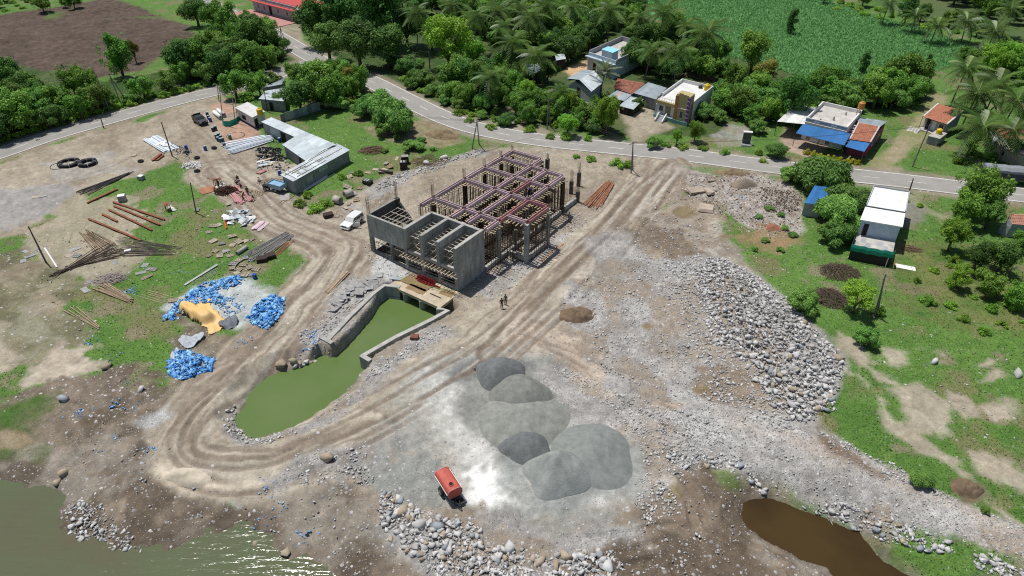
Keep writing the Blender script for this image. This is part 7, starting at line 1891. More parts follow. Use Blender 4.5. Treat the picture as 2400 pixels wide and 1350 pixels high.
lay("girder", "rusty girder in the short stack near the white plastic scrap", "girder", "short rusty girder stack", 6, (362, 378), (380, 364), 1.0, .12, M_rust, 3, box=(.14, .2))
for A, B, l in [((267, 475), (388, 517), "long rusty girder at the upper right of the row in the grass"), ((268, 484), (376, 529), "rusty double girder second from the top of the row in the grass"), ((257, 493), (358, 541), "rusty girder third from the top of the row in the grass"), ((241, 503), (276, 521), "short rusty girder on the left of the row in the grass"), ((208, 515), (330, 566), "half buried rusty girder lowest of the row in the grass"), ((205, 478), (275, 445), "rusty girder along the grey dirt next to the black bars")]:
 lay("girder", l, "girder", None, 1, A, B, 0, .12, M_rust, 1, box=(.16, .24), jit=.05)
lay("steel_bar", "bent dark reinforcing bar of the big fan", "bar", "dark bars of the big fan on the left", 26, (142, 640), (262, 590), 2.0, .045, mat("bar_dark", (.085, .06, .05), .9, .3, 2.5), 4, fan=-1.6, jit=1.5)
lay("steel_bar", "dark reinforcing bar of the long bundle right of the big fan", "bar", "dark bars right of the big fan", 30, (285, 580), (392, 588), 4.0, .035, mat("bar_grey", (.12, .095, .085), .9, .3, 2.5), 3, fan=.4, jit=2.2)
lay("steel_bar", "rusty bar of the faint bundle under the girders", "bar", "rusty bars under the girders", 20, (200, 545), (250, 585), 2.4, .03, M_rebar, 3, fan=-.4, jit=1.2)
lay("steel_bar", "black bar in the bundle near the coiled pipes", "bar", "black bars near the coiled pipes", 18, (208, 448), (302, 408), 1.6, .05, M_black, 3, fan=.6, jit=1.8)
lay("timber_pole", "brown pole in the long heap by the pallets", "pole", "poles of the heap by the bent bars", 12, (235, 672), (305, 706), 1.3, .06, M_wood, 2, jit=.9, fan=.4)
lay("timber_pole", "grey scaffold pole in the heap left of the site track", "pole", "scaffold poles left of the site track", 34, (592, 605), (672, 555), 2.8, .045, mat("pole_grey", (.27, .26, .245), .8, .3, 2.5), 4, fan=.3, jit=1.1)
lay("timber_pole", "reddish pole beside the grey scaffold poles", "pole", "reddish poles left of the site track", 8, (648, 598), (682, 565), 1.0, .035, M_rust_p, 1, jit=.6)
lay("timber_pole", "plank pole leaning in the grass by the dug earth", "pole", "plank poles by the dug earth", 4, (165, 725), (228, 768), .9, .07, M_wood, 1, jit=.5, fan=.6)
lay("steel_beam", "pale steel channel lying in the grass above the blue shreds", "steel channel", None, 1, (433, 670), (508, 624), 0, .08, mat("steel_pale", (.42, .44, .43), .6, .2, 2), 1, box=(.16, .16))
lay("timber_pole", "thin rod lying beside the pale steel channel", "rod", "rods beside the pale steel channel", 5, (462, 664), (510, 634), 1.2, .03, M_conc_l, 1, jit=.6)
lay("timber_pole", "white plank standing askew beside the big fan of bars", "plank", None, 1, (104, 583), (134, 628), 0, .1, M_white, 1, box=(.2, .08), jit=.02)
lay("timber_pole", "bamboo pole sticking out of the blue shreds", "pole", "bamboo poles at the blue shreds", 5, (345, 690), (405, 708), 1.6, .035, M_wood_l, 1, jit=.9)
lay("timber_pole", "brown plank leaning beside the grey slabs", "plank", "brown planks beside the grey slabs", 4, (765, 688), (815, 638), .6, .05, M_wood, 2, box=(.16, .05))
lay("timber_pole", "long board propped on the rubble right of the frame building", "board", None, 1, (1270, 612), (1320, 572), 0, .06, M_rust_p, 1, box=(.2, .05), jit=.02)
lay("timber_pole", "bent pole on the rubble at the foot of the end wall", "pole", "poles at the foot of the end wall", 3, (1146, 655), (1180, 605), 1.2, .05, M_branch, 1, jit=.5)
lay("timber_pole", "white board lying in the grass along the long shed", "board", "white boards along the long shed", 7, (712, 445), (772, 410), .9, .05, M_white, 2, box=(.18, .05), jit=1.2)
lay("timber_pole", "pale pole across the grass below the pale blue trailer", "pole", "pale poles below the trailer", 2, (655, 478), (700, 450), .5, .05, M_wood_l, 1)
for i, (A, B) in enumerate([((605, 408), (622, 400)), ((545, 455), (562, 475)), ((572, 455), (588, 472)), ((548, 438), (562, 452)), ((552, 470), (572, 478))]):
 lay("steel_shutter", "red steel shutter plate in a stack among the workers", "shutter", "red shutter stacks among the workers", 4, A, B, .8, .06, M_form_red, 2, box=(.24, .12), jit=.1)
lay("steel_shutter", "dusty pink shutter strip beside the pile of grey sheets", "shutter", "pink shutters beside the grey sheets", 8, (600, 540), (622, 522), 1.3, .06, M_form, 2, box=(.3, .06), jit=.2)
lay("timber_pole", "orange pipe piece lying left of the grey sheet pile", "pipe", None, 1, (526, 520), (531, 538), 0, .13, mat("orange_paint", (.55, .08, .02), .6, .1, 2), 1, jit=.02)
lay("steel_shutter", "orange brown shutter panel left of the brown bar heap", "shutter", "orange panels left of the bar heap", 3, (480, 440), (492, 452), 1.6, .05, M_rust_p, 1, box=(.9, .06), jit=.1)
def ring_pipe(label, a, b, r, m, t=.08, group=None):
 p, q = at(*a), at(*b); d = q - p; d.z = 0; L = d.length; o_ = thing("concrete_pipe", label, "pipe", p + Vector((0, 0, r + .02)), heading(p, q), group)
 mb = MB(); n = 18
 for x in (0, L):
  for rr in (r, r - t): mb.v += [(x, rr * math.cos(2 * math.pi * k / n), rr * math.sin(2 * math.pi * k / n)) for k in range(n)]
 for k in range(n):
  j = (k + 1) % n; mb.f += [(k, 2 * n + k, 2 * n + j, j), (n + k, n + j, 3 * n + j, 3 * n + k), (k, j, n + j, n + k), (2 * n + k, 3 * n + k, 3 * n + j, 2 * n + j)]
 mb.m = [0] * len(mb.f); mb.build("pipe_wall", m, o_, True); return o_
M_conpipe = mat("pipe_concrete", (.38, .35, .30), .9, .2, 1.5)
ring_pipe("white concrete pipe nearest the pickup, left one of the pair", (503, 267), (519, 281), .42, M_white); ring_pipe("white concrete pipe of the pair, right one beside the thin pole", (512, 262), (527, 275), .42, M_white)
ring_pipe("pale concrete ring lying in the grass nearest the branch pile", (785, 474), (800, 478), .62, M_conpipe); ring_pipe("pale concrete ring half under boards by the rubble edge", (808, 464), (826, 457), .62, M_conpipe); ring_pipe("short grey pipe among the panels left of the site track", (556, 598), (580, 582), .3, M_conc_l, .05)
def drum(px, label, m, group=None, h=.9, r=.3, lid=None):
 t = thing("drum", label, "drum", at(*px), 0, group)
 MB().lathe([(r * .96, 0), (r, .03), (r, h * .32), (r * 1.05, h * .34), (r, h * .36), (r, h * .64), (r * 1.05, h * .66), (r, h * .68), (r, h - .03), (r * .96, h)], 14).build("shell", m, t)
 MB().lathe([(r * .9, h - .02), (r * .9, h + .005)], 14).build("lid", lid or m, t); return t
M_dblue = mat("drum_blue", (.03, .09, .36), .5, .12, 2); M_dnavy = mat("drum_navy", (.02, .025, .10), .5, .15, 2); M_dteal = mat("drum_teal", (.055, .10, .12), .6, .2, 2); M_dgreen = mat("drum_green", (.03, .22, .12), .6, .12, 2); M_lidb = mat("lid_pale", (.30, .42, .46), .6, .15, 2)
for px, l, m in [((490, 280), "blue drum in front of the white pipes, upper one", M_dblue), ((494, 285), "blue drum in front of the white pipes, lower one", M_dblue), ((487, 272), "dark navy crate drum left of the white pipes", M_dnavy), ((500, 308), "dark red brown drum of the pair by the pickup", mat("drum_brown", (.08, .03, .035), .6, .2, 2)), ((506, 305), "navy drum of the pair by the pickup, pale lid", M_dnavy), ((540, 326), "single green drum on the reddish earth", M_dgreen), ((527, 345), "brown drum at the left end of the galvanised pipes", mat("drum_rust", (.16, .09, .07), .7, .2, 2)), ((656, 410), "bright blue drum at the corner of the long shed", M_dblue), ((656, 333), "blue drum by the middle tin roof", M_dblue), ((482, 352), "blue drum by the tyres in the yard", M_dblue)]:
 drum(px, l, m, lid=M_lidb)
for k, px in enumerate([(508, 325), (514, 322), (519, 327), (512, 331), (518, 334), (523, 333)]): drum(px, "teal grey drum in the cluster beside the reddish earth", M_dteal, "teal drums beside the reddish earth", lid=M_lidb)
for px, l in [((437, 349), "blue drum near the silver strips"), ((598, 652), "pale blue ball shaped float above the blue shreds")]: drum(px, l, M_dblue, h=.7)
def tyre(px, label, Rr=.48, r=.17, group=None, tilt=0.0, up=0.0):
 t = MB(); t.torus((0, 0, r), Rr - r, r, 18, 8, M=Matrix.Rotation(tilt, 3, 'X')); o = t.build("tyre", M_tyre, None, True); o.location = at(*px) + Vector((0, 0, up)); return tag(o, label, "tyre", group)
for px, l in [((330, 379), "tyre lying alone left of the girder stack"), ((502, 348), "tyre lying alone on the yard track"), ((462, 371), "tyre on top of the white plastic scrap"), ((462, 402), "large tyre at the lower end of the white plastic scrap"), ((437, 358), "tyre beside the silver strips")]: tyre(px, l, .55)
for k in range(16): tyre((608 + (k % 6) * 9 + random.uniform(-3, 3), 350 + (k // 6) * 9 + random.uniform(-2, 2)), "worn tyre in the black pile before the long shed", .45, .15, "tyres before the long shed", random.uniform(-.5, .5), .1 * (k % 3))
def coil(px, Ro, label, turns, m=M_black):
 c = at(*px); t = thing("pipe_coil", label, "pipe coil", c)
 for k in range(turns):
  rr = Ro - .13 * (k % 5); zz = .1 + .14 * (k // 5)
  MB().torus((random.uniform(-.05, .05), random.uniform(-.05, .05), zz), rr, .065, 36, 6).build("pipe_turn", m, t, True)
 zt_ = .1 + .07 * (turns // 5 - 1)
 for k in range(6):
  a = k * 1.05; MB().torus((Ro * .86 * math.cos(a), Ro * .86 * math.sin(a), zt_), .42, .025, 10, 4, M=Matrix.Rotation(a, 3, 'Z') @ Matrix.Rotation(R(90), 3, 'X')).build("tie", M_white, t)
 return t
coil((162, 384), 1.85, "large coil of black pipe on the dirt, left of the smaller coil", 15); coil((206, 385), 1.6, "smaller thick coil of black pipe right of the large one", 20)
mb = MB(); mb.torus((0, 0, .06), 1.5, .045, 30, 5); o = mb.build("loose_pipe", M_black, None, True); o.location = at(139, 389); tag(o, "thin loose pipe loop left of the large black coil", "pipe loop")
mb = MB(); mb.torus((0, 0, .05), 1.7, .04, 34, 5); o = mb.build("hose", M_black, None, True); o.location = at(552, 318); tag(o, "black hose loop on the reddish earth", "hose")
mb = MB(); mb.path([(0, 0, .05), (1.5, .5, .05), (3, .2, .05), (4.5, .9, .05), (5, 2, .05)], .03, 5); o = mb.build("hose", mat("hose_blue", (.10, .25, .33), .6, .1, 2)); o.location = at(395, 642); tag(o, "thin blue hose curled in the grass above the steel channel", "hose")
M_panel = mat("panel_wood", (.36, .31, .235), .9, .25, 2); M_panel_g = mat("panel_grey", (.30, .295, .285), .9, .22, 1.6)
def panel(px, label, group, w=1.1, d=.75, m=None, ribs=True, rz=None, tilt=.08, up=0.0, h=.05):
 t = MB(); t.box((0, 0, h / 2 + .02), (w, d, h))
 if ribs:
  for k in range(4): t.box((-w / 2 + w * k / 3, 0, h + .05), (.06, d, .07))
  for s in (-1, 0, 1): t.box((0, s * d / 2, h + .055), (w, .06, .065))
 o = t.build("panel", m or M_panel); o.location = at(*px) + Vector((0, 0, up)); o.rotation_euler = (random.uniform(-tilt, tilt), random.uniform(-tilt, tilt), rz if rz is not None else random.uniform(0, 6.28)); return tag(o, label, "panel", group)
for px in [(462, 493), (500, 530), (490, 545), (512, 528), (545, 555), (500, 566), (520, 572), (490, 600), (505, 590), (545, 575), (560, 568), (575, 565), (590, 562), (530, 590), (515, 600), (540, 600), (560, 612), (575, 605), (590, 610), (600, 590), (610, 600), (570, 622), (585, 628), (548, 620), (555, 640), (575, 645), (600, 632), (590, 645), (535, 470 + 10), (560, 633), (620, 610), (545, 630)]:
 panel(px, "battened form panel strewn left of the site track", "form panels left of the site track", random.choice((1.0, 1.2, .8)), random.choice((.7, .9)), random.choice((M_panel, M_panel, M_panel_g)), random.random() < .7, up=random.uniform(0, .12))
for k in range(26):
 f = k / 25; px = (775 + 105 * f + random.uniform(-12, 12), 718 - 62 * f + random.uniform(-12, 14))
 panel(px, "grey flat slab in the heap beside the left wing wall", "slabs beside the left wing wall", random.uniform(1.0, 1.7), random.uniform(.8, 1.2), M_panel_g, False, tilt=.28, up=random.uniform(0, .3), h=.09)
for px in [(785, 500), (770, 498), (790, 508), (810, 488), (818, 478), (822, 492), (835, 470), (830, 455), (845, 440), (815, 440), (862, 405), (880, 398), (905, 385), (915, 392), (930, 372), (895, 405), (900, 398), (820, 415), (828, 408)]:
 panel(px, "board or slab dumped along the grass edge behind the white car", "boards along the grass edge", random.uniform(.9, 1.6), random.uniform(.5, 1.0), random.choice((M_panel, M_panel_g, M_wood)), random.random() < .4, tilt=.25, up=random.uniform(0, .2))
for px in [(175, 585), (160, 600), (180, 600), (200, 680), (215, 660), (330, 640), (345, 650), (355, 632), (340, 622), (100, 460), (85, 462), (270, 615), (60, 590), (70, 600), (55, 612), (405, 705)]:
 panel(px, "weathered board lying in the western grass", "boards in the western grass", random.uniform(1, 1.6), random.uniform(.6, 1), random.choice((M_panel, M_panel_g, M_panel_g)), random.random() < .3)
for px, l in [((614, 612), "dark sided stack of forms at the track edge, lower one"), ((634, 604), "dark sided stack of forms at the track edge, upper one"), ((950, 383), "tall dark stack of forms topped with a sheet at the rubble edge"), ((947, 396), "low dark crate stack in front of the tall form stack"), ((862, 430), "black cross patterned crate stack near the frame building"), ((905, 405), "long dark trough on the rubble edge"), ((972, 793), "brown box on the gravel beside the right wing wall"), ((288, 471), "grey concrete cube with a pale top in the grass"), ((332, 421), "low grey block with a pale lid in the grass near the yard"), ((770, 508), "dark metal frame heap by the white car"), ((300, 590), "white sack at the end of the bar bundle")]:
 t = thing("form_stack" if "stack" in l else "block", l, "stack" if "stack" in l else "block", at(*px), random.uniform(-.6, .6))
 if "tall" in l: n_, w_, d_, h_, m_ = 6, 1.3, 1.1, .24, M_colform
 elif "trough" in l: n_, w_, d_, h_, m_ = 2, 2.6, .5, .2, M_colform
 elif "cube" in l: n_, w_, d_, h_, m_ = 1, 1.1, 1.0, 1.0, M_conc
 elif "lid" in l: n_, w_, d_, h_, m_ = 1, .9, .9, .7, M_conc
 elif "box" in l: n_, w_, d_, h_, m_ = 2, .95, .75, .22, mat("box_brown", (.20, .085, .06), .9, .25, 3)
 elif "sack" in l: n_, w_, d_, h_, m_ = 1, .9, .5, .3, M_white
 else: n_, w_, d_, h_, m_ = 3, 1.5, 1.1, .2, M_black if "black" in l else M_colform
 for k in range(n_): MB().box((random.uniform(-.05, .05), random.uniform(-.05, .05), h_ * (k + .5) + .01 * k), (w_, d_, h_), random.uniform(-.05, .05)).build("tier", m_, t)
 if "cross" in l or "crate" in l:
  for s in (-.4, .1): MB().box((s, 0, h_ * n_ + .05), (.28, d_ * .8, .06)).build("slat", M_greyp, t)
 if "pale" in l or "sheet" in l: MB().box((0, 0, h_ * n_ + .06), (w_ * .98, d_ * .95, .06)).build("top_sheet", M_panel_g if "pale" not in l else M_white, t)
for k in range(34):
 a, q = random.uniform(0, 6.28), math.sqrt(random.random())
 panel((560 + 32 * q * math.cos(a), 512 + 18 * q * math.sin(a)), "grey white sheet scrap in the big pile left of the site track", "sheet scraps in the big grey pile", random.uniform(.8, 2.0), random.uniform(.6, 1.2), random.choice((M_tin, M_panel_g, M_tin_w, M_white)), False, tilt=.5, up=.55 * (1 - q) + .05, h=.03)
for k, (x, y) in enumerate([(612, 378), (622, 382), (632, 376), (640, 380), (628, 388), (618, 390)]):
 panel((x, y), "pale sheet or plank stacked before the middle tin roof", "pale sheets before the middle tin roof", 1.8, .7, random.choice((M_white, M_wood_l, M_tin_w)), False, rz=.6, up=.15 * (k % 3))
for px in [(372, 340), (383, 338), (392, 343)]: panel(px, "white board on the silver strips by the dark leaning pole", "white boards on the silver strips", 1.6, .8, M_white, False, up=.2)
panel((2122, 627), "white broken sheet lying in the grass below the white house", None, 2.6, 1.0, M_white, False, rz=-.35); panel((668, 462), "pale grey sheet lying under the blue trailer", None, 2.4, 1.5, M_panel_g, False)
panel((310, 365), "pale flat board alone on the grey dirt near the side road", None, 1.4, .8, M_panel, False, rz=.3); panel((930, 650), "tilted dark sheet on the gravel at the foot of the front wall", None, 1.6, 1.3, M_greyp, False, tilt=.3)
for px, l in [((512, 434), "rusty trestle mixer standing on pale slurry left of the bar heap"), ((395, 492), "rusty trestle with pale stones in the western grass")]:
 t = thing("trestle", l, "trestle", at(*px), random.uniform(0, 3))
 for x, y in ((-.5, -.3), (.5, -.3), (-.5, .3), (.5, .3)): MB().tube((x * 1.3, y * 1.3, 0), (x, y, 1.1), .05, n=5).build("leg", M_rust, t)
 MB().box((0, 0, 1.12), (1.3, .7, .06)).build("top", M_rust, t); MB().tube((-1.6, 0, 1.8), (.2, 0, 1.1), .07).build("chute", M_rust, t)
 for k in range(3): MB().lathe([(.3, 0), (.36, .14), (.2, .28)], 8, (-.8 + k * .75, -.8 + .2 * k, 0)).build("cement_bag", M_white, t)
M_slab = mat("slab_tan", (.38, .31, .24), .9, .18, 1, bump=.02)
for px, w, d, h, rz, l in [((1632, 450), 3.0, 1.6, .45, .3, "broad tan broken slab, left of the fluted pair"), ((1660, 452), 1.2, 2.6, .5, .1, "fluted concrete piece standing among the broken slabs"), ((1655, 490), 2.2, 2.6, .4, -.3, "large tan broken slab below the fluted concrete piece"), ((1615, 448), 1.6, 1.2, .4, .9, "small tan slab at the left of the broken slabs"), ((1666, 425), 1.6, .35, .3, .5, "pale concrete post lying on the rubbish tip")]:
 v = MB(); v.box((0, 0, h / 2), (w, d, h)); me = v.mesh("broken_slab", M_slab)
 for q in me.vertices: q.co += Vector((random.uniform(-.25, .25) * w * .3, random.uniform(-.25, .25) * d * .3, random.uniform(-.1, .1)))
 o = link("broken_slab", me); o.location = at(*px); o.rotation_euler = (random.uniform(-.2, .2), random.uniform(-.2, .2), rz); tag(o, l, "slab")
# yellow and grey tarpaulins, netting
def drape(name, label, outline, m, ridge, hgt, base=.06, fold=.12, n=46):
 poly = np.array([[p.x, p.y] for p in (at(*q) for q in outline)]); poly = spline(np.vstack([poly, poly[:1]]), .5)[:-1]; c = poly.mean(0); cz = float(hz(*c))
 lo, hi = poly.min(0) - .2, poly.max(0) + .2
 X, Y = np.meshgrid(np.linspace(lo[0], hi[0], n), np.linspace(lo[1], hi[1], n)); d = sd_poly(X, Y, poly, 3) + (fbm(X, Y, 1.2, 2, 5) - .5) * .5
 rl = np.array([[p.x, p.y] for p in (at(*q) for q in ridge)]); dr, s_, o_ = sd_line(X, Y, rl, 4)
 Z = hz(X, Y) - cz + base + hgt * sstep(1.25, .45, dr) + fold * (fbm(X, Y, 1.6, 3, 8) - .3) + .07 * np.sin(X * 5 + Y * 3 + 3 * fbm(X, Y, .8, 2, 3))
 keep = d < .1; idx = -np.ones(X.shape, int); idx[keep] = np.arange(keep.sum()); V = np.stack([X[keep] - c[0], Y[keep] - c[1], Z[keep]], 1)
 F = [(idx[j, i], idx[j, i + 1], idx[j + 1, i + 1], idx[j + 1, i]) for j in range(n - 1) for i in range(n - 1) if min(idx[j, i], idx[j, i + 1], idx[j + 1, i + 1], idx[j + 1, i]) >= 0]
 o = link(name, np_mesh(name, V, np.array(F), m, smooth=True)); o.location = (c[0], c[1], cz); md = o.modifiers.new("thick", 'SOLIDIFY'); md.thickness = .03; return tag(o, label, "tarpaulin")
M_ytarp = mat("tarp_yellow", (.66, .42, .13), .6, .12, .6, col2=(.74, .50, .24))
drape("tarpaulin", "big yellow tarpaulin draped over a long bale between the blue shreds", [(424, 738), (428, 716), (446, 702), (490, 694), (496, 716), (520, 740), (532, 758), (516, 776), (490, 784), (482, 768), (452, 752)], M_ytarp, [(436, 728), (486, 750)], 1.15, fold=.26)
drape("tarpaulin", "crumpled dark grey tarpaulin at the right end of the yellow one", [(512, 768), (528, 750), (548, 742), (556, 752), (550, 768), (530, 772)], mat("tarp_grey", (.13, .14, .155), .6, .2, 1), [(525, 762), (548, 752)], .35)
drape("tarpaulin", "crumpled pale grey plastic above the lower blue shreds", [(422, 806), (432, 788), (450, 795), (470, 785), (478, 796), (460, 808), (440, 818)], mat("plastic_pale", (.42, .45, .48), .5, .2, 1), [(432, 800), (470, 792)], .25, fold=.35)
drape("tarpaulin", "pale grey sheet at the left edge of the lower blue shreds", [(402, 838), (412, 818), (418, 822), (410, 842)], mat("plastic_pale_b", (.48, .50, .52), .5, .2, 1), [(408, 832), (414, 822)], .15)
mb = MB(); g_ = [at(523, 293), at(527, 296), at(540, 296), at(555, 289), at(562, 280)]
vs = []
for i, p in enumerate(g_):
 for k in range(5): vs.append(p + Vector((random.uniform(-.1, .1), random.uniform(-.1, .1), (2.6 if i == 0 else 1.1 if i < 4 else .8) * k / 4)) - g_[0])
mb.add(vs, [(i * 5 + k, (i + 1) * 5 + k, (i + 1) * 5 + k + 1, i * 5 + k + 1) for i in range(4) for k in range(4)])
o = mb.build("shade_netting", M_tarp_g); o.location = g_[0]; tag(o, "green shade netting strung between the thin poles at the yard", "netting")
# small scraps, past counting
def scraps(name, poly_px, n, smin, smax, m, hmax=.25, seed=1, world=None, clump=.5):
 rng = np.random.default_rng(seed)
 if world is None:
  poly = gxy(poly_px); lo, hi = poly.min(0), poly.max(0); p = rng.uniform(lo, hi, (n * 4, 2)); d = sd_poly(p[:, 0], p[:, 1], poly, 3)
  p, d = p[d < 0], d[d < 0]; w = fbm(p[:, 0], p[:, 1], .9, 2, seed); k = w > clump - .12; p, d = p[k][:n], d[k][:n]
 else: p = world; d = np.zeros(len(p))
 n = len(p); z = hz(p[:, 0], p[:, 1]) + rng.uniform(.02, 1, n) * hmax * np.clip(-d * .8, .15, 1)
 s = rng.uniform(smin, smax, n) * rng.uniform(.6, 1.2, n)
 a = rng.normal(size=(n, 3)); a[:, 2] *= .8; a /= np.linalg.norm(a, axis=1)[:, None]; b = rng.normal(size=(n, 3)); b[:, 2] *= .5; b -= a * (a * b).sum(1)[:, None]; b /= np.linalg.norm(b, axis=1)[:, None]
 c = np.c_[p, z]; up = np.array([0, 0, 1.0]) * (s * rng.uniform(-.08, .2, n))[:, None]
 V = np.stack([c - a * s[:, None] * .5, c + b * s[:, None] * .3, c + a * s[:, None] * .5, c - b * s[:, None] * .4, c + up], 1).reshape(-1, 3)
 i = np.arange(n)[:, None] * 5; F = np.concatenate([i + [[0, 1, 4]], i + [[1, 2, 4]], i + [[2, 3, 4]], i + [[3, 0, 4]], i + [[0, 2, 1]], i + [[0, 3, 2]]])
 T = np.repeat(rng.uniform(0, 1, n), 5)
 return tag(link(name, np_mesh(name, V, F, m, {"tint": np.stack([T, T, T], 1)})), kind="stuff")
def tint_mat(name, c0, c1, rough=.7):
 m, nt, b_ = new_mat(name); at_ = nt.nodes.new("ShaderNodeAttribute"); at_.attribute_name = "tint"; rp = nt.nodes.new("ShaderNodeValToRGB")
 rp.color_ramp.elements[0].color = (*c0, 1); rp.color_ramp.elements[1].color = (*c1, 1)
 nt.links.new(at_.outputs["Fac"], rp.inputs[0]); nt.links.new(rp.outputs[0], b_.inputs["Base Color"]); b_.inputs["Roughness"].default_value = rough; b_.inputs["Specular IOR Level"].default_value = .25; return m
M_shred = tint_mat("blue_shreds", (.02, .19, .58), (.34, .62, .85), .5)
scraps("blue_shreds", [(580, 745), (600, 712), (640, 690), (666, 700), (660, 738), (628, 772), (600, 768)], 750, .3, 1.2, M_shred, .2, 2, clump=.35)
scraps("blue_shreds", [(393, 858), (412, 822), (450, 826), (502, 845), (492, 872), (452, 882), (425, 892), (400, 880)], 800, .3, 1.2, M_shred, .2, 3, clump=.35)
scraps("blue_shreds", [(380, 752), (400, 722), (440, 690), (480, 664), (560, 646), (580, 660), (510, 688), (535, 716), (490, 712), (430, 716), (418, 750)], 750, .3, 1.2, M_shred, .15, 4, clump=.45)
scraps("blue_shreds", [(500, 700), (560, 690), (575, 730), (540, 748), (510, 735)], 160, .15, .5, M_shred, .2, 5, clump=.5)
for k, (x, y, n) in enumerate([(193, 968, 60), (278, 947, 25), (318, 950, 12), (262, 1025, 16), (215, 800, 20), (262, 835, 10), (300, 890, 10), (725, 782, 40), (740, 798, 40), (570, 800, 30), (695, 830, 20), (610, 1238, 14), (640, 1205, 16), (605, 1140, 8), (660, 1175, 8), (625, 1140, 8), (98, 585, 25), (310, 682, 50), (1735, 463, 30), (710, 1255, 20), (350, 1058, 20)]):
 q = at(x, y); rng = np.random.default_rng(50 + k); w = np.c_[q.x + rng.normal(size=n) * .55, q.y + rng.normal(size=n) * .55]
 scraps("blue_scrap", None, n, .15, .5, M_shred, .15, 60 + k, world=w)
M_litter = tint_mat("litter_mix", (.24, .17, .12), (.75, .74, .72), .8)
scraps("rubbish_litter", [(1600, 410), (1760, 405), (1880, 440), (1885, 545), (1800, 560), (1690, 500), (1610, 450)], 1600, .12, .5, M_litter, .25, 7, clump=.4)
scraps("rubbish_litter", [(1770, 440), (1880, 450), (1880, 500), (1800, 500)], 600, .15, .55, tint_mat("litter_dark", (.10, .07, .05), (.45, .36, .28), .9), .4, 8, clump=.3)
scraps("pasture_litter", [(1690, 490), (1800, 560), (1980, 590), (1960, 740), (1830, 690), (1700, 600)], 130, .12, .4, M_white, .1, 9, clump=.2)
scraps("meadow_litter", [(720, 300), (900, 290), (960, 330), (820, 350), (740, 330)], 60, .12, .4, M_white, .1, 10, clump=.2)
scraps("yard_clutter", [(598, 350), (650, 340), (690, 372), (668, 405), (600, 395)], 260, .2, .8, tint_mat("clutter", (.03, .03, .035), (.6, .6, .58), .7), .35, 11, clump=.35)
scraps("yard_clutter", [(620, 312), (648, 318), (660, 340), (640, 335)], 120, .2, .6, tint_mat("clutter_b", (.05, .05, .05), (.5, .47, .4), .8), .35, 12, clump=.3)
scraps("yard_clutter", [(400, 335), (450, 350), (445, 372), (395, 355)], 120, .2, .7, tint_mat("clutter_c", (.03, .06, .12), (.6, .6, .6), .7), .3, 13, clump=.3)
scraps("grass_litter", [(60, 560), (420, 470), (640, 560), (600, 640), (380, 720), (200, 800), (60, 700)], 420, .12, .5, tint_mat("litter_w", (.2, .16, .12), (.66, .63, .57), .8), .08, 14, clump=.45)
# STONES
M_stone = tint_mat("stone_mix", (.27, .26, .25), (.68, .67, .65), .92)
_st = M_stone.node_tree; _bn = _st.nodes.new("ShaderNodeTexNoise"); _bn.inputs["Scale"].default_value = 6; _bp = _st.nodes.new("ShaderNodeBump"); _bp.inputs["Distance"].default_value = .03; _bp.inputs["Strength"].default_value = .6
_st.links.new(_bn.outputs["Fac"], _bp.inputs["Height"]); _st.links.new(_bp.outputs[0], _st.nodes["Principled BSDF"].inputs["Normal"])
M_boulder = [mat("boulder_grey", (.35, .34, .33), .95, .2, 1.2, bump=.03, col2=(.54, .53, .51)), mat("boulder_tan", (.31, .245, .17), .95, .2, 1.2, bump=.03, col2=(.46, .39, .30)), mat("boulder_pale", (.46, .45, .43), .95, .2, 1.2, bump=.03, col2=(.60, .59, .57)), mat("boulder_blue", (.26, .28, .30), .95, .2, 1.2, bump=.03, col2=(.33, .35, .37))]
STONES = []      # x, y, size, tone class, label key, lift
def stones(poly_px, n, smin, smax, key, power=2.5, seed=1, clump=.45, lift=0.0, soft=True, tan=.2):
 rng = np.random.default_rng(seed); poly = gxy(poly_px); lo, hi = poly.min(0), poly.max(0); p = rng.uniform(lo, hi, (n * 6, 2)); d = sd_poly(p[:, 0], p[:, 1], poly, 4) + (fbm(p[:, 0], p[:, 1], .3, 3, seed) - .5) * 3
 k = (d < 0) & (fbm(p[:, 0], p[:, 1], .45, 3, seed + 3) > clump - .1); p, d = p[k][:n], d[k][:n]
 s = smin + (smax - smin) * rng.random(len(p)) ** power
 for q, ss, dd in zip(p, s, d): STONES.append((q[0], q[1], ss, rng.random(), key, lift * min(1, -dd / 3) * rng.random(), rng.random() < tan))
KEY = {'bank': ("angular pale boulder heaped on the long stone bank beside the pasture", "boulders of the stone bank"), 'foot': ("rounded boulder of the stone apron below the red tanker", "boulders of the stone apron"), 'cause': ("boulder lining the edge of the stone causeway", "boulders of the causeway edge"),
 'river': ("wet boulder at the river corner below the track bend", "boulders at the river corner"), 'chan': ("rubble stone on the rim of the green channel", "stones on the channel rim"), 'rub': ("rubble stone along the dirt strip behind the frame building", "rubble behind the frame building"), 'site': ("stone lying loose on the gravel ground of the site", "loose stones on the site"), 'mud': ("stone lying on the brown muddy shore", "stones on the muddy shore"), 'past': ("pale stone showing through the pasture grass", "stones in the pasture")}
stones(bank_px, 6500, .10, .85, 'bank', 4.2, 1, .22, .45)
stones([(1560, 620), (1640, 600), (1700, 800), (1760, 900), (1880, 1010), (1800, 1010), (1660, 920), (1590, 760)], 1500, .1, .6, 'bank', 3, 31, .38, .1)
stones([(1110, 830), (1250, 820), (1340, 940), (1500, 1040), (1500, 1130), (1330, 1200), (1160, 1120)], 420, .06, .25, 'site', 2.5, 32, .4)
stones([(1640, 605), (1720, 612), (1700, 700), (1640, 690)], 300, .2, .7, 'bank', 2.5, 2, .1, .4, tan=.5)
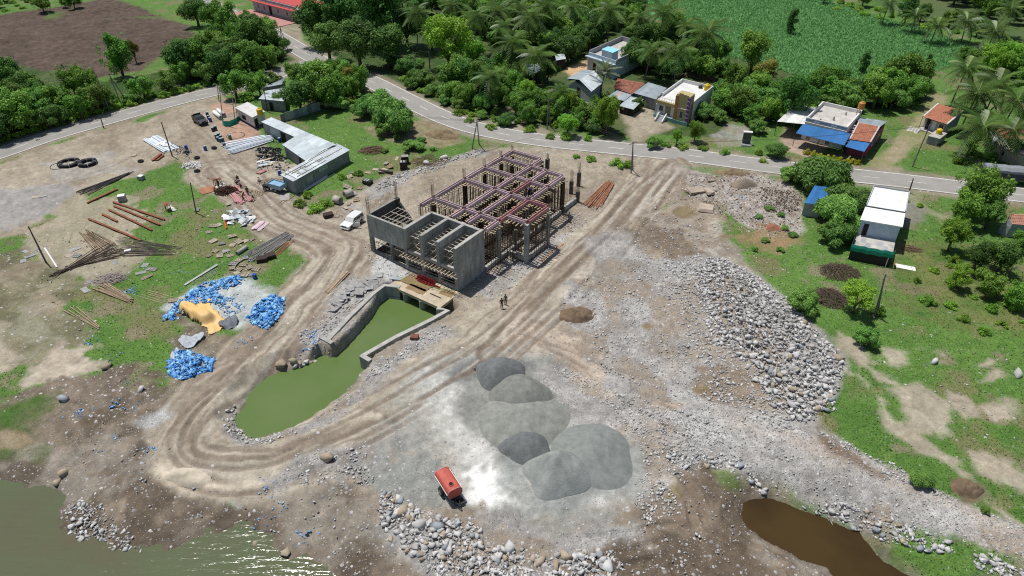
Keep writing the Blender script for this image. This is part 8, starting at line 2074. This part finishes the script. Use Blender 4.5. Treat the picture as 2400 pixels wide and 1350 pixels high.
stones([(1740, 880), (1850, 870), (1960, 880), (1950, 960), (1890, 1010), (1830, 980)], 420, .2, .8, 'bank', 2.6, 3, .1, .5)
stones([(865, 1125), (905, 1130), (960, 1190), (1060, 1210), (1130, 1270), (1240, 1310), (1400, 1300), (1460, 1330), (1440, 1365), (1050, 1360), (950, 1290), (880, 1195)], 2800, .09, .75, 'foot', 3.6, 4, .34, .25, tan=.12)
stones([(1080, 1280), (1400, 1300), (1450, 1365), (1080, 1365)], 120, .25, .75, 'foot', 2, 5, .3, .1, tan=.2)
stones([(1480, 1170), (1560, 1130), (1600, 1180), (1520, 1230)], 300, .12, .5, 'foot', 2.5, 6, .3, .2)
stones([(1560, 1060), (1700, 1075), (1840, 1150), (2000, 1190), (2200, 1262), (2420, 1345), (2420, 1375), (2200, 1295), (1990, 1215), (1840, 1170), (1700, 1100), (1570, 1085)], 1900, .1, .7, 'cause', 3.6, 7, .32, .2)
stones([(1880, 1000), (2000, 1050), (2200, 1150), (2420, 1240), (2420, 1260), (2200, 1170), (2000, 1070)], 600, .12, .5, 'cause', 2.8, 8, .3, .1)
stones(cause_px, 2600, .08, .32, 'cause', 2, 9, .4)
stones([(150, 1150), (230, 1170), (300, 1240), (330, 1275), (220, 1265), (150, 1235)], 340, .15, .65, 'river', 2.2, 10, .3, .1, tan=.35)
stones([(528, 945), (560, 925), (572, 1000), (600, 1024), (690, 1002), (700, 1010), (620, 1040), (560, 1036), (520, 1000)], 420, .12, .6, 'chan', 2.5, 11, .3)
stones([(640, 870), (700, 850), (750, 830), (740, 815), (690, 835), (640, 855)], 120, .2, .9, 'chan', 2, 12, .3, tan=.6)
stones([(870, 868), (885, 850), (1045, 765), (1060, 775), (930, 850), (880, 890), (800, 940), (720, 1000), (700, 1005), (790, 930)], 650, .1, .5, 'chan', 2.5, 13, .4)
stones([(700, 790), (760, 730), (870, 690), (850, 715), (775, 790), (750, 830)], 420, .1, .45, 'chan', 2.5, 14, .4)
stones([(770, 505), (860, 470), (880, 430), (960, 390), (1120, 348), (1150, 352), (1010, 400), (900, 440), (860, 480)], 900, .1, .7, 'rub', 3, 15, .4, .2)
stones([(860, 575), (940, 660), (900, 660), (850, 600)], 160, .1, .4, 'site', 2.5, 16, .4)
stones([(1100, 700), (1160, 640), (1290, 560), (1350, 500), (1380, 520), (1290, 600), (1180, 690)], 420, .1, .5, 'site', 2.6, 17, .4)
stones([(1300, 700), (1400, 640), (1480, 590), (1640, 600), (1740, 720), (1840, 950), (1700, 960), (1560, 940), (1430, 870)], 3800, .08, .45, 'site', 2.6, 18, .40)
stones([(1290, 860), (1420, 900), (1580, 950), (1720, 1010), (1700, 1090), (1500, 1150), (1480, 1020)], 2600, .08, .42, 'site', 2.6, 19, .38)
stones([(1460, 480), (1600, 430), (1690, 460), (1680, 600), (1500, 610)], 520, .1, .5, 'site', 2.8, 20, .42, tan=.4)
stones([(640, 1090), (860, 1040), (880, 1130), (700, 1140)], 420, .1, .5, 'site', 2.6, 21, .42)
stones([(140, 1000), (380, 980), (520, 1160), (840, 1120), (930, 1280), (1040, 1350), (760, 1340), (560, 1240), (300, 1270), (160, 1150)], 620, .06, .4, 'mud', 3.5, 22, .5, tan=.8)
stones([(1500, 1180), (1740, 1100), (1750, 1270), (1950, 1350), (1480, 1350)], 320, .06, .4, 'mud', 3.5, 23, .5, tan=.7)
stones([(1700, 500), (1980, 620), (2050, 800), (2380, 820), (2390, 1060), (2100, 900), (1950, 780), (1820, 680)], 170, .1, .4, 'past', 2.5, 24, .4, tan=.5)
BIG = [((767, 1076), 1.7, "large tan oblong boulder on the outside of the track bend"), ((660, 860), 1.5, "flat tan boulder at the channel rim left of the wing wall"), ((690, 848), 1.2, "brown boulder between the flat boulder and the wing wall"), ((1857, 950), 1.6, "largest round grey boulder at the lower end of the stone bank"), ((1858, 916), 1.4, "brown boulder above the largest round grey one"), ((1963, 842), 1.5, "long tan boulder on the pasture side of the stone bank"), ((250, 862), 1.3, "tan boulder in the western grass"), ((148, 938), 1.2, "pair of dark topped boulders in the mud near the left edge"), ((150, 1112), 1.1, "cream boulder at the water edge, upper left shore"), ((134, 1132), 1.0, "brown boulder at the water edge, upper left shore"),
 ((1265, 1320), 1.25, "large pale boulder at the bottom of the stone apron, left of the tan one"), ((1300, 1330), 1.15, "large tan boulder at the bottom of the stone apron"), ((1322, 1305), 1.3, "flat cream boulder on the stone apron near the bottom"), ((1195, 1285), 1.2, "pale pointed boulder on the stone apron below the wet dust"), ((945, 1198), 1.3, "white flat boulder on the stone apron near the tanker"), ((985, 1232), 1.2, "white wedge shaped boulder in the stone apron"), ((1425, 1332), 1.2, "pale boulder alone at the bottom right of the stone apron"), ((670, 1302), 1.0, "brown rock standing in the shallow river water"), ((600, 1278), .8, "small brown rock standing in the river near the shore"), ((332, 915), 1.0, "pale round boulder in the mud left of the track"), ((915, 1265), .7, "brown boulder on the mud below the stone apron edge"), ((1025, 1238), 1.2, "blue grey boulder in the middle of the stone apron"), ((2385, 880), 1.4, "bare rock lump at the right edge of the pasture"), ((2190, 850), 1.1, "pale rock on the pasture above the rock outcrops"), ((1000, 385), 1.4, "pale boulder at the grass edge behind the frame building"), ((1042, 372), 1.5, "white rubble boulder at the grass edge near the A pole")]
import bmesh
def hull(seed, n=13):
 """angular rock: the convex hull of a few points thrown on a squashed ball"""
 rng = np.random.default_rng(seed); bm = bmesh.new(); p = rng.normal(size=(n, 3)); p /= np.linalg.norm(p, axis=1)[:, None]; p *= rng.uniform(.75, 1.1, (n, 1)) * np.array([1.05, rng.uniform(.65, .95), rng.uniform(.5, .75)])
 for q in p: bm.verts.new(q)
 bmesh.ops.convex_hull(bm, input=bm.verts); bmesh.ops.delete(bm, geom=[v for v in bm.verts if not v.link_faces], context='VERTS'); bmesh.ops.triangulate(bm, faces=bm.faces)
 bm.verts.index_update(); V = np.array([v.co[:] for v in bm.verts]); F = np.array([[v.index for v in f.verts] for f in bm.faces]); bm.free(); return V, F
def boulder_mesh(seed, m):
 V, F = hull(seed, 14); return np_mesh("boulder", V * .60, F, m)
HULLS = [hull(900 + k, 9) for k in range(14)]
BM = [[boulder_mesh(500 + 10 * k + j, m) for j in range(6)] for k, m in enumerate(M_boulder)]
def boulder(x, y, s, k, label, group, lift=0.0):
 o = link("boulder", random.choice(BM[k]), None, (x, y, float(hz(x, y)) + s * .17 + lift), (random.uniform(-.4, .4), random.uniform(-.4, .4), random.uniform(0, 6.28)), (s, s, s)); return tag(o, label, "boulder", group)
for px, s, l in BIG:
 q = at(*px); boulder(q.x, q.y, s, 1 if ("tan" in l or "brown" in l or "cream" in l) else 2 if ("white" in l or "pale" in l) else 3 if "blue" in l or "dark" in l else 0, l, None)
S_ = np.array([(s[0], s[1], s[2]) for s in STONES])
for nm, pol in (("c", channel), ("p", pond)):
 pass
_in = (sd_poly(S_[:, 0], S_[:, 1], channel, 3) < -.1) | (sd_poly(S_[:, 0], S_[:, 1], pond, 3) < -.1) | (sd_poly(S_[:, 0], S_[:, 1], river, 3) < -.6)
STONES = [s for s, i_ in zip(STONES, _in) if not i_]; S_ = S_[~_in]
app = S_[:, 2] / depth_of(S_[:, 0], S_[:, 1], 0) * ((np.abs(S_[:, 0]) < .70 * depth_of(S_[:, 0], S_[:, 1], 0)) & (S_[:, 1] > 35))
order = np.argsort(-app); top = set(order[:272].tolist())
random.seed(5)
for i in order[:272]:
 s = STONES[i]; k = 1 if s[6] else (3 if s[3] < .15 else 0 if s[3] < .55 else 2)
 boulder(s[0], s[1], s[2], k, KEY[s[4]][0], KEY[s[4]][1], s[5])
rng = np.random.default_rng(77)
groups_ = {}
for i, s in enumerate(STONES):
 if i not in top: groups_.setdefault({'bank': "bank_rubble", 'foot': "apron_rubble", 'cause': "causeway_gravel", 'river': "shore_rubble", 'chan': "channel_rubble", 'rub': "strip_rubble", 'site': "site_gravel", 'mud': "shore_rubble", 'past': "pasture_stones"}[s[4]], []).append(s)
for nm, ss in groups_.items():
 n = len(ss); VV = []; FF = []; CN = []; base = 0
 a = rng.uniform(0, 6.28, n); c_, s_ = np.cos(a), np.sin(a); sz_ = np.array([q[2] for q in ss]) * .56; px_ = np.array([q[0] for q in ss]); py_ = np.array([q[1] for q in ss]); zz_ = hz(px_, py_) + sz_ * .22 + np.array([q[5] for q in ss])
 for k, (hv, hf) in enumerate(HULLS):
  ix = np.arange(k, n, len(HULLS));
  if not len(ix): continue
  X = hv[None, :, 0] * c_[ix, None] - hv[None, :, 1] * s_[ix, None]; Y = hv[None, :, 0] * s_[ix, None] + hv[None, :, 1] * c_[ix, None]
  VV.append(np.stack([X * sz_[ix, None] + px_[ix, None], Y * sz_[ix, None] + py_[ix, None], hv[None, :, 2] * sz_[ix, None] + zz_[ix, None]], -1).reshape(-1, 3))
  FF.append((np.arange(len(ix))[:, None, None] * len(hv) + hf[None]).reshape(-1, 3) + base); base += len(ix) * len(hv); CN.append((ix, len(hv)))
 V = np.concatenate(VV); F = np.concatenate(FF)
 T = np.clip(np.array([q[3] for q in ss]) * .85 + .1, 0, 1); tan_ = np.array([q[6] for q in ss])
 T = np.where(tan_, T * .55, T); T = np.concatenate([np.repeat(T[ix], m_) for ix, m_ in CN])
 tag(link(nm, np_mesh(nm, V, F, M_stone, {"tint": np.stack([T, T, T], 1)})), kind="stuff")
# PEOPLE
M_skin = mat("skin", (.16, .085, .05), .7, .08, 3); M_hair = mat("hair", (.012, .010, .009), .6, .1, 3)
def skinned(name, verts, edges, radii, m, parent, root=0, sub=1):
 me = bpy.data.meshes.new(name + "_cage"); me.from_pydata(verts, edges, []); o = bpy.data.objects.new(name + "_cage", me); COL.objects.link(o)
 sk = o.modifiers.new("skin", 'SKIN'); sk.use_smooth_shade = True
 for i, r in enumerate(radii): me.skin_vertices[0].data[i].radius = (r, r) if not hasattr(r, '__len__') else r
 for i in range(len(verts)): me.skin_vertices[0].data[i].use_root = (i == root)
 sb = o.modifiers.new("sub", 'SUBSURF'); sb.levels = sub; sb.render_levels = sub
 dg = bpy.context.evaluated_depsgraph_get(); nm = bpy.data.meshes.new_from_object(o.evaluated_get(dg)); nm.name = name; bpy.data.objects.remove(o)
 nm.materials.clear(); nm.materials.append(m)
 return nm
POSES = {   # joints: pelvis, chest, neck, head, knees, ankles, elbows, wrists
'stand': dict(pel=(0, 0, .92), che=(0, 0, 1.28), nec=(0, .0, 1.46), hea=(0, .02, 1.60), kn=[(-.10, .03, .50), (.11, .02, .50)], an=[(-.11, 0, .08), (.13, -.02, .08)], el=[(-.26, -.02, 1.12), (.26, -.02, 1.12)], wr=[(-.27, .06, .86), (.27, .06, .86)]),
'work': dict(pel=(0, -.05, .90), che=(0, .14, 1.20), nec=(0, .24, 1.33), hea=(0, .33, 1.43), kn=[(-.12, .08, .50), (.13, .0, .50)], an=[(-.13, 0, .08), (.16, -.16, .08)], el=[(-.25, .28, 1.02), (.25, .28, 1.02)], wr=[(-.20, .48, .88), (.20, .48, .88)]),
'squat': dict(pel=(0, -.12, .34), che=(0, .08, .66), nec=(0, .16, .80), hea=(0, .24, .92), kn=[(-.18, .26, .48), (.18, .26, .48)], an=[(-.14, .02, .08), (.14, .02, .08)], el=[(-.25, .26, .52), (.25, .26, .52)], wr=[(-.14, .46, .36), (.14, .46, .36)])}
_pcache = {}
def person(px, label, pose, rz, shirt, trousers, up=0.0, pos=None):
 J = POSES[pose]
 if pose not in _pcache:
  v = [J['pel'], J['che'], J['nec'], J['hea']]; e = [(0, 1), (1, 2), (2, 3)]; r = [(.14, .10), (.16, .11), .055, .095]
  hand = []
  for s, k in ((-1, 0), (1, 1)):
   b = len(v); v += [(s * .10, J['pel'][1], J['pel'][2] - .06), J['kn'][k], J['an'][k], (J['an'][k][0] + s * .02, J['an'][k][1] + .16, .04)]; e += [(0, b), (b, b + 1), (b + 1, b + 2), (b + 2, b + 3)]; r += [.095, .06, .042, .035]
   b = len(v); v += [(s * .19, J['che'][1] + .0, J['che'][2] + .08), J['el'][k], J['wr'][k]]; e += [(1, b), (b, b + 1), (b + 1, b + 2)]; r += [.06, .042, .028]
   w = Vector(J['wr'][k]); d = (w - Vector(J['el'][k])).normalized(); hand.append((w, d, s)); v += [tuple(w + d * .08)]; e += [(b + 2, b + 3)]; r += [(.036, .018)]
  body = skinned("body", v, e, r, M_skin, None)
  h = Vector(J['hea'])
  fm = MB(); fm.lathe([(.012, 0), (.016, .02), (.004, .05)], 6, h + Vector((0, .085, -.02)))
  for s in (-1, 1): fm.lathe([(.004, -.008), (.012, 0), (.004, .008)], 6, h + Vector((s * .032, .082, .02))); fm.box(h + Vector((s * .088, 0, 0)), (.02, .035, .05))
  fm.box(h + Vector((0, .085, -.05)), (.05, .012, .012))
  hm = []
  for w, d, s in hand:
   mb = MB(); p = w + d * .10; sd = d.orthogonal().normalized(); up_ = d.cross(sd)
   for k, l in enumerate((.062, .075, .08, .07)):
    q = p + sd * (.018 * (k - 1.5)); mb.path([q - d * .02, q + d * l * .5, q + d * l * .85 + up_ * .02], [.010, .009, .007], 5)
   q = w + d * .05 + sd * .03; mb.path([q, q + sd * .03 + d * .03, q + sd * .035 + d * .06], [.011, .010, .008], 5); hm.append(mb)
  sv = [J['pel'], J['che'], (J['nec'][0], J['nec'][1] - .0, J['nec'][2] - .05)]; se = [(0, 1), (1, 2)]; sr = [(.155, .115), (.175, .125), .075]
  for s, k in ((-1, 0), (1, 1)):
   b = len(sv); el = Vector(J['el'][k]); sh = Vector((s * .19, J['che'][1], J['che'][2] + .08)); sv += [tuple(sh), tuple(sh.lerp(el, .8))]; se += [(1, b), (b, b + 1)]; sr += [.075, .062]
  tv = [(J['pel'][0], J['pel'][1], J['pel'][2] + .05), J['pel']]; te = [(0, 1)]; tr2 = [(.145, .11), (.15, .115)]
  for s, k in ((-1, 0), (1, 1)):
   b = len(tv); tv += [(s * .10, J['pel'][1], J['pel'][2] - .06), J['kn'][k], tuple(Vector(J['kn'][k]).lerp(Vector(J['an'][k]), .92))]; te += [(1, b), (b, b + 1), (b + 1, b + 2)]; tr2 += [.108, .075, .06]
  hb = MB(); hb.lathe([(.102, -.01), (.108, .03), (.085, .085), (.03, .112)], 12, h + Vector((0, -.012, .01)))
  _pcache[pose] = (body, fm.mesh("face", M_skin), [q.mesh("hand", M_skin) for q in hm], (sv, se, sr), (tv, te, tr2), hb.mesh("hair", M_hair, True))
 body, face, hands, S1, T1, hair = _pcache[pose]
 q = pos if pos is not None else at(*px); t = thing("person", label, "person", q + Vector((0, 0, up)), rz)
 b_ = link("body", body, t); link("face", face, b_)
 for h_ in hands: link("hand", h_, b_)
 link("shirt", skinned("shirt", *S1, mat("cloth_" + name_of(shirt), shirt, .9, .1, 3), None), t); link("trousers", skinned("trousers", *T1, mat("cloth_" + name_of(trousers), trousers, .9, .1, 3), None), t); link("hair", hair, t)
 return t
def name_of(c): return "tone%d%d%d" % tuple(int(q * 99) for q in c)
WHT, BLK, BLU, TEAL, GRY, PUR, BRN, RED = (.62, .62, .6), (.02, .02, .022), (.06, .09, .2), (.04, .16, .17), (.2, .2, .21), (.12, .06, .22), (.14, .09, .06), (.3, .04, .05)
person((1176, 723), "person in dark clothes on the open track, left of a pair", 'stand', .3, BLK, BLK); person((1185, 714), "person in dark teal shirt on the open track, right of a pair", 'stand', 2.6, TEAL, BLK)
person((1333, 519), "person in grey shirt standing right of the frame building near the rusty pipes", 'stand', 1.5, GRY, BLU); person((1202, 612), "person in brown standing on the rubble in front of the frame building corner", 'stand', -2.0, BRN, BLK)
person((547 + 24, 470), "worker in dark shirt bending over the red stacks, left of three", 'work', -1.3, BLK, BLK); person((582, 458), "worker in black standing behind the red stacks, middle of three", 'stand', 3.0, BLK, BLK); person((594, 471), "worker in pale shirt beside the pale laths, right of three", 'work', .8, WHT, BLK)
person((505, 455), "worker in dark red crouching left of the brown bar heap", 'work', -1.0, RED, BLK); person((514, 441), "worker behind the brown bar heap", 'stand', 2.8, BLK, BRN); person((556, 432), "worker squatting beside the upper red stack, left one", 'squat', 2.5, GRY, BLK); person((566, 440), "worker squatting beside the upper red stack, right one", 'squat', 2.0, RED, BLK); person((557, 422), "worker squatting alone above the red stacks", 'squat', -2.6, BRN, BLK); person((610, 428), "worker in white squatting among the scattered laths", 'squat', 1.2, WHT, PUR)
for px, l, sh, po in [((1233, 461), "worker in dark clothes on the formwork beams, left of two", BLK, 'stand'), ((1245, 459), "worker in purple blue crouching on the formwork beams, right of two", PUR, 'work')]:
 p = gxy([px], 6.82)[0]; person(None, l, po, 1.0, sh, BLU, pos=Vector((p[0], p[1], 6.82)))
# LABELS THAT SINGLE OUT LOOK-ALIKES
LANDMARKS = [((60, 300), "the left edge"), ((160, 240), "the road's left stretch"), ((270, 215), "the leaning poles"), ((400, 200), "the middle of the side road"), ((500, 190), "the pole tripod"), ((620, 150), "the main road fork"), ((560, 90), "the main road's upper stretch"), ((470, 40), "the field's far corner"), ((80, 20), "the top left corner"),
 ((780, 130), "the junction"), ((920, 100), "the dark trees"), ((1060, 130), "the tall bright tree"), ((1150, 200), "the road bend palm"), ((1180, 40), "the grove's middle"), ((1290, 60), "the grove's right side"), ((1260, 150), "the half hidden tin roof"), ((1330, 160), "the orange grain patch"), ((1370, 200), "the tin barn"), ((1440, 110), "the pale blue house"), ((1480, 210), "the red tiled hut"), ((1420, 20), "the picture's top middle"), ((1286, 270), "the roadside double pole"), ((1400, 270), "the collapsed shed"),
 ((1600, 220), "the tan house"), ((1620, 110), "the big crop field palm"), ((1750, 210), "the rear yard"), ((1750, 320), "the grey pillar"), ((1920, 250), "the blue awning house"), ((2060, 230), "the awning house's tank"), ((2180, 215), "the grass lane"), ((2030, 190), "the pointed dark tree"), ((2330, 200), "the right edge palms"), ((2210, 290), "the small tiled house"), ((2000, 10), "the lone field palm"), ((2180, 40), "the short field palms"), ((2300, 40), "the top right corner"),
 ((2150, 660), "the white house"), ((2300, 700), "the tall grass middle"), ((2400, 740), "the right edge below"), ((1660, 640), "the bank's upper end"), ((1760, 700), "the bank's pasture rim"), ((1720, 780), "the bank's inner side"), ((1850, 800), "the bank's middle"), ((1880, 900), "the bank's lower end"), ((1960, 870), "the long tan boulder"), ((900, 1150), "the tanker's left"), ((960, 1220), "the white flat boulder"), ((1040, 1260), "the blue grey boulder"), ((1130, 1290), "the apron's middle"), ((1220, 1310), "the bottom pale boulders"), ((1330, 1310), "the flat cream boulder"), ((1430, 1310), "the apron's right end"), ((1520, 1180), "the gravel heaps' right"),
 ((1620, 1070), "the causeway's start"), ((1800, 1140), "the pond's head"), ((2000, 1200), "the pond's far bank"), ((2150, 1250), "the causeway's bend"), ((2330, 1320), "the bottom right corner"), ((200, 1200), "the river corner"), ((650, 860), "the channel's flat boulder"), ((560, 990), "the channel's closed end"), ((800, 960), "the channel's right shore"), ((900, 860), "the stub wall"), ((820, 720), "the left wing wall"), ((900, 440), "the crate stacks"), ((1050, 370), "the double A pole"), ((1550, 560), "the muddy hollow"), ((1480, 700), "the brown soil heap"), ((300, 1060), "the mud's left part"), ((600, 1170), "the mud's middle"), ((850, 1260), "the mud's right part"), ((1650, 1200), "the pond's near bank"), ((1140, 300), "the road bend verge"), ((1640, 350), "the tan house verge"), ((1430, 330), "the yard entrance")]
_lm = np.array([gxy([p])[0] for p, _ in LANDMARKS]); _ORD = ["first", "second", "third", "fourth", "fifth", "sixth", "seventh", "eighth", "ninth", "tenth", "eleventh", "twelfth"]
TONE = {"boulder_grey": "grey", "boulder_tan": "tan", "boulder_pale": "pale", "boulder_blue": "blue grey"}
def single_out():
 dup = {}
 for o in COL.objects:
  if o.parent is None and o.get("label"): dup.setdefault(o["label"], []).append(o)
 pools = {}
 for lab, os_ in dup.items():
  c = os_[0].get("category")
  if len(os_) < 2 or c not in ("tree", "shrub", "boulder", "bush", "weed", "panel", "tyre", "hedge plant"): continue
  med = np.median([q.scale[0] for q in os_])
  for o in os_:
   h = lab
   for w in (" in the ", " of the ", " on the ", " among ", " lining ", " lying ", " heaped ", " between ", " along ", " at the ", " behind ", " right of ", " beside ", " showing ", " below ", " strewn ", " dumped "): h = h.split(w)[0]
   if c == "boulder": h = TONE[o.data.materials[0].name] + " boulder"
   if c in ("tree", "shrub", "boulder", "bush", "weed"): h = ("larger " if o.scale[0] > med else "smaller ") + h
   d = np.hypot(_lm[:, 0] - o.location.x, _lm[:, 1] - o.location.y)
   pools.setdefault((h, LANDMARKS[int(d.argmin())][1]) if c != "panel" else (lab, ""), []).append(o)
 for (h, nm), g_ in pools.items():
  g_.sort(key=lambda o: o.location.x / depth_of(o.location.x, o.location.y, 0)); n = len(g_)
  for k, o in enumerate(g_):
   t = h + (" nearest " + nm if nm else "")
   if n > 1:
    j = min(k, n - 1 - k)
    t += ", " + (("leftmost" if k == 0 else "rightmost" if k == n - 1 else _ORD[j] + (" from left" if k <= n - 1 - k else " from right")) if j < 12 else "middle of the row")
   o["label"] = " ".join(t.split()[:16])
single_out()
